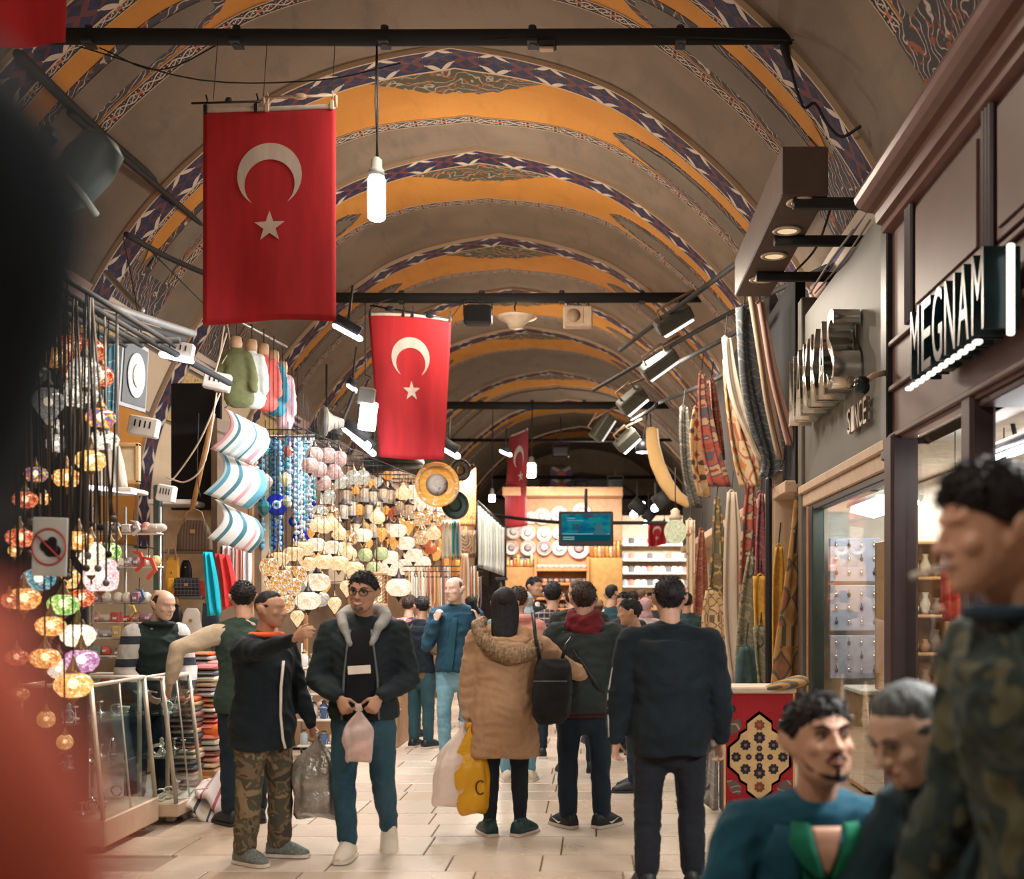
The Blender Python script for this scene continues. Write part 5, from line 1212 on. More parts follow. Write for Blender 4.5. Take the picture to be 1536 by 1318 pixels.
CW = {'red': 'red', 'orange': 'orange', 'amber': 'amber', 'silver': 'silver beaded', 'pale': 'unlit smoky', 'multi': 'many coloured', 'cream': 'cream', 'green': 'green', 'pink': 'pink patterned', 'purple': 'purple', 'teal': 'dark teal', 'white': 'white'}
SW = {'globe': 'globe', 'onion': 'onion shaped', 'bowl': 'bowl shaped', 'drop': 'drop shaped', 'drum': 'drum shaped'}
order = ['first', 'second', 'third', 'fourth', 'fifth', 'sixth', 'seventh', 'eighth', 'ninth', 'tenth', 'eleventh', 'twelfth', 'thirteenth', 'fourteenth', 'fifteenth', 'sixteenth', 'seventeenth', 'eighteenth', 'nineteenth', 'twentieth']
cnt = {}
for px, py, r, c, sh, st, Y in sorted(NEAR, key=lambda a: a[1]):
    k = (c, sh); i = cnt.get(k, 0); cnt[k] = i+1
    tot = sum(1 for a in NEAR if (a[3], a[4]) == k)
    lb = '%s %s mosaic lantern of the near cluster' % (CW[c], SW[sh]) + ('' if tot == 1 else ', %s from the top' % order[i])
    lantern(lb, P(px, py, Y), r*1.22*Y/F, c, sh, st*1.25, top=3.12, group='mosaic lanterns of the near cluster')
t = thing('lantern_rack', (-2.9, 6.0, 3.12), 'dark rack of bars from which the near mosaic lanterns hang', 'rack')
for x in XB: m = MB(); m.tube([(x, 4.9, 3.12), (x, 6.9, 3.12)], .016, 8); m.build('bar', M_IRON, t, True, True)
for y in (4.95, 6.85): m = MB(); m.tube([(-2.5, y, 3.14), (-4.5, y, 3.14)], .02, 8); m.build('bar', M_IRON, t, True, True)
m = MB(); m.bbox((-4.0, 7.35, 1.75), (1.45, .04, 3.5), .01); m.build('dark_backing', mat('shade_black', (.008, .009, .012), .9), t, False, True)  # black sheet put in for the darkness behind the lanterns
for k in range(30):                                        # loose bead chains between the lanterns
    px, Y = 40+k*4.6+R.uniform(-3, 3), R.uniform(5.7, 6.6); z0 = P(px, 500, Y); z0.z = 3.12; z0.x = min(XB, key=lambda q: abs(q-z0.x)); z1 = P(px, R.uniform(770, 880), Y)
    m = MB(); m.tube([z0, z0.lerp(z1, .5)+V((R.uniform(-.01, .01), 0, 0)), z1], .006, 5); m.ball(z1, .02, 8, 5); o = m.build('bead_chain', (M_CHAIN, mat('bead_dark_brass', (.05, .03, .015), .6), mat('bead_pewter', (.10, .09, .085), .5))[k % 3], None, True, loc=tuple(z0))
    tag(o, '%s bead chain among the near lanterns, %s from the dark corner' % (('black', 'dark brass', 'pewter')[k % 3], ordn(k)), 'chain', 'bead chains among the near lanterns')
# sign: no photographs
t = thing('prohibition_sign', P(75, 820, 5.35), 'white sign with crossed out camera hanging among the near lanterns', 'sign'); c = P(75, 820, 5.35); s = 5.35/F
m = MB(); m.bbox(c, (52*s, .012, 88*s), .004, Matrix.Rotation(.03, 3, 'Y')); m.build('board', mat('sign_board_white', (.52, .53, .51), .6), t, False, True)
m = MB(); m.tube([c+V((25.5*s*math.cos(a), -.012, 27*s*math.sin(a))) for a in [2*PI*k/32 for k in range(33)]], 1.3*s, 6); m.build('red_ring', mat('sign_red', (.45, .04, .05), .6), t, True, True)
m = MB(); m.tube([c+V((-19*s, -.018, 19*s)), c+V((18*s, -.018, -18*s))], 1.5*s, 6); m.build('red_bar', mat('sign_red', (.45, .04, .05), .6), t, True, True)
m = MB()
for (x, z, rr) in ((-5, 1, 9), (5, 8, 7), (9, -6, 9), (2, -5, 10)): m.lathe([(.001, 0), (rr*s, .001), (rr*s, .003), (.001, .004)], 16, tuple(c+V((x*s, -.008, z*s))), axis=(0, -1, 0))
m.bbox(c+V((2*s, -.010, 0)), (20*s, .006, 15*s), .003); m.build('camera_symbol', M_BLK, t, False, True)
for dx in (-.05, .05): m = MB(); m.tube([c+V((dx, 0, 44*s)), c+V((dx, 0, 44*s+.35))], .003, 5); m.build('hanging_wire', M_DARK, t, False, True)
# blue printed cloth, framed medallion, pale frame
o = cloth([(P(148, 500, 7.6), P(176, 505, 7.6)), (P(146, 560, 7.6), P(175, 560, 7.6)), (P(145, 640, 7.6), P(172, 635, 7.6))], m_scroll('blue_print_cloth', (.12, .32, .45), (.40, .60, .68), (.03, .06, .12)), 'printed_cloth', nf=4, amp=.025, loc=tuple(P(160, 500, 7.6))); tag(o, 'pale blue printed cloth hanging beside the medallion picture', 'cloth')
o = cloth([(P(95, 620, 7.4), P(128, 620, 7.4)), (P(98, 690, 7.4), P(130, 690, 7.4)), (P(98, 770, 7.4), P(128, 770, 7.4))], m_scroll('blue_print_cloth', (.12, .32, .45), (.40, .60, .68), (.03, .06, .12)), 'printed_cloth', nf=4, amp=.025, loc=tuple(P(110, 620, 7.4))); tag(o, 'blue printed cloth hanging low behind the near lanterns', 'cloth')
t = thing('framed_picture', P(195, 560, 7.9), 'dark framed picture of a pale round medallion, hung over the left stalls', 'picture')
A, B, D, E = P(178, 500, 7.7), P(217, 523, 8.5), P(212, 618, 8.5), P(171, 606, 7.7)
def quad_in(fr, off): 
    n = (B-A).cross(E-A).normalized(); n = -n if n.dot(A-V((0, 0, EH))) > 0 else n
    cc = (A+B+D+E)*.25; return [cc+(q-cc)*fr+n*off for q in (A, B, D, E)]
nn = (B-A).cross(E-A).normalized(); nn = -nn if nn.dot(A-V((0, 0, EH))) > 0 else nn
m = MB(); m.prism([tuple(q) for q in quad_in(1.0, 0)], nn*.03); m.build('frame', mat('frame_grey', (.16, .16, .155), .5), t, world=True)
m = MB(); m.prism([tuple(q) for q in quad_in(.88, .031)], nn*.006); m.build('mount', mat('mount_dark', (.03, .036, .036), .7), t, world=True)
cc = (A+B+D+E)*.25; ua = (B-A)*.5; va = (A-E)*.5
for rr, off, mm, nm in ((.66, .042, mat('medallion_pale', (.40, .40, .385), .6), 'medallion'), (.34, .050, m_scroll('medallion_print', (.45, .46, .45), (.62, .62, .6), (.3, .31, .31)), 'medallion_print')):
    m = MB(); m.prism([tuple(cc+ua*rr*math.cos(a)+va*rr*math.sin(a)+nn*off) for a in [2*PI*k/28 for k in range(28)]], nn*.004); m.build(nm, mm, t, world=True)
m = MB(); m.tube([A, P(196, 495, 8.0)], .006, 6); m.build('hanging_wire', M_DARK, t, True, True); m = MB(); m.tube([B, P(205, 490, 8.2)], .006, 6); m.build('hanging_wire', M_DARK, t, True, True)
t = thing('empty_picture', P(184, 690, 8.2), 'pale wooden picture frame standing below the medallion', 'frame'); c = P(193, 695, 8.2); s = 8.2/F
for dx, dz, w, h in ((-14, 0, 6, 60), (14, 0, 6, 60), (0, 28, 34, 6), (0, -28, 34, 6)): m = MB(); m.bbox(c+V((dx*s, 0, dz*s)), (w*s, .04, h*s), .006); m.build('frame_rail', mat('pale_wood', (.70, .45, .22), .5), t, False, True)
m = MB(); m.bbox(c+V((0, .02, 0)), (26*s, .01, 54*s), .003); m.build('backing', mat('backing_cream', (.78, .64, .42), .6), t, False, True)
o = cloth([(P(150, 650, 7.9), P(172, 650, 7.9)), (P(145, 690, 7.9), P(182, 690, 7.9)), (P(138, 728, 7.9), P(190, 733, 7.9))], mat('white_linen', (.72, .66, .58), .8), 'linen_cloth', nf=3, amp=.03, loc=tuple(P(160, 650, 7.9))); tag(o, 'white linen hanging in a triangle below the medallion', 'cloth')
t = thing('lit_shelf', P(160, 733, 7.7), 'shelf board with glowing edge over the small goods of the left stall', 'shelf'); m = MB(); m.bbox(P(165, 737, 7.7), (90*7.7/F, .3, .03), .006); m.build('board', M_WHITEW, t, False, True); m = MB(); m.tube([P(122, 729, 7.5), P(205, 738, 7.6)], .014, 6); m.build('light_strip', emit('strip_violet', (.85, .82, 1), 8), t, True, True)
# ---- small goods wall between lanterns and bags
t = thing('goods_rack', (-3.9, 9.0, 1.4), 'white wire rack of small souvenirs behind the near lanterns', 'rack')
for py in (800, 850, 905, 935, 958, 985, 1010): m = MB(); m.bbox(P(190, py, 9.1), (100*9.1/F, .16, .012), .004); m.build('shelf', M_WHITEW, t, False, True)
for px in (138, 188, 240): m = MB(); a = P(px, 760, 9.15); m.tube([a, V((a.x, a.y, .0))], .012, 6); m.build('upright', M_STEEL, t, True, True)
GC = [(.70, .62, .55), (.62, .30, .22), (.35, .20, .28), (.75, .70, .60), (.25, .40, .38), (.70, .5, .2), (.5, .45, .5), (.15, .16, .2), (.6, .12, .1), (.8, .76, .72)]
RG = random.Random(5); ROWW = {798: 'top', 848: 'second', 903: 'third', 933: 'fourth', 956: 'fifth', 983: 'sixth'}
for py, rw in ROWW.items():
    for k in range(7):
        px = 146+k*15+RG.uniform(-2, 2); c = P(px, py, 9.02); col = RG.choice(GC); h = RG.uniform(.05, .10); m = MB()
        kind = RG.choice(('roll', 'box', 'jar', 'purse'))
        if kind == 'roll': m.tube([c+V((-.05, 0, .035)), c+V((.05, 0, .035))], .033, 10, round=True)
        elif kind == 'box': m.bbox(c+V((0, 0, h*.5)), (.07, .08, h), .006)
        elif kind == 'jar': m.lathe([(.02, 0), (.035, .01), (.038, h*.6), (.02, h*.85), (.028, h)], 10, tuple(c))
        else: m.lathe([(.03, 0), (.045, .02), (.04, .06), (.015, .08)], 8, tuple(c))
        o = m.build({'roll': 'fabric_roll', 'box': 'gift_box', 'jar': 'small_jar', 'purse': 'coin_purse'}[kind], mat('goods_%d' % GC.index(col), col, .6), None, kind != 'box', loc=tuple(c))
        b = MB(); b.bbox(c+V((0, -.042, h*.4)), (.03, .006, .02), .002); b.build('price_tag', M_WHITEW, o).location = -c
        tag(o, 'small %s on the %s shelf of the souvenir rack, %s along' % ({'roll': 'fabric roll', 'box': 'gift box', 'jar': 'jar', 'purse': 'purse'}[kind], rw, order[k]), 'souvenir', 'souvenirs on the wire rack')
for k, (px, py, sz, col) in enumerate(((205, 840, 24, (.62, .07, .04)), (222, 850, 26, (.70, .10, .05)), (200, 790, 18, (.70, .66, .6)), (208, 893, 18, (.1, .16, .3)), (196, 915, 14, (.6, .45, .1)), (170, 800, 22, (.50, .33, .15)))):
    c = P(px, py, 8.8); s = sz*8.8/F; m = MB()
    m.prism([c+V((-s*.3, 0, s*.6)), c+V((s*.25, 0, s*.5)), c+V((s*.5, 0, -s*.2)), c+V((-s*.05, 0, -s*.75)), c+V((-s*.12, 0, -s*.6)), c+V((s*.28, 0, -s*.15)), c+V((s*.1, 0, s*.35)), c+V((-s*.2, 0, s*.45))], V((0, .03, 0)))
    o = m.build('pennant', mat('pennant_%d' % k, col, .7), None, loc=tuple(c)); b = MB(); b.tube([V((0, .01, s*.5)), V((0, .02, s*1.5))], .004, 5); b.build('string', M_DARK, o)
    tag(o, ('narrow red pointed pennant', 'wide red pointed pennant', 'white pennant near the top', 'navy pennant low down', 'mustard pennant lowest', 'brown woven pennant')[k]+' hanging at the souvenir rack', 'pennant')
# ---------------------------------------------------------------- bag and textile stall
t = thing('bag_stall', (-4.3, 11.6, 0), 'bag stall of shelves, black shade board and steel post left of the evil eyes', 'stall')
m = MB(); a = P(237, 770, 11); m.bbox((a.x, 11, 1.35), (.07, .07, 2.7), .01); m.build('steel_post', mat('post_green', (.06, .10, .10), .3, .5), t, False, True)
for py, x0, x1 in ((827, 243, 320), (896, 243, 312), (962, 243, 330)):
    a, b = P(x0, py, 11.4), P(x1, py, 11.4); m = MB(); m.bbox((a+b)*.5, (b.x-a.x, .4, .035), .006); m.build('shelf', M_STEEL, t, False, True)
m = MB(); c = P(295, 670, 12.0); m.bbox(c, (75*12/F, .05, 190*12/F), .01); m.build('shade_board', mat('shade_black', (.008, .009, .012), .9), t, False, True)  # black board put in for the shade inside the opening
m = MB(); c = P(320, 860, 12.3); m.bbox(c, (170*12.3/F, .05, 260*12.3/F), .01); m.build('back_panel', mat('stall_cream', (.72, .60, .44), .7), t, False, True)
m = MB(); m.tube([P(320, 620, 11.2), P(288, 765, 11.2)], .025, 8); m.build('wooden_pole', mat('pole_wood', (.48, .24, .08), .5), t, True, True)
m = MB(); c = P(265, 755, 11.4); m.bbox(c, (65*11.4/F, .4, .05), .01); m.build('white_top', M_WHITEW, t, False, True)
# striped cushions/towels
def m_strip(name, cols):
    t = NT(name); u = t.n('SeparateXYZ', {0: t.n('TexCoord').outputs['UV']}).outputs[0]
    return t.bsdf(t.ramp(u, cols, 'CONSTANT'), .8, **{'Sheen Weight': .2})
W_, TE, BL, PK, LB = (.80, .80, .78), (.06, .20, .24), (.10, .34, .46), (.72, .36, .40), (.45, .60, .64)
M_ST = [m_strip('towel_pink', [(0, PK), (.12, W_), (.24, TE), (.32, W_), (.44, LB), (.52, W_), (.62, LB), (.70, TE), (.74, W_), (.86, PK), (.95, W_)]), m_strip('towel_blue', [(0, LB), (.08, BL), (.18, W_), (.40, TE), (.50, W_), (.66, PK), (.74, W_), (.88, BL)]), m_strip('towel_teal', [(0, W_), (.18, TE), (.28, W_), (.55, TE), (.66, W_), (.82, PK), (.88, W_), (.95, TE)])]
for k, (px0, py0, px1, py1, w, h) in enumerate(((337, 612, 322, 676, 60, 66), (328, 676, 312, 742, 66, 60), (322, 748, 318, 808, 62, 58))):
    Y = 10.9; a = P(px0, py0, Y); s = Y/F; m = MB()
    def fn(u, v, a=a, w=w, h=h, s=s, dx=px1-px0, py=py1-py0):
        b = math.sin(PI*v*.62+.15)
        return a+V((u*w*s+dx*v*s+22*s*math.sin(PI*v)*(1-.2*u), -.16*b-.05*math.sin(PI*u), -py*v*s-u*22*s-(1-v)*u*8*s))
    m.grid(fn, 20, 14, back=(0, .07, 0)); o = m.build('striped_towel', M_ST[k], None, True, loc=tuple(a))
    b = MB(); b.tube([a, a+V((.1, .1, .12))], .006, 5); b.build('hanging_loop', M_DARK, o).location = -a
    tag(o, ('pink edged striped towel bolster, uppermost of three', 'blue edged striped towel bolster, middle of three', 'teal striped towel bolster, lowest of three')[k], 'towel', 'striped towels at the bag stall')
# shirts on torso hangers
SHC = [(355, 520, (.13, .14, .06), 'olive green', 34, 80), (378, 524, (.70, .76, .72), 'white and green', 26, 78), (396, 530, (.72, .14, .12), 'coral red crescent', 28, 76), (411, 540, (.04, .22, .30), 'blue green', 22, 74), (424, 556, (.80, .46, .50), 'pink', 20, 78)]
for k, (px, py, col, nm, w, h) in enumerate(SHC):
    Y = 11.0+.25*k; s = Y/F; c = P(px, py, Y); t = thing('hanging_shirt', c, nm+' shirt on a torso hanger at the rail over the striped towels', 'shirt', 'shirts hanging over the towels')
    m = MB(); m.tube([c+V((0, 0, -4*s)), c+V((0, 0, -14*s)), c+V((2*s, 0, -45*s)), c+V((4*s, 0, -h*s))], [(w*.25*s, .05), (w*.62*s, .085), (w*.6*s, .08), (w*.66*s, .08)], 14, ref=(1, .3, 0), round=True)
    for sd in (-1, 1): m.tube([c+V((sd*w*.45*s, 0, -14*s)), c+V((sd*w*.72*s, -.02, -40*s)), c+V((sd*w*.8*s, -.03, -h*.8*s))], [.055, .05, .045], 10, round=True)
    o = link(fuse(m, .016, 3, wr=.012, seed=k), 'shirt_body', fabric('shirt_%d' % k, col), t); o.location = -V(c)
    m = MB(); m.lathe([(.05, -.02), (.055, .04), (.045, .09), (.03, .10)], 12, tuple(c)); m.build('torso_neck', mat('torso_tan', (.55, .35, .2), .6), t, True, True)
    m = MB(); m.tube([c+V((0, 0, .1)), c+V((0, .0, .25))], .006, 5); m.build('hook', M_DARK, t, True, True)
    if k == 2:
        m = MB(); a0 = c+V((-.02, -.11, -.22)); vs = []
        for i in range(13):
            q = PI*.25+1.5*PI*i/12; vs.append(a0+V((.06*math.cos(q), 0, .06*math.sin(q))))
        for i in range(12, -1, -1):
            q = PI*.25+1.5*PI*i/12; vs.append(a0+V((.018+.045*math.cos(q), 0, .045*math.sin(q))))
        m.prism(vs, V((0, .02, 0))); m.build('crescent_print', M_WHT, t, world=True)
pipe('brass rail carrying the hanging shirts', [P(335, 470, 10.8), P(430, 520, 12.3)], .014, 'clothes_rail', M_STEEL, 'rail')
pipe('thin brass rail over the evil eye strands', [P(388, 655, 12), P(470, 652, 13.2)], .012, 'bead_rail', M_STEEL, 'rail')
# handbags
def handbag(label, px, py, Y, w, h, m_, kind='tote', strap=True, extra=None):
    c = P(px, py, Y); s = Y/F; t = thing('handbag', c, label, 'bag', 'handbags on the bag stall shelves'); w *= s; h *= s; m = MB(); rs = []
    for q, ww, dd in ((0, .9, .30), (.06, 1, .38), (.5, .96, .34), (.85, .72 if kind == 'sack' else .92, .22), (1, .45 if kind == 'sack' else .88, .10)):
        rs.append([c+V((w*.5*ww*math.copysign(abs(math.cos(a))**.45, math.cos(a)), w*dd*.5*math.copysign(abs(math.sin(a))**.6, math.sin(a)), h*q)) for a in [2*PI*k/18 for k in range(18)]])
    m.loft(rs); m.build('bag_body', m_, t, True, True)
    if strap: m = MB(); m.tube([c+V((-w*.3, -.02, h*.95)), c+V((-w*.22, -.02, h*1.25)), c+V((0, -.02, h*1.38)), c+V((w*.22, -.02, h*1.25)), c+V((w*.3, -.02, h*.95))], .009, 6); m.build('handle', extra or mat('strap_tan', (.40, .22, .10), .5), t, True, True)
    m = MB(); m.bbox(c+V((0, -w*.19, h*.62)), (w*.14, .012, w*.12), .003); m.build('clasp', mat('clasp_gold', (.6, .42, .18), .3, .8), t, False, True)
    if kind == 'flap': m = MB(); m.bbox(c+V((0, -w*.185, h*.68)), (w*.9, .012, h*.55), .004); m.build('flap', m_, t, False, True)
M_MONO = stripes('brown_patterned_leather', (.10, .06, .04), (.17, .11, .07), .03, 0, .2)
handbag('brown patterned drawstring bag on top of the shelves', 292, 826, 11.2, 52, 46, M_MONO, 'sack'); handbag('mustard upright bag on the upper shelf', 259, 894, 11.2, 22, 58, mat('mustard_leather', (.62, .28, .03), .5)); handbag('small black pouch on the upper shelf beside the mustard bag', 279, 868, 11.3, 18, 28, M_BLK, 'sack', False)
handbag('black quilted flap purse on the upper shelf', 282, 894, 11.0, 40, 28, plaid('quilted_black', (.012, .012, .016), (.02, .02, .026), (.10, .10, .11), .035, .035), 'flap', False); handbag('little red purse beside the quilted one', 303, 893, 11.0, 12, 22, mat('red_leather', (.5, .05, .03), .5), 'flap', False); handbag('orange yellow box bag under the quilted purse', 262, 893, 11.05, 24, 26, mat('orange_leather', (.75, .36, .03), .5), 'tote', False)
handbag('black teardrop bag hanging below the upper shelf', 260, 942, 11.0, 30, 36, M_BLK, 'sack'); handbag('mustard box bag on the lower shelf', 260, 960, 10.9, 34, 22, mat('mustard_leather2', (.66, .30, .02), .5), 'tote', False); handbag('white ruffled cloth bag on the lower shelf', 288, 960, 11, 34, 48, mat('white_linen', (.72, .66, .58), .8), 'sack', False); handbag('dark blue bag at the right end of the lower shelf', 316, 940, 11, 26, 36, mat('blue_leather', (.03, .05, .09), .5), 'tote')
o = cloth([(P(304, 828, 10.6), P(318, 828, 10.6)), (P(305, 870, 10.6), P(327, 875, 10.6)), (P(310, 924, 10.6), P(332, 922, 10.6))], fabric('turquoise_scarf', (.01, .40, .52)), 'hanging_scarf', nf=2, amp=.03, loc=tuple(P(312, 828, 10.6))); tag(o, 'long turquoise scarf hanging at the end of the bag shelves', 'scarf')
o = cloth([(P(322, 830, 10.7), P(344, 832, 10.7)), (P(328, 870, 10.7), P(354, 875, 10.7)), (P(333, 915, 10.7), P(354, 905, 10.7))], fabric('scarlet_scarf', (.62, .04, .04)), 'hanging_scarf', nf=2, amp=.03, loc=tuple(P(335, 830, 10.7))); tag(o, 'scarlet scarf hanging beside the turquoise one', 'scarf')
for k, (px, c) in enumerate(((345, (.72, .68, .66)), (357, (.80, .40, .34)), (368, (.74, .74, .74)), (337, (.78, .55, .5)))):
    o = cloth([(P(px-8, 818, 11.4), P(px+9, 818, 11.4)), (P(px-7, 850, 11.4), P(px+9, 850, 11.4)), (P(px-6, 880, 11.4), P(px+8, 882, 11.4))], fabric('small_scarf%d' % k, c), 'hanging_scarf', nf=2, amp=.03, loc=tuple(P(px, 818, 11.4))); tag(o, ('pale grey', 'salmon', 'white', 'blush pink')[k]+' scarf hanging below the lowest striped bolster', 'scarf')
# folded textile piles
PILES = [(283, 1176, 8.9, 17, 34), (314, 1150, 9.1, 19, 34), (336, 1128, 9.6, 12, 26), (300, 1010, 10.4, 5, 40), (330, 1016, 10.4, 4, 34)]
TC = [(.55, .22, .16), (.62, .48, .36), (.25, .10, .09), (.10, .13, .18), (.48, .36, .34), (.60, .14, .06), (.30, .28, .30), (.72, .60, .50), (.18, .25, .30), (.45, .30, .15), (.08, .08, .10), (.50, .12, .12)]
RT = random.Random(21); PN = ('pile nearest the showcase', 'second textile pile from the showcase', 'short textile pile behind the pointing man', 'low pile on the bag stall table', 'right hand low pile on the bag stall table')
proto = {}
for i, (px, py, Y, n, w) in enumerate(PILES):
    z = P(px, py, Y).z
    for k in range(n):
        col = RT.choice(TC); s = Y/F; th = RT.uniform(.032, .05); c = V((P(px, py, Y).x+RT.uniform(-.015, .015), Y+RT.uniform(-.02, .02), z+th*.5)); ww = w*s*RT.uniform(.92, 1.05)
        m = MB(); rr = []
        for x in (-.5, -.25, 0, .25, .5):
            e = 1 if abs(x) < .5 else .82
            rr.append([V((x*ww, .15*math.cos(a)*(1 if abs(math.cos(a)) > .5 else 1), th*.5*e*(1+.0*x)*math.copysign(abs(math.sin(a))**.6, math.sin(a)))) for a in [2*PI*q/10 for q in range(10)]])
        m.loft(rr); o = m.build('folded_scarf', fabric('pile_%d' % TC.index(col), col, tuple(min(1, q*1.7) for q in col)), None, True); o.location = c
        b = MB(); b.tube([V((-ww*.45, -.152, 0)), V((ww*.45, -.152, 0))], .004, 5); b.build('hem', mat('hem_tan', (.55, .42, .3), .8), o)
        tag(o, 'folded scarf, %s in the %s' % (order[k], PN[i]), 'scarf', 'folded scarves in piles'); z += th
    if i < 3:
        hb = P(px, py, Y).z
        if hb > .05:
            t = thing('pile_plinth', (P(px, py, Y).x, Y, 0), 'low wooden plinth under the '+PN[i], 'plinth'); m = MB(); m.bbox((P(px, py, Y).x, Y, hb*.5), (w*Y/F+.03, .34, hb-.004), .01); m.build('body', M_WOOD, t, False, True); m = MB(); m.bbox((P(px, py, Y).x, Y-.172, hb*.5), (w*Y/F*.8, .012, hb*.6), .004); m.build('front_panel', M_AMB, t, False, True)
t = thing('display_table', (-3.7, 10.5, 0), 'table of the bag stall covered with folded textiles', 'table'); m = MB(); m.bbox((-3.6, 10.5, .86), (1.1, .6, .05), .01); m.build('table_top', M_WOOD, t, False, True)
for dx in (-.5, .5): m = MB(); m.bbox((-3.6+dx, 10.5, .42), (.06, .5, .84), .01); m.build('leg', M_WOOD, t, False, True)
for k, (px, py, w, c) in enumerate(((316, 1192, 60, (.74, .66, .60)), (336, 1178, 46, (.70, .60, .56)), (300, 1205, 44, (.70, .70, .70)), (326, 1212, 40, (.68, .62, .58)))):
    Y = 8.45+.05*k; s = Y/F; a = P(px-w*.5, py, Y); m = MB()
    m.grid(lambda u, v, a=a, w=w: a+V((u*w*s, -.5*v*.6, .10*math.sin(PI*(u*.7+.2))*(1-v*.6)-.22*v*u-.02*math.sin(u*13))), 18, 8, back=(0, 0, -.03))
    o = m.build('striped_fabric', stripes('white_striped_%d' % k, c, (.42, .08, .12) if k % 2 else (.06, .08, .12), .09, 0, .09), None, True, loc=tuple(a)); b = MB(); b.tube([V((0, -.3, .02)), V((.1, -.3, .03))], .006, 5); b.build('fringe', M_WHT, o); tag(o, ('white striped fabric spread at the foot of the piles', 'cream striped fabric behind, by the camouflage trousers', 'grey white striped fabric nearest the showcase corner', 'white striped fabric lowest on the floor')[k], 'fabric')
m = MB(); c = P(328, 1094, 9.0); m.tube([c+V((-.09, 0, 0)), c+V((.1, -.03, 0))], .05, 12, round=True); m.tube([c+V((.1, -.03, 0)), c+V((.105, -.031, 0))], .03, 10); o = m.build('rolled_towel', fabric('orange_towel', (.75, .16, .04)), None, True, loc=tuple(c)); tag(o, 'bright orange rolled towel on the textile piles', 'towel'); b = MB(); b.tube([V((0, 0, .05)), V((.02, -.05, 0)), V((0, 0, -.05))], .005, 5); b.build('ribbon', M_WHT, o)
# ---------------------------------------------------------------- glass showcases
def showcase(label, p, w_bot, depth, h, tilt, nsh, hz=.17):
    """runs along y from p; street face towards +x leaning back by tilt"""
    x0, y0 = p; t = thing('glass_showcase', (x0-depth/2, y0+w_bot/2, 0), label, 'showcase')
    m = MB(); rbox(m, x0-depth, x0, y0, y0+w_bot, .04, hz+.04, .01); m.build('base', mat('showcase_base', (.62, .45, .32), .5), t, world=True)
    for y in (y0+.08, y0+w_bot-.08):
        for x in (x0-.08, x0-depth+.08): m = MB(); rbox(m, x-.03, x+.03, y-.03, y+.03, 0, .045); m.build('foot', M_STEEL, t, world=True)
    fr = mat('showcase_frame', (.66, .55, .45), .35, .3)
    for y in (y0+.015, y0+w_bot-.015, y0+w_bot*.5):
        r = .007 if y == y0+w_bot*.5 else .016
        m = MB(); m.tube([(x0-.02, y, hz+.04), (x0-tilt, y, h)], r, 6); m.build('front_post', fr, t, True, True)
        if r > .01: m = MB(); m.tube([(x0-depth+.02, y, hz+.04), (x0-depth+.02, y, h)], r, 6); m.build('back_post', fr, t, True, True)
    m = MB(); m.tube([(x0-tilt, y0, h), (x0-tilt, y0+w_bot, h)], .014, 6); m.tube([(x0-depth+.02, y0, h), (x0-depth+.02, y0+w_bot, h)], .014, 6)
    for y in (y0+.015, y0+w_bot-.015): m.tube([(x0-tilt, y, h), (x0-depth+.02, y, h)], .014, 6)
    m.build('top_frame', fr, t, True, True)
    m = MB(); m.prism([(x0-.015, y0, hz+.04), (x0-.015, y0+w_bot, hz+.04), (x0-tilt, y0+w_bot, h), (x0-tilt, y0, h)], (.006, 0, 0)); m.build('front_pane', M_GLASS, t, world=True)
    m = MB(); m.prism([(x0-tilt, y0, h), (x0-tilt, y0+w_bot, h), (x0-depth, y0+w_bot, h), (x0-depth, y0, h)], (0, 0, .006)); m.build('top_pane', M_GLASS, t, world=True)
    for yy in (y0, y0+w_bot): m = MB(); m.prism([(x0-.02, yy, hz+.04), (x0-tilt, yy, h), (x0-depth, yy, h), (x0-depth, yy, hz+.04)], (0, .006, 0)); m.build('side_pane', M_GLASS, t, world=True)
    zs = [hz+.05+(h-hz)*(k+1)/(nsh+1) for k in range(nsh)]
    for z in zs: m = MB(); rbox(m, x0-depth+.03, x0-tilt*.8, y0+.02, y0+w_bot-.02, z-.006, z+.006, .002); m.build('glass_shelf', glass_mat('shelf_glass', (.88, .94, .95), .3), t, world=True)
    return [hz+.05]+zs
RS = random.Random(8)
def fill(zs, x0, y0, w, depth, nm, n):
    for zi, z in enumerate(zs):
        for k in range(n):
            c = V((x0-depth*RS.uniform(.18, .75), y0+w*(k+.5)/n, z+.004)); kind = RS.choice(('bracelet', 'figurine', 'small_bowl', 'ring_stand')); m = MB()
            if kind == 'bracelet': m.tube([c+V((.035*math.cos(a), .01*math.sin(a*2), .04+.035*math.sin(a))) for a in [2*PI*q/14 for q in range(15)]], .006, 6)
            elif kind == 'figurine': m.lathe([(.025, 0), (.03, .01), (.012, .04), (.022, .065), (.012, .085), (.016, .10), (.004, .115)], 10, tuple(c))
            elif kind == 'small_bowl': m.lathe([(.015, 0), (.035, .02), (.042, .04), (.038, .04), (.02, .02)], 12, tuple(c))
            else: m.lathe([(.03, 0), (.03, .008), (.008, .012), (.006, .07), (.02, .075), (.02, .085)], 10, tuple(c))
            o = m.build(kind, RS.choice((M_CHROME, mat('silver_ware', (.6, .57, .52), .25, .8), mat('ivory_ware', (.72, .64, .55), .4), mat('turq_ware', (.1, .3, .38), .3))), None, True, loc=tuple(c)); b = MB(); b.bbox((0, 0, .002), (.05, .05, .004), .001); b.build('stand', M_WHITEW, o)
            tag(o, '%s on the %s level of the %s, %s from its near end' % (kind.replace('_', ' '), ('lowest', 'second', 'upper')[zi], nm, order[k]), 'ornament', 'ornaments in the showcases')
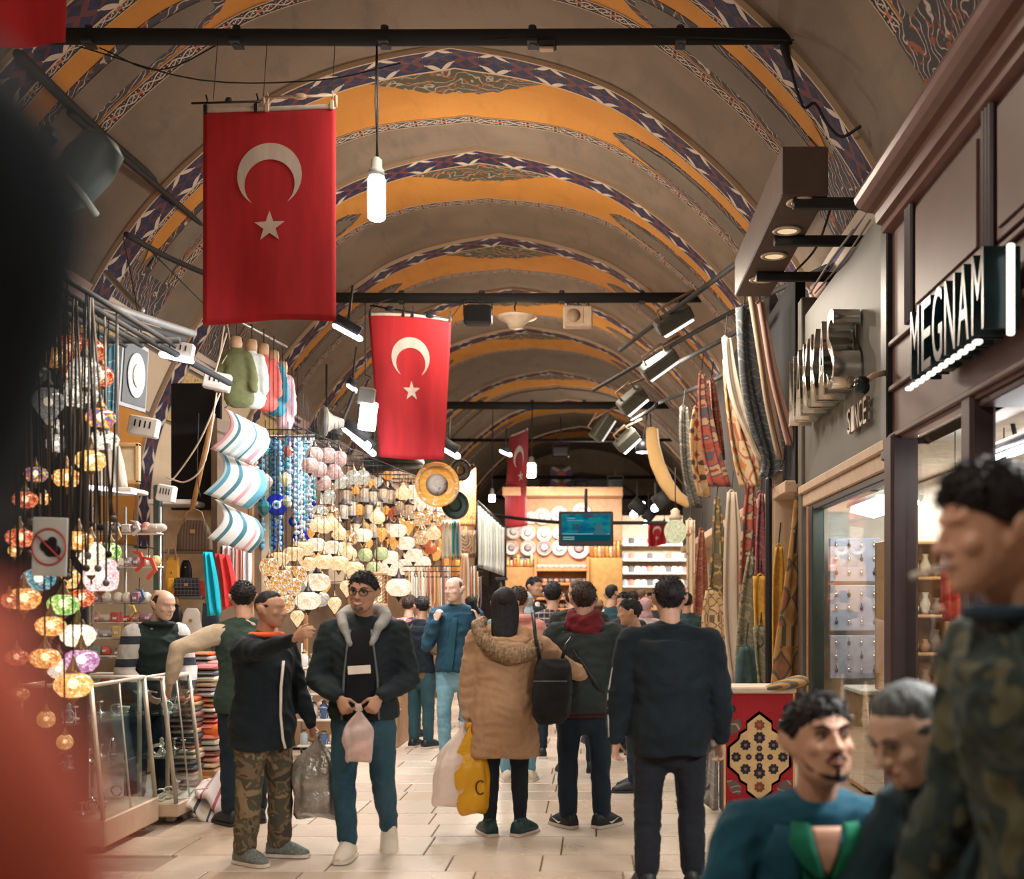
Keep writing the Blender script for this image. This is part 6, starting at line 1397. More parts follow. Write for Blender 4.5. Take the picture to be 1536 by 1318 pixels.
z1 = showcase('glass showcase on a cream base with leaning front, beside the near lanterns', (-3.02, 7.02), .86, .55, 1.04, .10, 2); fill(z1, -3.05, 7.05, .8, .5, 'cream based showcase', 7)
z2 = showcase('second glass showcase of silver trinkets, next to the textile piles', (-2.93, 8.0), .56, .30, 1.02, .12, 2, .10); fill(z2, -2.97, 8.03, .5, .25, 'second showcase', 5)
# ---------------------------------------------------------------- evil eye stall
M_EB = mat('evil_eye_blue', (.006, .02, .36), .12); M_EW = mat('evil_eye_white', (.75, .78, .8), .15); M_EL = mat('evil_eye_light', (.10, .42, .70), .15)
def evil_eye(label, c, r, hang=.4):
    t = thing('evil_eye', c, label, 'charm', 'evil eye charms'); ax = V((.25, -1, 0))
    for rr, off, mm, nm in ((1, 0, M_EB, 'disc'), (.42, .018, M_EW, 'white_ring'), (.30, .024, M_EL, 'light_ring'), (.15, .030, M_BLK, 'pupil')):
        m = MB(); m.lathe([(r*rr*.9, 0), (r*rr, r*.06), (r*rr*.85, r*.16), (.001, r*.2)], 24, tuple(V(c)+ax.normalized()*off*r*6), axis=ax); m.build(nm, mm, t, True, True)
    m = MB(); m.tube([V(c)+V((0, 0, r*.95)), V(c)+V((0, 0, r+hang))], .006, 5); m.build('cord', M_DARK, t, True, True)
evil_eye('big cobalt evil eye disc hanging beside the striped towels', P(415, 757, 12), .115); evil_eye('second blue evil eye lower among the strands', P(452, 808, 12.6), .10); evil_eye('third blue evil eye beside the second one', P(464, 800, 12.8), .055); evil_eye('blue evil eye low near the lamps', P(448, 852, 12.4), .05); evil_eye('blue elongated evil eye between the strands', P(441, 782, 12.6), .06)
for k, (px, py, r, col, nm) in enumerate(((398, 673, .05, (.02, .25, .32), 'teal'), (396, 760, .08, (.02, .12, .13), 'dark green'), (430, 752, .05, (.35, .42, .22), 'olive'), (432, 676, .055, (.35, .10, .08), 'brown red'), (399, 722, .08, (.60, .50, .45), 'pale rose'), (428, 718, .07, (.65, .62, .38), 'pale yellow'), (392, 735, .07, (.1, .3, .28), 'sea green'))):
    c = P(px, py, 11.8); t = thing('ceramic_charm', c, nm+' pointed ceramic charm on a cord at the evil eye stall', 'charm', 'ceramic charms'); m = MB(); m.lathe([(.01, -r*1.2), (r*.6, -r*.7), (r, 0), (r*.6, r*.6), (.012, r)], 8, tuple(c)); m.build('charm_body', mat('charm_%d' % k, col, .2), t, False, True); m = MB(); m.tube([c+V((0, 0, r)), c+V((0, 0, r+.25))], .006, 5); m.build('cord', M_DARK, t, True, True)
RB = random.Random(4); BP = {}
BC = [((.75, .80, .84), 'white'), ((.02, .08, .50), 'deep blue'), ((.25, .50, .68), 'sky blue'), ((.70, .74, .78), 'pearl'), ((.05, .30, .40), 'teal'), ((.50, .62, .70), 'pale blue')]
for k in range(40):
    px = 384+k*2.25+RB.uniform(-1, 1); Y = RB.uniform(12.0, 13.2); col, nm = RB.choice(BC); top_, ln = RB.uniform(652, 662), RB.choice((90, 120, 160, 190))
    a = P(px, top_, Y); L = ln*Y/F; key = (nm, ln)
    if key not in BP:
        m = MB(); n = int(L/.055)
        prof = []
        for q in range(n): z = -q*.055; rr = .016+.012*((q*7) % 3); prof += [(.004, z), (rr, z-.014), (rr, z-.036), (.004, z-.05)]
        m.lathe(prof, 7); BP[key] = (m.mesh('bead_strand', mat('bead_'+nm.replace(' ', '_'), col, .2), True), -n*.055)
    me, zl = BP[key]; o = bpy.data.objects.new('bead_strand', me); C.objects.link(o); o.location = a; o.scale = (1, 1, L/-zl)
    b = MB(); b.lathe([(.005, zl-.06), (.022, zl-.04), (.02, zl-.01), (.004, zl)], 8); b.build('pendant_bead', (M_EB, M_EL, M_EW)[k % 3], o, True)
    tag(o, '%s %s bead strand of the evil eye curtain, %s from the striped towels' % ({90: 'short', 120: 'medium', 160: 'long', 190: 'very long'}[ln], nm, ordn(k)), 'bead strand', 'bead strands of the evil eye stall')
# ---------------------------------------------------------------- the lamp stall
M_CRM = lmat('cream', 1.5)
def lampsurf(name, col, st):
    t = NT(name); v = t.n('TexVoronoi', {'Vector': t.coord(), 'Scale': 4.5}); e = t.n('TexVoronoi', {'Vector': t.coord(), 'Scale': 4.5}, feature='DISTANCE_TO_EDGE').outputs['Distance']
    k = t.n('SeparateColor', {0: v.outputs['Color']}).outputs[0]
    c = t.mix(k, tuple(q*(.62, .5, .4)[i] for i, q in enumerate(col)), col); c = t.mix(t.math('LESS_THAN', e, .035), c, tuple(q*.3 for q in col))
    e = t.n('Emission', {'Color': c, 'Strength': st*.8}).outputs[0]; g = t.n('BsdfPrincipled', {'Base Color': c, 'Roughness': .25}).outputs[0]
    m = t.surf(t.n('AddShader', {0: e, 1: t.n('MixShader', {0: .4, 2: g}).outputs[0]}).outputs[0]); m.cycles.emission_sampling = 'NONE'; return m
G_CR = lampsurf('glass_cream_lit', (1, .74, .44), 1.5); G_WH = lampsurf('glass_white_lit', (1, .88, .70), 1.6); G_AM = lampsurf('glass_amber_lit', (.95, .46, .13), 1.5); G_PK = lampsurf('glass_pink_lit', (.85, .58, .55), .75); G_GR = lampsurf('glass_green_lit', (.70, .80, .42), .9); G_DM = lampsurf('glass_dim', (.62, .52, .42), .5); G_RED = lampsurf('glass_red_lit', (.85, .22, .10), .8)
G_MO = mosaic('mosaic_mix', LC['cream'][:2]+LC['silver'][:2], 1.1, 7, 0); G_MO2 = mosaic('mosaic_mix_orange', LC['orange'][:2]+LC['cream'][:2], 1.2, 7, 0)
def m_tubeglass():
    t = NT('ottoman_glass'); z = t.n('SeparateXYZ', {0: t.coord()}).outputs[2]
    tr = t.n('BsdfTransparent', {'Color': (.86, .80, .72)}).outputs[0]; g = t.n('BsdfGlossy', {'Roughness': .05}).outputs[0]; d = t.n('BsdfDiffuse', {'Color': (.7, .65, .58)}).outputs[0]
    return t.surf(t.n('MixShader', {0: .25, 1: t.n('MixShader', {0: .2, 1: tr, 2: g}).outputs[0], 2: d}).outputs[0])
G_TUBE = m_tubeglass()
KP = {}
def klamp(kind, label, pos, r, gm, group, chain=.5):
    """small lamp of the stall; one mesh per part shared by all copies"""
    key = (kind, gm.name)
    if key not in KP:
        parts = []
        if kind == 'tube':
            m = MB(); m.lathe([(.78, -1.9), (.8, .6)], 12, cap=False); parts.append(('glass_tube', m.mesh('glass_tube', G_TUBE, True)))
            m = MB(); m.lathe([(.3, -.9), (.55, -.4), (.6, .5), (.4, .8)], 10); parts.append(('bulb', m.mesh('bulb', gm, True)))
            m = MB(); m.lathe([(.95, .55), (1.0, .7), (.7, .95), (.35, 1.15), (.15, 1.6)], 12); m.lathe([(.95, -1.95), (.95, -1.8)], 12); m.lathe([(.05, -2.5), (.3, -2.2), (.9, -1.95)], 12); parts.append(('cap', m.mesh('cap', M_CAPD, True)))
        else:
            m = MB(); m.lathe(SHAPES[kind], 14); parts.append(('glass', m.mesh('glass', gm, True)))
            hi, lo = SHAPES[kind][-1][1], SHAPES[kind][0][1]
            m = MB(); m.lathe([(.42, hi-.08), (.3, hi+.15), (.12, hi+.4), (.05, hi+.8)], 10); m.lathe([(.03, lo-.4), (.1, lo-.25), (.25, lo-.02), (.25, lo+.05)], 8); parts.append(('cap', m.mesh('cap', M_CAPD if gm in (G_WH, G_PK) else M_CAP, True)))
        KP[key] = parts
    t = thing('hanging_lamp', pos, label, 'lamp', group)
    for nm, me in KP[key]:
        o = bpy.data.objects.new(nm, me); C.objects.link(o); o.parent = t; o.scale = (r, r, r)
    if 'c' not in KP: m = MB(); m.tube([(0, 0, 0), (0, 0, 1)], .0025, 4); KP['c'] = m.mesh('chain', M_CHAIN)
    o = bpy.data.objects.new('chain', KP['c']); C.objects.link(o); o.parent = t; o.location = (0, 0, r*1.2); o.scale = (1, 1, 3.3-pos[2]-r*1.2)
    return t
GN = {G_CR: 'cream', G_WH: 'white', G_AM: 'amber', G_PK: 'pink', G_GR: 'pale green', G_DM: 'dim unlit', G_RED: 'red', G_MO: 'pearly mosaic', G_MO2: 'orange mosaic'}
LAMPS = []
def row(kind, gm, r, pts, Y):
    for px, py in pts: LAMPS.append((px, py, r, kind, gm, Y+(px-560)*.028))
row('globe', G_PK, 13, [(472, 682), (492, 683), (508, 688), (478, 704), (500, 708), (484, 724), (465, 698)], 13.0)
row('globe', G_MO, 12, [(511, 722), (492, 745), (480, 768), (530, 716), (544, 716)], 13.4)
row('tube', G_CR, 9, [(520, 740), (527, 757), (546, 737), (567, 757), (560, 742), (586, 740), (599, 757), (534, 790), (560, 790), (584, 790), (575, 738), (553, 762), (613, 762), (515, 762)], 14.2)
row('globe', G_WH, 12, [(617, 738), (638, 738), (628, 756), (648, 756), (611, 775), (666, 762)], 14.5)
row('globe', G_MO2, 12, [(655, 778), (626, 778), (541, 720), (498, 770), (640, 776), (526, 806), (632, 806)], 14.0)
row('bowl', G_WH, 15, [(500, 820), (474, 816), (620, 832), (544, 802), (584, 835), (608, 814), (596, 795)], 13.6)
row('drop', G_AM, 10, [(545, 792), (572, 800), (600, 786), (612, 790), (550, 815), (590, 812), (487, 878), (470, 800)], 14.0)
row('onion', G_CR, 12, [(486, 790), (497, 786), (509, 800), (476, 788), (566, 776), (605, 740), (650, 800), (524, 830)], 13.2)
row('globe', G_GR, 11, [(548, 832), (560, 852), (572, 830), (512, 832)], 13.8)
row('bowl', G_CR, 16, [(460, 845), (486, 842), (508, 844), (440, 830), (455, 822), (530, 852), (418, 838), (430, 858)], 12.4)
row('globe', G_WH, 13, [(590, 852), (606, 850), (620, 848), (578, 850), (634, 846)], 14.2)
row('bowl', G_WH, 20, [(598, 880), (476, 872), (462, 900)], 12.8)
row('globe', G_MO2, 15, [(410, 872), (424, 868), (416, 890), (438, 880), (428, 905), (404, 850), (446, 862)], 11.8)
row('globe', G_AM, 12, [(668, 840), (680, 826), (690, 850), (650, 830), (662, 818), (674, 870)], 16)
row('onion', G_RED, 11, [(636, 812), (664, 798), (645, 822), (592, 770)], 14.6)
row('drop', G_CR, 11, [(560, 880), (545, 866), (502, 905), (446, 925), (520, 880)], 12.6)
RL = random.Random(77)
for _ in range(75):
    px, py = RL.uniform(474, 692), RL.uniform(706, 868)
    if any(abs(px-a[0])+abs(py-a[1]) < 13 for a in LAMPS): continue
    LAMPS.append((px, py, RL.uniform(6.5, 10), RL.choice(('globe', 'bowl', 'drop', 'globe')), RL.choice((G_AM, G_MO2, G_CR, G_MO, G_AM)), 14.9+(px-560)*.03))
LAMPS.sort(key=lambda a: (a[3], GN[a[4]], round(a[1]/14), a[0])); cnt = {}
for px, py, r, kind, gm, Y in LAMPS:
    z = 'by the evil eyes' if px < 470 else 'above the smiling man' if px < 575 else 'left of the phone man' if px < 640 else 'at the far end'
    h = 'top' if py < 730 else 'upper' if py < 780 else 'middle' if py < 830 else 'lower'
    k = (kind, GN[gm], z, h); i = cnt.get(k, 0); cnt[k] = i+1
    lb = '%s %s lamp, %s lamp stall, %s%s' % (GN[gm], 'glass tube' if kind == 'tube' else SW[kind].split()[0], h, z, '' if i == 0 else ', %s along' % ordn(i))
    klamp(kind, lb, P(px, py, Y), r*Y/F, gm, 'lamps of the lamp stall', .35)
for px, py, w in ((490, 655, 46), (560, 705, 60), (600, 698, 70)):
    c = P(px, py, 15.6); t = thing('lamp_canopy', c, {490: 'green grey round canopy over the pink lamps', 560: 'dark canopy ring over the tube lamps', 600: 'wide black canopy disc under the second flag'}[px], 'canopy'); s = 15.6/F
    m = MB(); m.lathe([(w*.5*s, 0), (w*.52*s, .05), (w*.5*s, .1), (w*.35*s, .14), (.03, .18)], 24, tuple(c)); m.build('ring', mat('canopy_dark', (.03, .042, .04), .5), t, True, True); m = MB(); m.lathe([(w*.47*s, -.02), (w*.47*s, .01)], 24, tuple(c)); m.build('inner_disc', M_DARK, t, True, True); m = MB(); m.tube([c+V((0, 0, .18)), c+V((0, 0, 1.0))], .015, 6); m.build('stem', M_DARK, t, True, True)
t = thing('lamp_rails', (-2.9, 14, 3.3), 'dark ceiling rails of the lamp stall carrying every hanging lamp', 'rail')
for k in range(14):
    y = 11.4+k*.5; m = MB(); m.tube([(-3.6+k*.07, y, 3.3), (-2.9+k*.05, y, 3.3)], .007, 6); m.build('rail', M_IRON, t, True, True)
for a, b in (((-3.5, 11.2, 3.31), (-2.7, 18, 3.31)), ((-2.95, 11.2, 3.31), (-2.2, 18, 3.31))): m = MB(); m.tube([a, b], .008, 6); m.build('rail', M_IRON, t, True, True)
for py in (850, 858, 866): pipe('thin bar for the long necklace row, height %s' % {850: 'upper', 858: 'middle', 866: 'lower'}[py], [P(606, py-1, 14.4), P(724, py-1, 16.7)], .008, 'necklace_rail', None, 'rail')
# big cloudy glass lamps behind the smiling man, lattice lamp, shade
for k, (px, py, r) in enumerate(((462, 878, 14), (478, 898, 17), (458, 906, 14), (468, 862, 15))): klamp('bowl', ('pale', 'largest pale', 'lowest pale', 'topmost pale')[k]+' marbled bowl lamp of the cloudy cluster left of the smiling man', P(px, py, 11.6), r*11.6/F, lampsurf('cloud_glass_%d' % k, (.70, .68, .60), .75), 'cloudy bowl lamps', .2)
t = thing('lattice_lamp', P(565, 884, 13), 'tall lattice lantern glowing through its fretwork, right of the smiling man', 'lamp'); c = P(565, 884, 13)
m = MB(); m.bbox(c, (.15, .15, .32), .01); m.build('lit_core', lampsurf('lattice_glow', (1, .85, .6), 1.6), t, False, True)
m = MB()
for k in range(5):
    for q in range(9): m.tube([c+V((-.085+.0425*k, -.085, -.16+.04*q)), c+V((-.085+.0425*k+.03, -.085, -.13+.04*q))], .006, 4)
m.build('fretwork', M_WOOD, t, False, True)
for dx in (-.085, .085): m = MB(); m.bbox(c+V((dx, -.06, 0)), (.02, .03, .36), .004); m.build('corner_post', M_WOOD, t, False, True)
m = MB(); m.bbox(c+V((0, 0, .18)), (.22, .2, .04), .01); m.bbox(c+V((0, 0, -.18)), (.22, .2, .04), .01); m.build('cap', M_WOOD, t, False, True); m = MB(); m.tube([c+V((0, 0, .2)), c+V((0, 0, .6))], .008, 5); m.build('chain', M_CAPD, t, True, True)
t = thing('shade_lamp', P(515, 855, 13.5), 'square cream fabric lampshade behind the white bowl lamps', 'lamp'); c = P(517, 856, 13.6); m = MB(); m.box(c, (.36, .3, .30), None, 0, .8); m.build('shade', lampsurf('shade_glow', (.92, .70, .48), .55), t, world=True); m = MB(); m.tube([c+V((0, 0, .15)), c+V((0, 0, .5))], .008, 5); m.build('cord', M_CAPD, t, True, True)
# decorated wares at the right end: orange platter, pan, rug, scarf rack
def disc(label, name, c, r, mats, ax=(0.1, -1, .05), cat='plate', group=None, rim=True):
    t = thing(name, c, label, cat, group); ax = V(ax)
    m = MB(); m.lathe([(r*.5, 0), (r*.75, r*.03), (r, r*.14), (r*.98, r*.17), (r*.74, r*.075), (.001, r*.05)], 24, tuple(c), axis=ax); m.build('dish', mats[0], t, True, True)
    m = MB(); m.lathe([(r*.93, r*.17), (r*.86, r*.15), (r*.80, r*.14), (r*.84, r*.11)], 24, tuple(c), axis=ax, cap=False); m.build('rim_band', mats[1], t, True, True)
    m = MB(); m.lathe([(r*.5, r*.075), (r*.2, r*.08), (.001, r*.082)], 20, tuple(c), axis=ax); m.build('centre_motif', mats[2], t, True, True)
    return t
def plate_mat(name, a, b, c): return m_scroll(name, a, b, c)
disc('large orange painted platter at the end of the lamp stall', 'platter', P(655, 727, 15.2), 34*15.2/F, (m_scroll('platter_orange', (.75, .36, .06), (.80, .45, .12), (.6, .5, .4)), m_scroll('platter_rim', (.72, .40, .10), (.75, .7, .65), (.2, .3, .4)), m_scroll('platter_eye', (.4, .38, .34), (.5, .45, .4), (.1, .15, .3))), (.35, -1, 0), 'platter')
disc('dark green shallow pan hanging right of the orange platter', 'pan', P(682, 757, 15.6), 22*15.6/F, (mat('pan_dark', (.02, .05, .045), .4), M_CAPD, mat('pan_dark2', (.03, .06, .055), .4)), (.5, -1, 0), 'pan')
disc('dark woven tray hanging above the pan', 'tray', P(690, 705, 15.6), 17*15.6/F, (m_scroll('tray_weave', (.05, .05, .045), (.14, .13, .12), (.1, .06, .05)), M_CAPD, M_CAP), (.6, -1, 0), 'tray')
o = cloth([(P(690, 722, 17), P(714, 700, 17.6)), (P(688, 760, 17), P(714, 755, 17.6)), (P(686, 788, 17), P(713, 790, 17.6))], m_scroll('prayer_rug', (.62, .28, .10), (.72, .50, .28), (.3, .1, .06)), 'prayer_rug', nf=1, amp=.01, loc=tuple(P(700, 710, 17))); tag(o, 'orange patterned prayer rug hanging under the small flag', 'rug')
o = cloth([(P(690, 795, 17), P(714, 795, 17.6)), (P(690, 838, 17), P(714, 836, 17.6))], m_scroll('kilim_dark', (.08, .06, .05), (.55, .36, .12), (.3, .1, .06)), 'kilim', nf=1, amp=.01, loc=tuple(P(700, 795, 17))); tag(o, 'dark kilim with orange figures below the prayer rug', 'rug')
for k, (px, c) in enumerate(((668, (.55, .50, .38)), (674, (.66, .60, .45)), (681, (.05, .25, .28)), (686, (.35, .3, .25)), (694, (.6, .3, .12)), (678, (.62, .28, .08)), (698, (.55, .5, .45)))):
    y0 = 780 if k < 4 else 830; o = cloth([(P(px-4, y0, 16), P(px+4, y0, 16)), (P(px-6, y0+30, 16), P(px+6, y0+30, 16)), (P(px-6, y0+(58 if k < 4 else 90), 16), P(px+6, y0+(56 if k < 4 else 88), 16))], fabric('lampend_scarf%d' % k, c), 'hanging_scarf', nf=2, amp=.04, loc=tuple(P(px, y0, 16)))
    tag(o, ('khaki', 'pale khaki', 'teal', 'taupe', 'rust', 'orange', 'grey beige')[k]+' scarf hanging below the pan at the lamp stall end', 'scarf', 'scarves at the lamp stall end')
t = thing('scarf_rack', P(738, 800, 18), 'black framed rack of grey silk scarves seen edge on, past the lamps', 'rack'); 
for px, py0, py1 in ((716, 752, 866), (757, 790, 868)): m = MB(); m.tube([P(px, py0, 18), P(px, py1, 18)], .03, 6); m.build('upright', M_BLK, t, True, True)
m = MB(); m.tube([P(716, 752, 18), P(757, 790, 18)], .025, 6); m.build('top_bar', M_BLK, t, True, True); m = MB(); a = P(752, 868, 18); m.tube([a, V((a.x, a.y, 0))], .04, 8); m.build('post', M_BLK, t, True, True)
m = MB(); m.bbox(P(752, 868, 18)*1+V((0, 0, 0)), (.2, .1, .05), .01); m.build('foot_plate', M_BLK, t, False, True)
for k in range(9):
    px = 718+k*4.4; o = cloth([(P(px-1, 758+k*4, 17.9), P(px+3.6, 760+k*4, 17.9)), (P(px-1, 810, 17.9), P(px+3.4, 812, 17.9)), (P(px-1, 850+k*1.5, 17.9), P(px+3.4, 852+k*1.5, 17.9))], fabric('silk_%d' % (k % 4), ((.45, .46, .44), (.30, .34, .34), (.55, .52, .46), (.38, .42, .45))[k % 4]), 'silk_scarf', nf=1, amp=.03, nu=6, loc=tuple(P(px, 758, 17.9)))
    tag(o, '%s silk scarf on the black rack, %s from its tall end' % (('grey', 'slate', 'beige grey', 'blue grey')[k % 4], order[k]), 'scarf', 'silk scarves on the black rack')
NK = {}
for k in range(42):                                        # necklaces and tassels along the stall end
    px = 612+k*2.6+R.uniform(-1, 1); Y = 14.5+k*.05; py = R.choice((850, 858, 866)); L = R.choice((46, 60, 76)); ci = R.randrange(6)
    if (ci, L) not in NK:
        m = MB(); l = L*15/F; m.tube([(-.02, 0, 0), (-.025, -.01, -l*.7), (0, -.015, -l), (.025, -.01, -l*.7), (.02, 0, 0)], .012, 6, round=True); NK[ci, L] = m.mesh('necklace', mat('neck_%d' % ci, ((.62, .45, .25), (.55, .14, .08), (.70, .62, .52), (.60, .30, .10), (.16, .12, .12), (.5, .42, .34))[ci], .35), True)
    o = bpy.data.objects.new('necklace', NK[ci, L]); C.objects.link(o); o.location = P(px, py, Y)
    b = MB(); b.lathe([(.004, -L*15/F-.05), (.02, -L*15/F-.03), (.006, -L*15/F)], 6); b.build('tassel', M_CAP, o, True)
    tag(o, '%s necklace of the long row under the lamps, %s from its near end' % (('gold', 'red', 'ivory', 'orange', 'black', 'beige')[ci], ordn(k)), 'necklace', 'necklaces in the long row')
# counter of small wares under the lamps
t = thing('display_counter', (-3.0, 12.6, 0), 'stepped counter of small wares under the hanging lamps', 'counter')
for k, (z, d) in enumerate(((.40, 0), (.66, .28), (.92, .56))):
    m = MB(); m.bbox((-2.95, 12.3+d, z*.5), (1.7, .30, z), .01); m.build('step', mat('counter_wood', (.40, .24, .13), .5), t, False, True)
WARE = [(.62, .12, .08), (.08, .14, .30), (.70, .66, .60), (.10, .30, .32), (.66, .36, .10), (.30, .12, .22), (.55, .50, .45), (.75, .70, .66), (.20, .2, .22), (.45, .55, .6)]
RW = random.Random(14); WP = {}
for k, (z, d) in enumerate(((.40, 0), (.66, .28), (.92, .56))):
    for j in range(15):
        ci = RW.randrange(10); kd = RW.choice(('bowl', 'box', 'jug', 'purse')); x = -3.72+j*.11
        if (ci, kd) not in WP:
            m = MB()
            if kd == 'bowl': m.lathe([(.02, 0), (.045, .03), (.055, .06), (.05, .06), (.03, .03), (.002, .02)], 12)
            elif kd == 'box': m.bbox((0, 0, .045), (.085, .08, .09), .006)
            elif kd == 'jug': m.lathe([(.025, 0), (.045, .03), (.048, .07), (.02, .12), (.028, .15)], 12)
            else: m.lathe([(.03, 0), (.05, .03), (.045, .08), (.012, .10), (.02, .11)], 10)
            WP[ci, kd] = m.mesh({'bowl': 'small_bowl', 'box': 'trinket_box', 'jug': 'small_jug', 'purse': 'drawstring_purse'}[kd], mat('ware_%d' % ci, WARE[ci], .35), kd != 'box')
        me = WP[ci, kd]; o = bpy.data.objects.new(me.name.split('.')[0], me); C.objects.link(o); o.location = (x, 12.28+d+RW.uniform(-.05, .05), z); o.rotation_euler = (0, 0, RW.uniform(-.5, .5))
        b = MB(); b.bbox((0, -.05, .03), (.03, .006, .02), .002); b.build('price_tag', M_WHITEW, o)
        tag(o, '%s %s on the %s step of the wares counter, %s along' % (('red', 'navy', 'ivory', 'teal', 'orange', 'plum', 'stone', 'white', 'charcoal', 'pale blue')[ci], {'bowl': 'bowl', 'box': 'trinket box', 'jug': 'jug', 'purse': 'purse'}[kd], ('lowest', 'middle', 'top')[k], order[j]), 'ware', 'wares on the stepped counter')
# white pictured tins and goods stand low behind the smiling man
t = thing('goods_stand', (-2.75, 11.5, 0), 'narrow stand of blue and white souvenirs between the two walking men', 'stand')
for z in (.12, .38, .64, .90): m = MB(); m.bbox((-2.72, 11.5, z), (.5, .3, .02), .005); m.build('shelf', M_WHITEW, t, False, True)
for x in (-2.96, -2.48): m = MB(); m.tube([(x, 11.5, 0), (x, 11.5, 1.15)], .012, 6); m.build('upright', M_STEEL, t, True, True)
for zi, z in enumerate((.13, .39, .65, .91)):
    for j in range(5):
        ci = RW.choice((1, 2, 7, 9, 3, 0)); m = MB(); h = RW.uniform(.10, .17); c = V((-2.92+j*.10, 11.44, z)); m.lathe([(.036, 0), (.042, .01), (.042, h*.8), (.02, h*.92), (.022, h)], 12, tuple(c)); o = m.build('souvenir_tin', m_scroll('tin_%d' % ci, WARE[ci], (.7, .72, .74), (.05, .1, .3)) if ('tin_%d' % ci) not in bpy.data.materials else bpy.data.materials['tin_%d' % ci], None, True, loc=tuple(c)); b = MB(); b.lathe([(.022, h), (.024, h+.015), (.005, h+.02)], 10); b.build('lid', M_CAP, o, True)
        tag(o, 'painted souvenir tin on the %s shelf of the narrow stand, %s along' % (('lowest', 'second', 'third', 'top')[zi], order[j]), 'tin', 'souvenir tins')
t = thing('stall_backing', (-3.9, 13, 0), 'warm boarded backing wall of the lamp stall', 'panel')
m = MB(); a, b = V((-3.75, 11.3, 0)), V((-2.2, 21, 0)); m.prism([(a.x, a.y, .0), (b.x, b.y, 0), (b.x, b.y, 3.6), (a.x, a.y, 3.4)], (-.06, 0, 0)); m.build('board', mat('stall_board', (.13, .075, .04), .7), t, world=True)
for k in range(7):
    q = a.lerp(b, (k+.5)/7); m = MB(); m.bbox((q.x+.02, q.y, 1.7), (.05, .06, 3.3), .008); m.build('batten', M_WOOD, t, False, True)
# ================================================================ CARPETS (right) and the far end
def kilim(name, cols, sc=(7, 7, 5), kind=0):
    t = NT(name); co = t.coord(); p = t.scale(co, sc, (0, 0, 0))
    sp = t.n('SeparateXYZ', {0: p}); x, z = t.math('ADD', sp.outputs[0], sp.outputs[1]), sp.outputs[2]
    fx = t.math('ABSOLUTE', t.math('SUBTRACT', t.math('FRACT', x), .5)); fz = t.math('ABSOLUTE', t.math('SUBTRACT', t.math('FRACT', z), .5))
    d = t.math('ADD', fx, fz); st = t.math('SNAP', d, .125)
    col = t.ramp(st, [(0, cols[0]), (.2, cols[1]), (.4, cols[2]), (.58, cols[3]), (.8, cols[0])], 'CONSTANT')
    band = t.math('FRACT', t.math('MULTIPLY', z, .37)); col = t.mix(t.math('LESS_THAN', band, .22), col, t.ramp(t.math('FRACT', t.math('MULTIPLY', x, 2)), [(0, cols[2]), (.5, cols[1])], 'CONSTANT'))
    n = t.noise(co, 140, 1); col = t.mix(.22, col, t.ramp(n, [(.3, tuple(k*.5 for k in cols[0])), (.7, cols[3])]))
    return t.bsdf(col, .92, 0, n, .3, .004)
def medal(name, a, b, c): return m_scroll(name, a, b, c)
K_RED = kilim('kilim_red', ((.30, .035, .03), (.42, .07, .05), (.05, .07, .10), (.55, .36, .22)))
K_RB = kilim('kilim_redbrown', ((.26, .07, .04), (.34, .11, .07), (.18, .05, .04), (.40, .2, .12)), (9, 9, 8))
K_OLV = kilim('kilim_olive', ((.14, .13, .08), (.10, .12, .10), (.58, .36, .10), (.22, .15, .08)), (6, 6, 4))
K_CRM = kilim('kilim_cream_birds', ((.62, .45, .26), (.62, .45, .26), (.08, .05, .03), (.55, .38, .2)), (9, 9, 7))
K_PALE = m_plaster('pale_carpet', (.52, .44, .35), (.58, .50, .40), (.42, .38, .34)); K_GREY = m_scroll('grey_blue_carpet', (.11, .13, .145), (.28, .27, .255), (.05, .07, .085))
K_YEL = mat('yellow_carpet', (.66, .38, .07), .9, 0, .2, 20); K_PUR = m_scroll('purple_carpet', (.28, .10, .13), (.40, .2, .2), (.16, .06, .08)); K_GG = m_scroll('greygreen_carpet', (.20, .20, .14), (.36, .32, .22), (.08, .08, .06)); K_BRN = kilim('kilim_brown', ((.34, .17, .06), (.46, .26, .09), (.07, .09, .07), (.30, .12, .06)), (4, 4, 3)); K_TEAL = mat('teal_carpet', (.05, .10, .11), .9, 0, .3, 14)
K_ORN = kilim('kilim_orange', ((.60, .22, .05), (.62, .46, .28), (.40, .10, .05), (.66, .5, .3)), (3, 12, 3)); K_BLK = kilim('kilim_black', ((.05, .045, .04), (.56, .36, .14), (.58, .46, .30), (.35, .06, .03)), (6, 6, 5)); K_TAN = m_plaster('tan_carpet', (.62, .40, .17), (.68, .46, .21), (.52, .32, .13)); K_WHT = mat('white_carpet', (.66, .56, .44), .9)
def hang(label, rows, m_, nf=2, amp=.04, th=.02, name='hanging_carpet', amp0=.01, sub=4, nu=14, cord=True, depth=(.55, -1, 0), grp='hanging carpets'):
    """rows: (px left, px right, py, Y)"""
    g = .17 if rows[-1][2] > 780 else .05
    rr = [(P(a-(b-a)*g, y, Y), P(b+(b-a)*g, y, Y)) for a, b, y, Y in rows]; c = (rr[0][0]+rr[0][1])*.5
    o = cloth(rr, m_, name, nf=nf, amp=amp, amp0=amp0, th=th, nu=nu, sub=sub, loc=tuple(c), depth=V(depth).normalized())
    tag(o, label, 'carpet', grp)
    b = MB(); b.tube([(-.03, 0, 0), (0, 0, .03), (.03, 0, 0)], .012, 6); b.build('tie', m_, o)
    if cord: b = MB(); b.tube([(0, 0, .03), (.03, .05, .25)], .008, 5); b.build('cord', M_DARK, o)
    return o
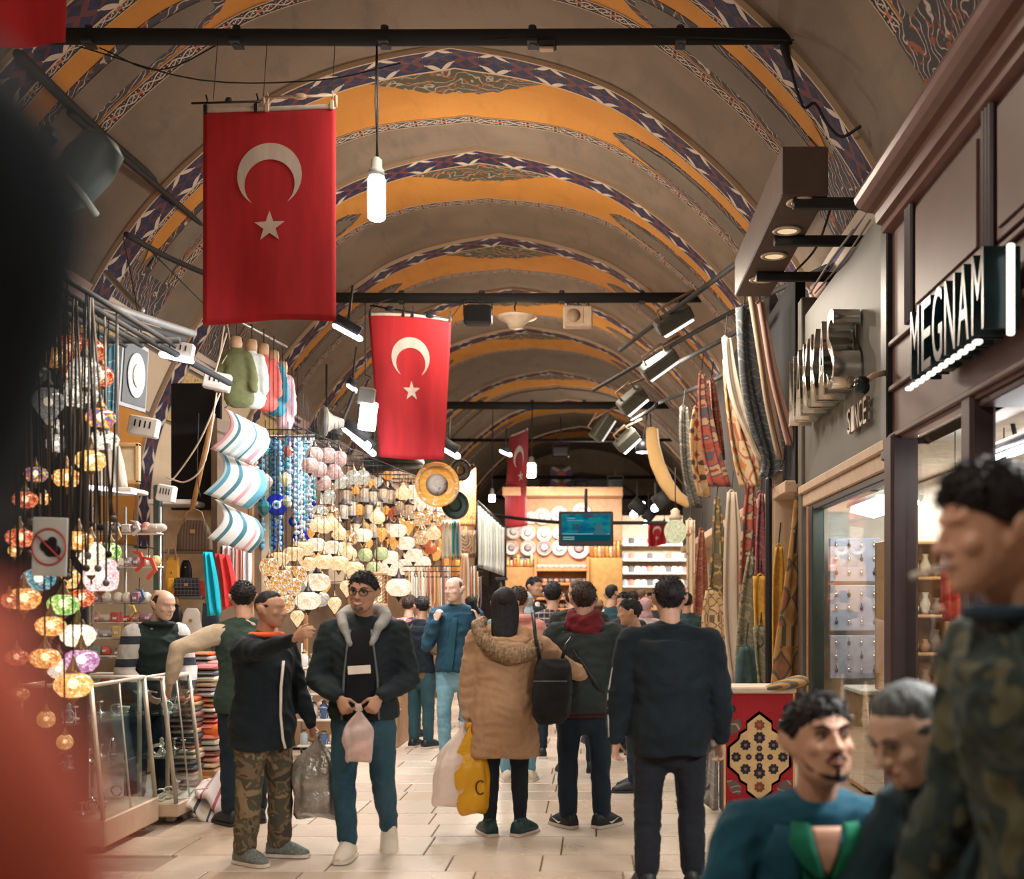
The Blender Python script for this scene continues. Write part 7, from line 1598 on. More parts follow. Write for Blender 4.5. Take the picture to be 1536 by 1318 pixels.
# lower row
hang('cream runner with red medallion hanging farthest along the carpet shop', [(1030, 1040, 780, 16), (1030, 1040, 880, 16), (1028, 1042, 965, 16)], m_scroll('cream_medal', (.64, .52, .38), (.68, .56, .42), (.40, .10, .06)))
hang('red brown kilim hanging beside the cream runner', [(1049, 1054, 795, 15), (1043, 1057, 860, 15), (1038, 1060, 985, 15)], K_RB)
hang('olive and gold diamond kilim gathered at its top', [(1072, 1078, 748, 14), (1068, 1084, 820, 14), (1064, 1088, 905, 14), (1062, 1090, 1020, 14)], K_OLV)
hang('cream kilim with black bird figures, lower layer', [(1060, 1070, 885, 13.8), (1056, 1088, 930, 13.8), (1056, 1092, 1040, 13.8)], K_CRM)
hang('pale grey beige carpet hanging in a long narrow fold', [(1092, 1102, 738, 13), (1088, 1109, 820, 13), (1087, 1110, 930, 13), (1096, 1112, 1030, 13)], K_PALE)
hang('red kilim with dark teal stars hanging next to the pale carpet', [(1121, 1129, 722, 12.6), (1114, 1132, 790, 12.6), (1110, 1134, 870, 12.6), (1110, 1130, 960, 12.6)], K_RED)
hang('grey olive carpet hanging below the red kilim', [(1122, 1130, 835, 12.2), (1112, 1134, 900, 12.2), (1106, 1142, 990, 12.2), (1106, 1146, 1050, 12.2)], K_GG)
hang('teal grey carpet rolled low behind the stand', [(1112, 1126, 970, 12), (1106, 1150, 1010, 12), (1106, 1160, 1060, 12)], K_TEAL, 1, .08)
hang('purple topped carpet strip hanging over the yellow one', [(1138, 1143, 740, 11.8), (1134, 1148, 800, 11.8), (1132, 1149, 868, 11.8)], K_PUR)
hang('golden yellow carpet strip in the middle of the hanging row', [(1132, 1149, 864, 11.75), (1131, 1149, 905, 11.75), (1132, 1149, 945, 11.75)], K_YEL)
hang('grey green carpet strip hanging below the golden one', [(1132, 1149, 940, 11.7), (1134, 1151, 990, 11.7), (1138, 1154, 1035, 11.7)], K_GG)
hang('solid strip standing in for the golden carpet mirrored in the glass door', [(1164, 1172, 820, 11.5), (1160, 1176, 865, 11.5), (1158, 1172, 945, 11.5), (1158, 1166, 1030, 11.5)], K_YEL)  # door reflection built as a solid copy of the golden strip
hang('large brown kilim with green flowers beside the copper door edge', [(1197, 1207, 690, 10.98), (1190, 1210, 780, 10.98), (1178, 1211, 880, 10.98), (1166, 1212, 970, 10.98), (1160, 1212, 1050, 10.98)], K_BRN, 1, .05)
a = P(1153, 720, 11.4); tag(pipe('dark slim post between the golden carpet and its mirrored copy', [a, V((a.x, a.y, 0.02))], .035, 'post', M_BLK, 'post'))
t = thing('door_panel', P(1178, 800, 11.6), 'cream lit door panel behind the hanging carpets', 'door'); c = P(1176, 800, 11.7); m = MB(); m.bbox(c, (46*11.7/F, .04, 190*11.7/F), .01); m.build('leaf', M_CREAM, t, False, True); m = MB(); m.bbox(c+V((0, -.03, .1)), (30*11.7/F, .02, 120*11.7/F), .01); m.build('raised_panel', M_CREAM, t, False, True)
# upper row
hang('long grey blue patterned carpet folded over the rail, largest of the upper carpets', [(1104, 1128, 462, 11.6), (1104, 1132, 510, 11.6), (1108, 1148, 580, 11.6), (1120, 1166, 640, 11.6), (1138, 1170, 690, 11.6), (1136, 1158, 716, 11.6)], K_GREY, 1, .07, .03, amp0=.05, sub=5)
hang('white backed carpet edge curving beside the grey blue carpet', [(1083, 1092, 508, 11.9), (1087, 1100, 560, 11.8), (1098, 1112, 610, 11.7), (1118, 1130, 655, 11.6), (1134, 1144, 690, 11.6)], K_WHT, 1, .02, .05)
hang('orange and cream striped carpet hanging left of the white edge', [(1084, 1094, 540, 12.6), (1086, 1104, 590, 12.6), (1092, 1118, 650, 12.6), (1100, 1136, 700, 12.6), (1108, 1138, 730, 12.6)], K_ORN, 2, .06)
hang('tan edged carpet strip right of the grey blue carpet', [(1122, 1130, 445, 11.3), (1136, 1146, 540, 11.3), (1146, 1158, 610, 11.3), (1164, 1172, 690, 11.3)], m_plaster('tan_edge', (.32, .23, .16), (.36, .27, .19), (.25, .17, .12)), 1, .02, .04)
hang('dull pink carpet strip nearest the steel sign', [(1136, 1142, 455, 11.1), (1152, 1162, 560, 11.1), (1168, 1180, 630, 11.1), (1178, 1190, 668, 11.1)], m_plaster('pink_edge', (.36, .2, .16), (.40, .23, .19), (.28, .15, .12)), 1, .02, .04)
hang('red kilim bundle tied at its top, upper row', [(1048, 1056, 560, 14), (1046, 1062, 600, 14), (1050, 1076, 670, 14), (1062, 1094, 730, 14)], K_RED, 2, .06)
hang('brown kilim hanging behind the red bundle', [(1064, 1070, 570, 14.4), (1066, 1078, 620, 14.4), (1070, 1086, 690, 14.4)], K_RB, 2, .05)
hang('black and cream figured kilim in the upper row', [(1040, 1048, 612, 14.6), (1034, 1054, 650, 14.6), (1036, 1056, 700, 14.6), (1046, 1064, 745, 14.6)], K_BLK, 1, .05)
hang('dark grey speckled carpet at the far end of the upper row', [(1020, 1030, 610, 15.4), (1018, 1034, 650, 15.4), (1022, 1040, 710, 15.4), (1034, 1052, 762, 15.4)], m_scroll('speckled', (.10, .095, .085), (.25, .22, .18), (.05, .05, .05)), 1, .05)
# cream rolled carpet, bowed
t = thing('rolled_carpet', P(990, 690, 17), 'bowed cream rolled carpet hanging like a crescent at the far upper row', 'carpet')
m = MB(); pts = [P(x, y, 17) for x, y in ((977, 645), (979, 668), (986, 695), (998, 722), (1012, 742), (1032, 756))]; m.tube(pts, [(.085, .05), (.10, .05), (.11, .05), (.11, .05), (.10, .05), (.06, .04)], 12, ref=(1, 0, .2), round=True); m.build('roll', K_TAN, t, True, True)
m = MB(); m.tube([p+V((.09, -.01, .02)) for p in pts], .018, 6); m.build('edge_binding', K_WHT, t, True, True); m = MB(); m.tube([pts[0], pts[0]+V((-.02, 0, .25))], .012, 6); m.build('cord', M_DARK, t, True, True)
# carpet covered stand in front
t = thing('carpet_stand', (1.19, 8.2, 0), 'stand draped with a red carpet of cream medallion and navy flowers', 'carpet'); s = 8.1/F
c = P(1139, 1135, 8.1); wd, hh = 108*s, 192*s
m = MB(); m.bbox((c.x, 8.3, .46), (wd*.96, .36, .9), .02); m.build('box', M_BLK, t, False, True)
m = MB(); m.bbox((c.x, 8.108, c.z), (wd, .02, hh), .006); m.build('red_field', fabric('carpet_red', (.33, .012, .025), (.42, .03, .035)), t, False, True)
def pl(m, pts, off, mi=0): m.prism([(c.x+x*s, 8.098-off, c.z+z*s) for x, z in pts], (0, .004, 0), mi)
M_CFC, M_CFB, M_CFN, M_CFG, M_CFP = mat('carpet_cream', (.70, .48, .24), .9), mat('carpet_brown', (.16, .07, .035), .9), mat('carpet_navy', (.028, .022, .040), .9), mat('carpet_grey', (.22, .16, .13), .9), mat('carpet_brick', (.26, .07, .035), .9)
hexa = [(0, 64), (18, 50), (18, 40), (28, 34), (30, 26), (44, 14), (44, -14), (30, -26), (28, -34), (18, -40), (18, -50), (0, -64), (-18, -50), (-18, -40), (-28, -34), (-30, -26), (-44, -14), (-44, 14), (-30, 26), (-28, 34), (-18, 40), (-18, 50)]
m = MB(); pl(m, [(x*1.10, z*1.08) for x, z in hexa], 0); m.build('medallion_border', M_CFB, t, world=True)
m = MB(); pl(m, hexa, .003); m.build('medallion', M_CFC, t, world=True)
def flower(x, z, r, mm, n=8):
    m = MB(); pts = [(x+r*(1 if k % 2 else .78)*math.cos(2*PI*k/(2*n)), z+r*(1 if k % 2 else .78)*math.sin(2*PI*k/(2*n))) for k in range(2*n)]; pl(m, pts, .006); m.build('flower', mm, t, world=True)
    m = MB(); pl(m, [(x+r*.3*math.cos(a), z+r*.3*math.sin(a)) for a in [2*PI*k/8 for k in range(8)]], .009); m.build('flower_eye', M_CFG, t, world=True)
for x, z, r, mm in ((0, 48, 8.5, M_CFP), (0, 29, 9.5, M_CFN), (0, -24, 9.5, M_CFN), (0, -45, 8.5, M_CFP), (0, 0, 7.5, M_CFN), (0, 13, 5, M_CFN), (0, -13, 5, M_CFN), (-16, 0, 5, M_CFN), (16, 0, 5, M_CFN), (-35, 0, 8, M_CFN), (35, 0, 8, M_CFN), (-21, 18, 8.5, M_CFN), (21, 18, 8.5, M_CFN), (-21, -18, 8.5, M_CFN), (21, -18, 8.5, M_CFN)): flower(x, z, r, mm)
for sx in (-1, 1):
    for sz in (-1, 1):
        m = MB(); pl(m, [(sx*50, sz*34), (sx*34, sz*36), (sx*26, sz*46), (sx*30, sz*58), (sx*44, sz*52)], .002); m.build('corner_leaf', m_scroll('corner_leaf', (.14, .10, .09), (.40, .30, .24), (.3, .05, .05)) if 'corner_leaf' not in bpy.data.materials else bpy.data.materials['corner_leaf'], t, world=True)
        m = MB(); pl(m, [(sx*42+7*math.cos(a), sz*72+7*math.sin(a)) for a in [2*PI*k/8 for k in range(8)]], .002); m.build('corner_flower', M_CFN, t, world=True)
m = MB(); pl(m, [(0, -70), (8, -78), (20, -80), (10, -84), (6, -92), (0, -88), (-6, -92), (-10, -84), (-20, -80), (-8, -78)], .002); m.build('lower_star', M_CFC, t, world=True)
for z in (-90, ): m = MB(); pl(m, [(-54, z), (54, z), (54, z-3), (-54, z-3)], .003); m.build('border_line', M_CFC, t, world=True)
for x in (-52, 52): m = MB(); pl(m, [(x-1.5, -95), (x+1.5, -95), (x+1.5, 95), (x-1.5, 95)], .003); m.build('border_line', M_CFC, t, world=True)
m = MB(); m.bbox((c.x, 8.27, c.z+hh*.5+.02), (wd*1.02, .40, .045), .015); m.build('cream_fold', mat('fold_cream', (.66, .54, .42), .85), t, False, True)
m = MB(); m.tube([(c.x+.02, 8.15, c.z+hh*.5+.02), (c.x+.14, 8.12, c.z+hh*.5+.05), (c.x+.30, 8.15, c.z+hh*.5+.08)], [(.012, .05), (.03, .13), (.045, .15)], 12, ref=(0, 0, 1), round=True); m.build('brown_fold', K_BRN, t, True, True)
o = cloth([(P(1062, 1085, 8.6), P(1080, 1085, 8.6)), (P(1060, 1150, 8.6), P(1078, 1150, 8.6)), (P(1056, 1205, 8.5), P(1078, 1222, 8.5))], m_scroll('grey_border_rug', (.32, .30, .28), (.45, .42, .38), (.08, .09, .1)), 'rug_corner', nf=1, amp=.02, loc=tuple(P(1070, 1085, 8.6))); tag(o, 'grey bordered rug hanging at the left edge of the red carpet stand', 'rug')
# ---------------------------------------------------------------- far end: plate shop, shelves, hats
YE = 25.0; se = YE/F
t = thing('plate_shop', (P(845, 905, YE).x, YE+.4, 0), 'bright end shop with plates and shelves of bowls facing up the street', 'shop')
def EB(px0, px1, py0, py1, y0, y1, name, m_):
    a, b = P(px0, py1, YE), P(px1, py0, YE); m = MB(); m.bbox(((a.x+b.x)/2, YE+(y0+y1)/2, (a.z+b.z)/2), (b.x-a.x, y1-y0, b.z-a.z), .01); return m.build(name, m_, t, False, True)
EB(755, 934, 742, 1010, .5, .56, 'back_wall', mat('plate_wall', (.58, .32, .17), .6)); EB(755, 934, 732, 745, -.3, .56, 'canopy_board', M_WOOD)
for py in (853, 874, 896, 912, 930): EB(803, 882, py, py+3.5, .0, .5, 'shelf', mat('orange_shelf', (.72, .30, .10), .5))
for px in (803, 882): EB(px-2, px+2, 835, 1005, .0, .5, 'shelf_side', mat('orange_shelf', (.72, .30, .10), .5))
EB(763, 797, 834, 844, .3, .36, 'sign_plate', M_BLK)
me = text_mesh('HEDIYELIK', 8*se, .003); me.materials.append(M_WHT); o = bpy.data.objects.new('sign_letters', me); C.objects.link(o); o.parent = t; o.location = P(780, 839, YE)+V((0, .28, 0))-t.location; o.rotation_euler = (PI/2, 0, 0); o.scale = (.62, 1, 1)
EB(884, 934, 836, 1005, .1, .5, 'golden_cabinet', mat('gold_cabinet', (.62, .36, .12), .4)); EB(757, 801, 850, 1005, .15, .5, 'counter', M_AMB)
PM = [plate_mat('plate_white', (.76, .73, .70), (.70, .68, .66), (.66, .5, .45)), plate_mat('plate_pink', (.76, .70, .66), (.66, .5, .46), (.6, .3, .26)), plate_mat('plate_dark', (.35, .26, .26), (.62, .55, .5), (.4, .15, .2)), plate_mat('plate_blue', (.74, .74, .74), (.45, .52, .62), (.1, .15, .4))]
PLT = [(768, 795, 12, 0), (790, 797, 12, 0), (815, 799, 12, 0), (837, 797, 10, 3), (765, 820, 11, 1), (790, 820, 12, 1), (815, 820, 12, 2), (838, 820, 12, 3), (868, 820, 17, 1), (812, 772, 13, 0), (838, 769, 13, 3), (872, 765, 14, 0), (795, 774, 10, 0)]
for k, (px, py, r, mi) in enumerate(PLT):
    disc(('white', 'rosy white', 'dark patterned', 'blue white')[mi]+' plate on the end shop wall, %s row, %s along' % ('top' if py < 780 else 'middle' if py < 805 else 'lower', order[k % 5 if k < 9 else k-9]), 'wall_plate', P(px, py, YE)+V((0, .45, 0)), r*se, (PM[mi], mat('plate_rim', (.70, .50, .40), .3), PM[(mi+1) % 4]), (0, -1, 0), 'plate', 'plates on the end shop wall')
BW = {}
for j, py in enumerate((853, 874, 896, 912, 930)):
    for k in range(9):
        px = 808+k*8.6; ci = (j*5+k*3) % 6; cc = ((.74, .74, .74), (.25, .45, .62), (.70, .50, .42), (.66, .64, .6), (.78, .74, .68), (.3, .32, .34))[ci]
        if ci not in BW: m = MB(); r = 4*se; m.lathe([(r*.3, 0), (r*.7, r*.35), (r, r*1.0), (r*1.05, r*1.6), (r*.9, r*1.6), (r*.6, r*.5), (.001, r*.3)], 12); BW[ci] = m.mesh('painted_bowl', m_scroll('bowl_%d' % ci, cc, tuple(q*.75 for q in cc), (.2, .2, .35)), True)
        o = bpy.data.objects.new('painted_bowl', BW[ci]); C.objects.link(o); p = P(px, py, YE); o.location = (p.x, YE+.18, p.z)
        tag(o, '%s bowl on the %s shelf of the end shop, %s along' % (('white', 'blue', 'rosy', 'stone', 'cream', 'dark')[ci], ('top', 'second', 'third', 'fourth', 'fifth')[j], order[k]), 'bowl', 'bowls on the end shop shelves')
RE = random.Random(31)
for k in range(16):                                         # baskets, boxes on the left counter; gold vases on the right cabinet
    px = 760+(k % 8)*5.2 if k < 8 else 888+(k % 8)*5.8; py = 849 if k < 8 else RE.choice((835, 836)); p = P(px, py, YE); m = MB(); h = RE.uniform(.12, .32) if k < 8 else RE.uniform(.3, .55)
    m.lathe([(.04, 0), (.06, h*.2), (.065, h*.5), (.03, h*.8), (.045, h)], 10); o = m.build('gilt_vase' if k >= 8 else 'copper_jar', mat('gilt_%d' % (k % 3), ((.75, .45, .12), (.70, .55, .35), (.6, .25, .12))[k % 3], .3, .5), None, True); o.location = (p.x, YE+.3, p.z); b = MB(); b.lathe([(.05, h*.45), (.07, h*.5), (.05, h*.55)], 10); b.build('band', M_CAP, o, True)
    tag(o, '%s on the %s of the end shop, %s along' % (('gilt vase', 'cabinet top') if k >= 8 else ('copper jar', 'counter'))[0:2] + ('',) if False else ('%s of the end shop, %s along' % ('gilt vase on the cabinet top' if k >= 8 else 'copper jar on the counter', order[k % 8])), 'vase', 'metal jars of the end shop')
t = thing('wall_painting', P(842, 738, 40), 'purple and orange painted panel under the far arch', 'panel'); c = P(842, 733, 40); m = MB(); m.bbox(c, (.8, .05, 1.5), .02); m.build('panel', mat('panel_violet', (.22, .16, .38), .7), t, False, True)
for dz in (-.4, .1, .5): 
    m = MB(); m.lathe([(.0, 0), (.16, .005), (.16, .02)], 8, tuple(c+V((0, -.04, dz))), axis=(0, -1, 0)); m.build('orange_rosette', mat('panel_orange', (.70, .25, .10), .7), t, False, True)
    for sd in (-1, 1): m = MB(); m.prism([c+V((0, -.04, dz+.15)), c+V((sd*.3, -.04, dz+.3)), c+V((sd*.34, -.04, dz+.2)), c+V((sd*.1, -.04, dz+.08))], V((0, -.02, 0))); m.build('white_leaf', M_WHT, t, world=True)
# side stalls deep on the right
t = thing('far_stall', (P(985, 905, 29).x, 29.5, 0), 'bright far stall of hats and cloths beyond the crowd', 'stall'); YF = 29.0
def FB(px0, px1, py0, py1, y0, y1, name, m_):
    a, b = P(px0, py1, YF), P(px1, py0, YF); m = MB(); m.bbox(((a.x+b.x)/2, YF+(y0+y1)/2, (a.z+b.z)/2), (b.x-a.x, y1-y0, b.z-a.z), .01); return m.build(name, m_, t, False, True)
FB(930, 1040, 770, 1000, .6, .7, 'back_wall', mat('far_cream', (.66, .54, .40), .7))
for py in (815, 838, 858, 878): FB(934, 1036, py, py+3, .1, .6, 'shelf', M_WHITEW)
HP = {}
for j, py in enumerate((815, 838, 858, 878)):
    for k in range(11):
        ci = (k*5+j*3) % 6; cc = ((.72, .66, .55), (.55, .62, .45), (.62, .2, .16), (.30, .34, .42), (.78, .72, .66), (.12, .12, .13))[ci]
        if ci not in HP: m = MB(); m.lathe([(.17, 0), (.16, .02), (.10, .03), (.095, .12), (.05, .16), (.001, .165)], 14); HP[ci] = m.mesh('felt_hat', mat('hat_%d' % ci, cc, .8), True)
        o = bpy.data.objects.new('felt_hat', HP[ci]); C.objects.link(o); p = P(938+k*9.4, py, YF); o.location = (p.x, YF+.3, p.z)
        tag(o, '%s felt hat on the %s shelf of the far stall, %s along' % (('straw', 'sage', 'red', 'slate', 'ivory', 'black')[ci], ('top', 'second', 'third', 'lowest')[j], order[k]), 'hat', 'hats on the far stall')
# foreground textiles close to the viewer on the left
def drape(label, prof, m_, name, cat, seed):
    """prof: (x centre, y, z, half width, half depth)"""
    rg = random.Random(seed); ph = [rg.random()*6 for _ in range(4)]; m = MB(); rings = []
    for i, (x, y, z, w, d) in enumerate(prof):
        rings.append([V((x+w*math.cos(a)*(1+.05*math.sin(5*a+ph[0]+i*.3)), y+d*math.sin(a)*(1+.08*math.sin(7*a+ph[1]+i*.2)), z)) for a in [2*PI*k/32 for k in range(32)]])
    m.loft(rings); o = m.build(name, m_, None, True, loc=(prof[0][0], prof[0][1], prof[0][2])); tag(o, label, cat)
    b = MB(); q = prof[0]; b.tube([(0, 0, -.02), (-.02, 0, .15)] if False else [(-.01, 0, -.02), (-.03, 0, .01)], .01, 6); b.build('tie', M_DARK, o); return o
def edge(rows, Y, d): return [(e-w, Y, z, w, d) for e, w, z in rows]
drape('red shawl heaped on a stand at the very edge of the street, out of focus', edge([(-.148, .01, 1.552), (-.140, .04, 1.545), (-.131, .06, 1.536), (-.122, .07, 1.521), (-.113, .08, 1.507), (-.106, .085, 1.489), (-.10, .09, 1.45), (-.10, .1, 1.2), (-.10, .1, .8), (-.09, .11, .02)], .25, .07), fabric('crimson_shawl', (.62, .085, .045), (.70, .15, .08)), 'red_shawl', 'shawl', 1)
drape('dark navy garment hanging high at the edge of the street, out of focus', edge([(-.215, .01, 1.745), (-.198, .04, 1.735), (-.180, .06, 1.71), (-.172, .07, 1.68), (-.176, .07, 1.65), (-.184, .06, 1.625), (-.19, .05, 1.605), (-.198, .04, 1.59), (-.21, .01, 1.575)], .38, .05), fabric('navy_garment', (.006, .016, .026)), 'dark_garment', 'garment', 2)
# ---- the people in the street, nearest first
# 1 man in the striped-edge jacket pointing across the street
def out(o, J):
    H = J['H']; top(o, J, CL_BLK, 'jacket', -.34, .034, .05, 1.0, .012, seed=1)
    trousers(o, J, CL_CAMO, .028, .010, seed=2, length=.90, cuffr=.012); shoes(o, J, SH_GREY, SH_SOLE)
    collar(o, J, CL_ORG, .043, .05, 'collar', .016)
    def pip(mb):
        L = .295*H; pts = [J['hc']+J['sp']*L*t+V((dx, dy, 0)) for t, dx, dy in ((.78, -.015, -.172), (.45, -.03, -.172), (.1, -.03, -.175), (-.2, -.02, -.188), (-.33, .0, -.193))]
        mb.tube(pts, .0085, 6)
    part(o, pip, 'white_piping', M_WHT)
o, J = person('man in black jacket with orange collar and camouflage trousers pointing at the lamps', px2(393, 6.85), 6.85, 1.60, 62*D2R, out, lean=(0, -.04),
    arms={-1: ((-.25, -.85, .02), (-.05, -.95, .30)), 1: ((.18, -.22, -1), (.05, -.48, -1))}, hands={-1: ((0, -.9, .35), (1, 0, -.2), .5, -1), 1: ((0, -.25, -1), (-1, 0, 0), 1.2)},
    legs={-1: ((-.05, -.02, -1), (-.02, .08, -1)), 1: ((.07, -.10, -1), (.0, .04, -1))}, foot={-1: (-.1, -1, 0), 1: (.35, -1, 0)}, head=(.25, .0, 0), bld=1.12, skinm=SK_B, vox=.0065, hairs=(H_BLK, 'crop', .05), facef={})
M_BAGG = mat('grey_carrier', (.34, .32, .29), .24, .45, .5, 6, .9)
hw = o.matrix_basis @ J['hand', 1]
bag('shiny grey carrier bag hanging from the hand of the pointing man', hw+V((.02, -.02, .02)), .30, .50, M_BAGG, seed=4, th=.10)
# 2 shopper in a green vest reaching into the bag stall, behind the pointing man
def out(o, J):
    top(o, J, CL_CREAM, 'jumper', -.1, .02, 0, 1.0, .008, seed=5); top(o, J, fabric('green_gilet', (.030, .055, .045)), 'gilet', -.20, .036, .03, 0, .010, seed=6); trousers(o, J, CL_DJ, seed=7); shoes(o, J, SH_BLK, SH_DSOLE)
person('shopper in dark green gilet and cream sleeves, mostly hidden behind the pointing man', px2(366, 8.0), 8.0, 1.68, 215*D2R, out, arms={1: ((.9, -.25, -.35), (.12, -.35, -1)), -1: ((-.2, -.5, -1), (0, -.7, -.4))}, skinm=SK_A, vox=.009, hairs=(H_BLK, 'short', .06), head=(-.3, 0, 0))
# 3 smiling man with glasses walking towards the viewer
def out(o, J):
    H = J['H']; L = .295*H
    top(o, J, CL_NAVY if False else fabric('black_hoodie_jacket', (.010, .016, .020), (.020, .034, .040)), 'jacket', -.10, .040, .0, 1.0, .014, sl_add=.026, seed=11)
    trousers(o, J, CL_JEAN, .018, .009, seed=12); shoes(o, J, SH_WHT, SH_SOLE, boot=True)
    patch(o, J, 'black_tee', fabric('black_tee', (.005, .006, .009)), [(.99, -.034, .034), (.80, -.042, .042), (.4, -.056, .056), (.0, -.06, .06), (-.11, -.062, .062)], .040, .008)
    def logo(mb): mb.bbox(J['surf'](.50, 0, .054)+V((-.005, .002, 0)), (.135, .010, .05), .004, Matrix.Rotation(-.06, 3, 'Y'))
    part(o, logo, 'white_chest_box', M_WHT, 0, 0, False)
    nb = J['neck'][0]
    def hood(mb):
        pts = [nb+V((x*H, y*H, z*H)) for x, y, z in ((-.036, -.092, -.080), (-.060, -.066, -.020), (-.078, -.005, .012), (-.06, .055, .030), (0, .078, .036), (.06, .055, .030), (.078, -.005, .012), (.060, -.066, -.020), (.036, -.092, -.080))]
        mb.tube(pts, [(.010*H, .016*H), (.018*H, .024*H), (.022*H, .028*H), (.026*H, .03*H), (.028*H, .03*H), (.026*H, .03*H), (.022*H, .028*H), (.018*H, .024*H), (.010*H, .016*H)], 10, round=True)
    part(o, hood, 'grey_hood', CL_GREYH, .010, .006)
    for sd in (-1, 1):
        def zp(mb, sd=sd): mb.tube([J['surf'](t, sd*x*H, .050) for t, x in ((.97, .036), (.80, .044), (.4, .058), (0, .062), (-.09, .064))], .0045*H, 6)
        part(o, zp, 'zip_edge', mat('zip_grey', (.10, .12, .12), .5))
    def beard(mb):
        f = J['f']; mb.tube([f(-.10, -.36, -.40), f(0, -.40, -.425), f(.10, -.36, -.40)], .045*f.s, 8, round=True)
    part(o, beard, 'goatee', H_STUB, 0)
o, J = person('smiling man with black glasses, grey hood and white box on his chest walking forward', px2(546, 6.93), 6.93, 1.715, 4*D2R, out, lean=(0, 0), head=(-.18, .08, .06),
    arms={-1: ((-.30, -.10, -1), (.72, -.80, -.42)), 1: ((.30, -.10, -1), (-.70, -.80, -.40))}, hands={-1: ((.45, -.35, -.8), (.35, .8, -.1), 1.0, -1), 1: ((-.45, -.35, -.8), (-.35, .8, -.1), 1.0)},
    legs={-1: ((-.05, -.10, -1), (.06, .06, -1)), 1: ((.03, .05, -1), (.06, .55, -1))}, foot={-1: (-.12, -1, 0), 1: (.12, -1, -.75)}, bld=1.10, skinm=SK_B, vox=.006, hairs=(H_BLK, 'short', .07), facef=dict(glasses=True, smile=True))
hw = o.matrix_basis @ ((J['hand', 1]+J['hand', -1])*.5)
bag('small pinkish plastic bag held in both hands by the man with glasses', hw+V((.01, -.05, .01)), .17, .31, plastic('pink_white_plastic', (.86, .70, .66), .72), seed=8, th=.05)
t = MB(); t.ball(hw+V((.03, -.05, -.225)), (.055, .03, .045), 12, 8); tag(t.build('wrapped_pastry', mat('orange_pastry', (.70, .28, .12), .7), None, True), 'orange pastry inside the pinkish plastic bag', 'food')
# 4 stall keeper in a striped jumper and quilted gilet
def out(o, J):
    top(o, J, CL_STRIPE, 'striped_jumper', -.1, .02, 0, 1.0, .008, seed=21, sl_add=.03); top(o, J, CL_VEST, 'gilet', -.30, .040, .02, 0, .014, seed=22); trousers(o, J, CL_DJ, .03, seed=23); shoes(o, J, SH_BLK, SH_DSOLE); collar(o, J, CL_VEST, .046, .05, 'gilet_collar', .016)
person('balding stall keeper in striped jumper and dark gilet behind the glass showcase', px2(224, 8.75), 8.75, 1.66, 42*D2R, out, lean=(.02, -.26), arms={-1: ((-.25, .05, -1), (.35, -.65, -.55)), 1: ((.2, -.2, -1), (-.3, -.7, -.6))}, head=(.30, .22, 0), skinm=SK_C, vox=.007, hairs=(H_BRN, 'bald', .035), facef={})
# 5 woman in the beige parka
def out(o, J):
    H = J['H']; L = .295*H; top(o, J, CL_BEIGE, 'parka', -.68, .050, .045, 1.0, .014, seed=31, sl_add=.026)
    trousers(o, J, CL_LEG, .008, .004, seed=32, length=.97, cuffr=-.002); shoes(o, J, SH_TEAL, SH_SOLE)
    nb = J['neck'][0]
    def fur(mb):
        pts = [nb+V((x, y, z)) for x, y, z in ((.155, -.02, .055), (.175, .09, .03), (.13, .16, -.06), (.04, .19, -.13), (-.06, .19, -.165), (-.155, .16, -.15), (-.215, .09, -.10), (-.20, .0, -.075))]
        mb.tube(pts, [.035, .043, .048, .052, .054, .052, .046, .034], 12, round=True)
    fo = part(o, fur, 'fur_trim', hairm('fur', (.26, .17, .10)), .012, 0)
    # loose tufts on the fur
    me = fo.data; co = np.empty(len(me.vertices)*3, np.float32); me.vertices.foreach_get('co', co); co = co.reshape(-1, 3); no = np.empty_like(co).ravel(); me.vertices.foreach_get('normal', no); no = no.reshape(-1, 3)
    rg = np.random.RandomState(2); co += no*(rg.rand(len(co), 1)*.016-.004)+rg.normal(size=co.shape)*.002; me.vertices.foreach_set('co', co.ravel()); me.update()
    def hoodb(mb): mb.tube([nb+V((-.02, .07, -.05)), nb+V((-.02, .12, -.11)), nb+V((-.02, .13, -.16))], [(.11, .04), (.14, .045), (.10, .035)], 14, ref=(1, 0, 0), round=True)
    part(o, hoodb, 'hood', CL_BEIGE, .011, .01)
    def seam(mb): mb.tube([J['hc']+J['sp']*L*t+V((.01, y, 0)) for t, y in ((.55, .128), (.2, .135), (-.2, .165), (-.5, .182), (-.66, .19))], .0035, 5)
    part(o, seam, 'back_seam', mat('seam_brown', (.18, .10, .06), .8))
    for sd in (-1, 1):
        def ankle(mb, sd=sd): mb.tube([J['an', sd]+V((0, 0, .045)), J['an', sd]+V((0, 0, .065))], .031, 10)
        part(o, ankle, 'sock', mat('sock_grey', (.35, .32, .29), .9))
o, J = person('woman with long dark hair in beige parka with fur hood, seen from behind', px2(757, 7.6), 7.6, 1.63, 180*D2R, out, lean=(0, 0),
    arms={1: ((.22, .03, -1), (.04, -.04, -1)), -1: ((-.80, -.12, -.62), (-.62, -.55, -.35))}, hands={1: ((.02, -.05, -1), (-.6, -.3, 0), 1.3)}, legs={-1: ((-.02, 0, -1), (-.02, .02, -1)), 1: ((.0, .02, -1), (.02, .02, -1))}, foot={-1: (-.55, -1, 0), 1: (.45, -1, 0)},
    bld=1.08, skinm=SK_A, vox=.008, hairs=(H_BLK, 'long', .065))
hw = o.matrix_basis @ J['hand', 1]
bag('white carrier bag bulging beside the yellow one, held by the woman in the parka', hw+V((-.03, -.02, .03)), .25, .53, plastic('white_carrier', (.86, .76, .71), .88), seed=12, th=.10, tiltx=-.09)
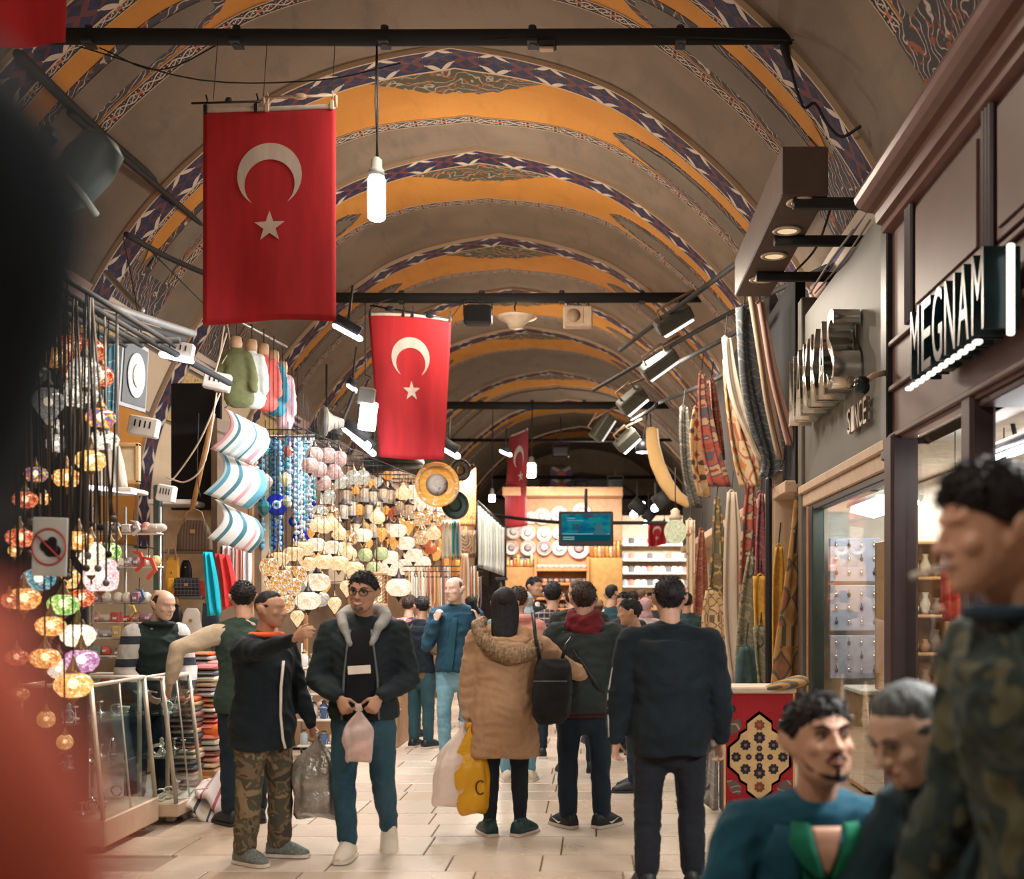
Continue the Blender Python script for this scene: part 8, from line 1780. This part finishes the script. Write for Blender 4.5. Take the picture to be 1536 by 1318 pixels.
yb = bag('yellow plastic carrier bag held by the woman in the parka', hw+V((.02, -.05, .03)), .235, .58, plastic('yellow_carrier', (.95, .54, .03), .95), seed=15, th=.085, tiltx=.035)
t = MB(); c = hw+V((.105, -.145, -.36)); t.tube([c+V((.03*math.cos(a), 0, .045*math.sin(a))) for a in [.8+k*.42 for k in range(12)]], .005, 6); t.build('printed_mark', M_BLK, yb, True).location = -V(yb.location)
# 6 companion in the dark green coat with red scarf
def out(o, J):
    H = J['H']; L = .295*H; nb = J['neck'][0]
    top(o, J, CL_OLIVE, 'coat', -.16, .046, .0, 1.0, .013, seed=41, sl_add=.03); trousers(o, J, CL_DJ, .02, .010, seed=42, cuffr=.008); shoes(o, J, SH_BLK, SH_SOLE, mark=M_WHT)
    def hemr(mb): mb.tube([J['hc']-J['sp']*L*.15, J['hc']-J['sp']*L*.22], [(.118*H, .092*H), (.112*H, .086*H)], 18, ref=(1, 0, 0))
    part(o, hemr, 'red_hem', fabric('dark_red_hem', (.05, .012, .016)))
    def sc(mb):
        for k, (r, z, w) in enumerate(((.062, .015, .030), (.068, -.012, .032), (.056, .040, .024))):
            mb.tube([nb+V((r*H*math.cos(a), .01+r*H*.9*math.sin(a), z*H+.012*H*math.sin(a*2+k))) for a in [2*PI*i/16 for i in range(17)]], w*H*.72, 9)
        mb.tube([nb+V((-.05, .10, -.02)), nb+V((-.10, .12, -.10))], [(.04, .02), (.03, .015)], 8, round=True)
    part(o, sc, 'red_scarf', CL_RED, .010, .012)
    def strap(mb): mb.tube([nb+V((.085*H, .045*H, -.025*H)), J['hc']+J['sp']*L*.62+V((.02*H, .108*H, 0)), J['hc']+J['sp']*L*.25+V((-.05*H, .098*H, 0)), J['hc']+J['sp']*L*.02+V((-.10*H, .055*H, 0))], [(.018, .006)]*4, 8, ref=(1, 0, .3))
    part(o, strap, 'shoulder_strap', M_BLK, .006)
person('person in dark green coat with red scarf and shoulder strap, beside the parka woman', px2(876, 7.87), 7.87, 1.665, 180*D2R, out, arms={1: ((.42, .05, -1), (-.25, -.75, -.5)), -1: ((-.40, .08, -1), (.2, -.9, -.15))},
    legs={-1: ((-.05, 0, -1), (-.03, .03, -1)), 1: ((.05, .0, -1), (-.01, .04, -1))}, foot={1: (.75, -1, 0), -1: (-.85, -1, 0)}, bld=1.10, skinm=SK_A, vox=.008, hairs=(H_BRN, 'short', .085))
t = thing('shoulder_bag', P(826, 1040, 7.45), 'soft black shoulder bag hanging between the parka woman and her companion', 'bag')
m = MB(); rs = []
c = P(826, 1036, 7.45)
for q, w, dth in ((0, .17, .05), (.12, .235, .08), (.5, .265, .10), (.85, .25, .10), (1, .17, .06)):
    rs.append([c+V((w*.5*math.copysign(abs(math.cos(a))**.6, math.cos(a))+.02*(1-q), dth*math.copysign(abs(math.sin(a))**.7, math.sin(a)), .215-.43*q)) for a in [2*PI*k/20 for k in range(20)]])
m.loft(rs[::-1]); link(fuse(MB().add([p for p in m.v], m.f), .011, 2, wr=.012), 'bag_body', fabric('black_bag', (.013, .014, .017)), t).location = -t.location
m = MB(); m.tube([c+V((-.07, .0, .19)), c+V((-.10, .0, .36)), c+V((-.12, .06, .52))], [(.012, .004)]*3, 6); m.build('strap', M_BLK, t, True, True)
m = MB(); m.tube([c+V((.07, -.0, .19)), c+V((.10, .02, .30)), c+V((.14, .06, .35))], [(.012, .004)]*3, 6); m.build('strap', M_BLK, t, True, True)
m = MB(); m.tube([c+V((-.11, -.105, .07)), c+V((.11, -.105, .07))], .004, 5); m.build('zip', mat('zip_grey', (.10, .12, .12), .5), t, True, True)
# 7 man in the black jacket, nearest, from behind
def out(o, J):
    H = J['H']; L = .295*H; top(o, J, CL_BLK, 'jacket', -.30, .052, .0, 1.0, .013, seed=51, sl_add=.032); trousers(o, J, fabric('black_trousers', (.010, .013, .02)), .024, .010, seed=52); shoes(o, J, SH_BLK, SH_DSOLE); collar(o, J, CL_BLK, .046, .045, 'jacket_collar', .018)
    def st(mb): 
        sh, el, w = J['sh', 1], J['el', 1], J['wr', 1]; d = V((.078, .02, 0))
        mb.tube([sh+V((.055, .035, .01)), sh.lerp(el, .5)+d, el+V((.066, .02, 0)), el.lerp(w, .5)+V((.052, .03, 0)), w+V((.036, .03, .02))], [(.012, .004)]*5, 6, ref=(0, 1, 0))
    part(o, st, 'white_arm_stripe', mat('stripe_white', (.62, .60, .56), .6))
person('broad man in black jacket and trousers walking away, white stripe on his sleeve', px2(1005, 6.2), 6.2, 1.665, 180*D2R, out, arms={1: ((.26, .08, -1), (.10, -.06, -1)), -1: ((-.24, .05, -1), (-.05, -.05, -1))}, hands={-1: ((-.02, -.1, -1), (.8, .4, 0), .8), 1: ((.0, -.1, -1), (-.8, .4, 0), .8)}, legs={-1: ((-.04, -.06, -1), (-.02, .06, -1)), 1: ((.05, .06, -1), (.02, .14, -1))}, bld=1.18, skinm=SK_A, vox=.0075, hairs=(H_BLK, 'short', .075))
# 8 man on the phone
def out(o, J):
    H = J['H']; L = .295*H; top(o, J, CL_BLU, 'puffer_jacket', -.12, .040, .0, 1.0, .015, seed=61, sl_add=.024); trousers(o, J, CL_LJEAN, .014, .008, seed=62); shoes(o, J, SH_BLK, SH_DSOLE, boot=True)
    patch(o, J, 'quilted_front', fabric('quilt_teal', (.010, .055, .085)), [(.9, -.03, .0), (.5, -.05, -.01), (.1, -.075, -.02), (-.11, -.08, -.03)], .040, .012)
    def phone(mb): mb.bbox(J['hand', 1]+V((-.02, -.02, .03)), (.012, .075, .15), .004, Matrix.Rotation(-.5, 3, 'Y') @ Matrix.Rotation(.6, 3, 'Z'))
    part(o, phone, 'phone', M_BLK, 0, 0, False)
person('bald man in blue puffer jacket and pale jeans talking on a phone', px2(684, 11.2), 11.2, 1.79, 12*D2R, out, head=(-.75, .05, 0), arms={-1: ((-.35, -.2, -1), (.32, -.45, 1.0)), 1: ((.40, -.15, -1), (-.35, -.35, 1.0))}, hands={-1: ((.3, 0, 1), (.6, .6, 0), .9, -1), 1: ((-.25, .1, 1), (-.6, .5, 0), .7)},
    legs={-1: ((-.06, -.05, -1), (.03, .08, -1)), 1: ((.02, .05, -1), (.03, .2, -1))}, skinm=SK_C, vox=.0085, hairs=(H_STUB, 'bald', .025), facef={})
# 9 young vendor in a vest, hand hanging
def out(o, J):
    top(o, J, CL_BRT, 'shirt', -.22, .018, 0, .85, .008, seed=71); top(o, J, CL_BLK, 'vest', -.06, .034, 0, 0, .010, seed=72); trousers(o, J, fabric('teal_jeans', (.02, .06, .08), (.04, .10, .12)), .018, seed=73); shoes(o, J, SH_BLK, SH_SOLE)
person('bearded vendor in black vest and brown T-shirt with bare forearm', px2(632, 12.2), 12.2, 1.60, 150*D2R, out, head=(.9, .12, 0), arms={1: ((.1, .1, -1), (.0, -.12, -1)), -1: ((-.18, .05, -1), (-.05, -.15, -1))}, skinm=SK_B, vox=.0095, hairs=(H_BLK, 'short', .06))
# 10 neighbour with plum sleeve raised to the lamps
def out(o, J):
    top(o, J, CL_PURP, 'jumper', -.12, .025, 0, 1.0, .01, seed=81); trousers(o, J, fabric('charcoal_trousers', (.03, .035, .04)), .02, seed=82); shoes(o, J, SH_BLK, SH_DSOLE)
    def pack(mb): mb.tube([J['sc']+V((0, .15, .0)), J['sc']+V((0, .20, -.2)), J['sc']+V((0, .17, -.42))], [(.13, .06), (.16, .10), (.14, .08)], 12, ref=(1, 0, 0), round=True)
    part(o, pack, 'backpack', plaid('tartan_pack', (.30, .25, .24), (.4, .06, .06), (.7, .65, .6), .09, .09), .012, .008)
person('person with plum sleeve raised and tartan backpack, behind the bearded vendor', px2(612, 13.2), 13.2, 1.62, 165*D2R, out, arms={1: ((.75, -.5, .35), (.5, -.5, .75)), -1: ((-.15, 0, -1), (0, -.2, -1))}, skinm=SK_A, vox=.0105, hairs=(H_BRN, 'short', .06))
# 11 plaid shirt man from behind
def out(o, J): top(o, J, CL_PLAID, 'plaid_shirt', -.18, .028, 0, 1.0, .008, seed=91); trousers(o, J, CL_DJ, seed=92); shoes(o, J, SH_BLK, SH_SOLE)
person('man in dark plaid shirt seen from behind', px2(829, 11.4), 11.4, 1.73, 180*D2R, out, vox=.009, hairs=(H_BLK, 'short', .10), skinm=SK_A, bld=1.1)
# 12 tall man with short brown hair in a dark coat
def out(o, J): top(o, J, fabric('brown_black_coat', (.022, .026, .022)), 'coat', -.35, .04, 0, 1.0, .01, seed=95); trousers(o, J, CL_DJ, seed=96); shoes(o, J, SH_BLK, SH_DSOLE)
person('tall man with short light brown hair in dark coat, beyond the red scarf', px2(869, 10.4), 10.4, 1.745, 190*D2R, out, vox=.009, hairs=(H_LBR, 'crop', .055), skinm=SK_A, bld=1.15, head=(.35, 0, 0))
# 13 pink jacket
def out(o, J): top(o, J, CL_PINK, 'pink_jacket', -.25, .03, 0, 1.0, .01, seed=101); trousers(o, J, CL_LJEAN, seed=102); shoes(o, J, SH_WHT, SH_SOLE); collar(o, J, CL_PINK, .052, .06, 'pink_hood', .03)
person('person in pink hooded jacket and brown hair just beyond the parka woman', px2(777, 9.9), 9.9, 1.67, 185*D2R, out, vox=.010, hairs=(H_BRN, 'short', .07), skinm=SK_A)
# 14 headscarf and blue coat
def out(o, J):
    top(o, J, fabric('blue_coat', (.02, .09, .14)), 'blue_coat', -.5, .04, .03, 1.0, .01, seed=111); trousers(o, J, CL_DJ, seed=112); shoes(o, J, SH_BLK, SH_DSOLE); f = J['f']
    def sf(mb): mb.ball(f(0, .06, .06), (.40*f.s, .46*f.s, .50*f.s), 14, 9); mb.tube([f(0, .1, -.2), f(0, .12, -.6)], [(.34*f.s, .3*f.s), (.5*f.s, .4*f.s)], 12, ref=(1, 0, 0), round=True)
    part(o, sf, 'headscarf', fabric('grey_headscarf', (.28, .34, .36)), .010, .008)
person('woman in grey headscarf and blue coat in the middle of the crowd', px2(789, 13.5), 13.5, 1.66, 180*D2R, out, vox=.011, skinm=SK_A)
# 15 man in a dark suit, profile, by the plate shop
def out(o, J): top(o, J, fabric('dark_suit', (.014, .02, .028)), 'suit_jacket', -.3, .03, 0, 1.0, .008, seed=121); trousers(o, J, CL_DJ, seed=122); shoes(o, J, SH_BLK, SH_DSOLE); part(o, lambda mb: mb.tube([J['sc']+V((.0, -.09, .02)), J['sc']+V((0, -.10, -.15))], [(.05, .025), (.03, .02)], 8, ref=(1, 0, 0), round=True), 'shirt_front', M_WHT)
person('man in dark suit and pale shirt in profile near the plate shop', px2(797, 14.5), 14.5, 1.86, 60*D2R, out, vox=.011, hairs=(H_BLK, 'short', .05), skinm=SK_B, facef={})
# 16 man in vest with pink sleeves, profile
def out(o, J): top(o, J, fabric('peach_shirt', (.62, .36, .27)), 'peach_shirt', -.1, .022, 0, .8, .008, seed=131, sl_add=.03); top(o, J, CL_BLK, 'black_vest', -.2, .04, 0, 0, .01, seed=132); trousers(o, J, CL_DJ, seed=133); shoes(o, J, SH_BLK, SH_DSOLE)
person('man in black vest with peach sleeve looking along the carpet shops', px2(953, 9.4), 9.4, 1.565, -100*D2R, out, vox=.0085, hairs=(H_BLK, 'short', .06), skinm=SK_B, facef={}, arms={-1: ((-.15, .1, -1), (-.1, -.3, -1))}, head=(.1, .05, 0))
# 17 man facing the peach sleeved man
def out(o, J): top(o, J, fabric('dark_shirt', (.02, .02, .026)), 'dark_shirt', -.2, .03, 0, 1.0, .008, seed=141); trousers(o, J, CL_DJ, seed=142); shoes(o, J, SH_BLK, SH_DSOLE)
person('dark haired man with tanned face looking back towards the lamps', px2(941, 11.8), 11.8, 1.64, -40*D2R, out, vox=.010, hairs=(H_BLK, 'short', .06), skinm=SK_B, facef={})
# 18 man in teal vest
def out(o, J): top(o, J, fabric('pale_shirt', (.45, .44, .42)), 'pale_shirt', -.1, .02, 0, 1.0, .008, seed=151); top(o, J, fabric('teal_vest', (.018, .05, .065)), 'teal_vest', -.15, .038, 0, 0, .01, seed=152); trousers(o, J, CL_KHAKI, .02, seed=153); shoes(o, J, SH_BLK, SH_DSOLE)
person('man in teal vest and khaki trousers at the edge of the crowd', px2(916, 13.6), 13.6, 1.75, 160*D2R, out, vox=.011, hairs=(H_BLK, 'crop', .05), skinm=SK_A)
# 19.. the crowd beyond
CR = [(927, 17, 1.66, 170, (.30, .29, .27), H_BRN, 'short', 'grey coated walker at the front edge of the far crowd'), (938, 21, 1.72, 10, (.55, .38, .25), H_LBR, 'short', 'sandy coated stroller coming forward in the far crowd'), (950, 16, 1.70, 200, (.02, .03, .05), H_BLK, 'short', 'navy coated stroller with black hair in the far crowd'), (962, 19, 1.76, 175, (.42, .20, .10), H_LBR, 'crop', 'rust coated stroller in the far crowd'), (974, 23, 1.74, 5, (.03, .05, .05), H_BLK, 'short', 'dark green coated stroller facing forward in the far crowd'),
      (968, 14.3, 1.60, 185, (.40, .32, .33), None, 'scarf', 'woman in pink patterned headscarf near the peach sleeve'), (985, 17.5, 1.68, 170, (.02, .022, .03), H_BLK, 'short', 'black coated stroller beside the broad man'), (997, 22, 1.75, 20, (.10, .17, .30), H_BRN, 'short', 'blue coated stroller far beyond the broad man'), (1012, 18, 1.72, 180, (.05, .05, .05), H_BRN, 'crop', 'charcoal coated stroller under the marble globe lamp'), (1022, 24, 1.70, 0, (.45, .12, .08), H_BLK, 'short', 'red coated stroller farthest along the carpet shops'),
      (1030, 14.5, 1.66, 200, (.02, .05, .06), H_BLK, 'short', 'teal coated stroller beside the carpets'), (757, 13.2, 1.62, 160, (.10, .14, .14), H_BLK, 'short', 'bluish coated man looking over the parka woman'), (858, 14.2, 1.70, 185, (.06, .06, .05), H_BRN, 'short', 'man half hidden by the tall light haired man'), (894, 12.6, 1.60, 180, (.50, .42, .36), H_LBR, 'bald', 'bald man in pale shirt beyond the dark green coat'), (707, 15, 1.62, 185, (.03, .03, .04), H_BLK, 'short', 'black haired shopper at the far end of the lamp stall'), (945, 26, 1.75, 180, (.12, .1, .09), H_BLK, 'short', 'brown coated stroller deep in the crowd'), (980, 27, 1.78, 5, (.2, .24, .3), H_BRN, 'short', 'slate coated stroller deep in the crowd'), (1005, 28, 1.76, 180, (.5, .45, .4), H_BRN, 'short', 'cream coated stroller deepest in the crowd')]
for i, (px, Y, H, a, col, hm, st, lb) in enumerate(CR):
    def out(o, J, col=col, st=st, i=i):
        top(o, J, fabric('coat_%d' % i, col), 'coat', -.35, .036, .02, 1.0, .01, seed=200+i, vox=.016); trousers(o, J, (CL_DJ, CL_JEAN, CL_LEG)[i % 3], seed=230+i, vox=.016); shoes(o, J, SH_BLK, SH_DSOLE)
        if st == 'scarf':
            f = J['f']
            def sf(mb): mb.ball(f(0, .06, .06), (.40*f.s, .46*f.s, .50*f.s), 14, 9); mb.tube([f(0, .1, -.2), f(0, .12, -.6)], [(.34*f.s, .3*f.s), (.5*f.s, .4*f.s)], 12, ref=(1, 0, 0), round=True)
            part(o, sf, 'headscarf', fabric('pink_headscarf', (.42, .26, .28)), .012, .008)
    person(lb, px2(px, Y), Y, H, a*D2R, out, vox=.014, skinm=(SK_A, SK_B, SK_C)[i % 3], hairs=None if hm is None else (hm, st if st != 'bald' else 'bald', .06), head=((i*37 % 9-4)*.12, 0, 0), facef={} if a < 60 else None)
# ---- the three men close by on the right
SEAT = {-1: ((-.18, -1, -.05), (-.02, .05, -1)), 1: ((.18, -1, -.05), (.02, .05, -1))}
def out(o, J):
    H = J['H']; L = .295*H; nb = J['neck'][0]
    top(o, J, CL_TEAL, 'blazer', -.12, .042, 0, 1.0, .010, seed=301, vox=.009, sl_add=.026); trousers(o, J, CL_DJ, seed=302); shoes(o, J, SH_BLK, SH_DSOLE)
    patch(o, J, 'polo_shirt', CL_GREEN, [(.90, -.040, .040), (.7, -.040, .040), (.3, -.034, .034), (-.1, -.03, .03)], .042, .006)
    patch(o, J, 'open_neck', SK_A, [(1.0, -.024, .024), (.90, -.018, .018), (.74, -.002, .002)], .042, .012)
    for sd in (-1, 1):
        patch(o, J, 'polo_collar', CL_GREEN, [(1.02, sd*.026, sd*.052), (.92, sd*.022, sd*.060), (.80, sd*.012, sd*.040), (.72, sd*.006, sd*.014)], .042, .018, nu=4)
        patch(o, J, 'lapel', CL_TEAL, [(1.0, sd*.052, sd*.075), (.86, sd*.046, sd*.094), (.74, sd*.040, sd*.080), (.40, sd*.032, sd*.050), (.1, sd*.026, sd*.034)], .042, .015, nu=4)
    f = J['f']
    def bd(mb):
        mb.tube([f(-.30, -.10, -.16), f(-.255, -.21, -.30), f(-.13, -.335, -.41), f(0, -.385, -.445), f(.13, -.335, -.41), f(.255, -.21, -.30), f(.30, -.10, -.16)], [.020*f.s, .03*f.s, .035*f.s, .04*f.s, .035*f.s, .03*f.s, .020*f.s], 8, round=True)
        mb.tube([f(0, -.43, -.32), f(0, -.415, -.40)], [.028*f.s, .034*f.s], 7, round=True)
        mb.tube([f(-.125, -.395, -.245), f(-.06, -.445, -.185), f(0, -.455, -.18), f(.06, -.445, -.185), f(.125, -.395, -.245)], .022*f.s, 8, round=True)
    part(o, bd, 'beard', H_BLK, .0045)
o, J = person('seated bearded man in teal blazer over green polo shirt, looking up', .62, 3.35, 1.78, 3*D2R, out, z0=-.50, lean=(0, -.26), legs=SEAT, foot={-1: (-.1, -1, 0), 1: (.1, -1, 0)}, arms={-1: ((-.42, -.25, -1), (.2, -.8, -.35)), 1: ((.42, -.25, -1), (-.35, -.8, -.25))}, head=(.22, -.20, 0), skinm=SK_A, vox=.0055, hairs=(H_BLK, 'short', .085), facef=dict(lookx=.012), bld=1.05)
def stool(x, y, h, label):
    t = thing('wooden_stool', (x, y, 0), label, 'stool'); m = MB(); m.lathe([(.15, h-.04), (.16, h-.02), (.155, h)], 20, (x, y, 0)); m.build('seat', M_WOOD, t, True, True)
    for a in range(4):
        q = a*PI/2+.6; m = MB(); m.tube([(x+.11*math.cos(q), y+.11*math.sin(q), h-.03), (x+.16*math.cos(q), y+.16*math.sin(q), 0)], .016, 8); m.build('leg', M_WOOD, t, True, True)
stool(.62, 3.37, .34, 'low wooden stool under the bearded man in teal'); stool(1.10, 3.05, .46, 'low wooden stool under the leaning grey haired man')
def out(o, J):
    top(o, J, fabric('dark_teal_jacket', (.010, .028, .040), (.016, .045, .06)), 'jacket', -.12, .040, 0, 1.0, .011, seed=311, vox=.009, sl_add=.026); trousers(o, J, CL_DJ, seed=312); shoes(o, J, SH_BLK, SH_DSOLE); collar(o, J, fabric('dark_teal_jacket', (.010, .028, .040)), .046, .04, 'jacket_collar', .014, open_=.4)
    f = J['f']; part(o, lambda mb: mb.tube([f(-.28, -.12, -.16), f(-.22, -.23, -.31), f(-.11, -.33, -.41), f(0, -.38, -.44), f(.11, -.33, -.41), f(.22, -.23, -.31), f(.28, -.12, -.16)], [.02*f.s]+[.032*f.s]*5+[.02*f.s], 8, round=True), 'stubble_beard', H_STUB, .0045)
o, J = person('grey haired man in dark jacket leaning forward with bowed head, close on the stool', 1.14, 3.0, 1.76, -68*D2R, out, z0=-.355, lean=(0, -.46), legs=SEAT, foot={-1: (-.1, -1, 0), 1: (.1, -1, 0)}, arms={-1: ((-.12, -.6, -1), (.15, -1, -.02)), 1: ((.12, -.5, -1), (-.1, -1, -.1))}, hands={-1: ((.1, -1, .1), (.3, 0, 1), 1.5, -1), 1: ((0, -1, 0), (0, 0, -1), .8)}, head=(.05, .42, 0), skinm=SK_C, vox=.0055, hairs=(H_GRY, 'crop', .075), facef=dict(brow=H_GRY), bld=1.05)
def out(o, J):
    top(o, J, CL_CAMO2, 'camouflage_shirt', -.35, .045, .02, 1.0, .014, seed=321, vox=.010, sl_add=.03); trousers(o, J, CL_DJ, seed=322); shoes(o, J, SH_BLK, SH_DSOLE); collar(o, J, CL_NAVY, .048, .02, 'tee_collar', .014)
    f = J['f']
    def cig(mb): mb.tube([f(.02, -.42, -.245), f(.05, -.76, -.30)], .027*f.s, 8)
    part(o, cig, 'cigarette', mat('cigarette_white', (.8, .75, .7), .7))
o, J = person('young man in loose camouflage shirt with cropped hair and cigarette, standing closest', 0.985, 2.32, 1.81, -80*D2R, out, lean=(0, -.20), head=(-.05, .10, 0), skinm=SK_A, vox=.0055, hairs=(H_BLK, 'short', .115), facef={}, bld=1.0, arms={-1: ((-.2, -.1, -1), (0, -.5, -1)), 1: ((.2, 0, -1), (0, -.3, -1))})
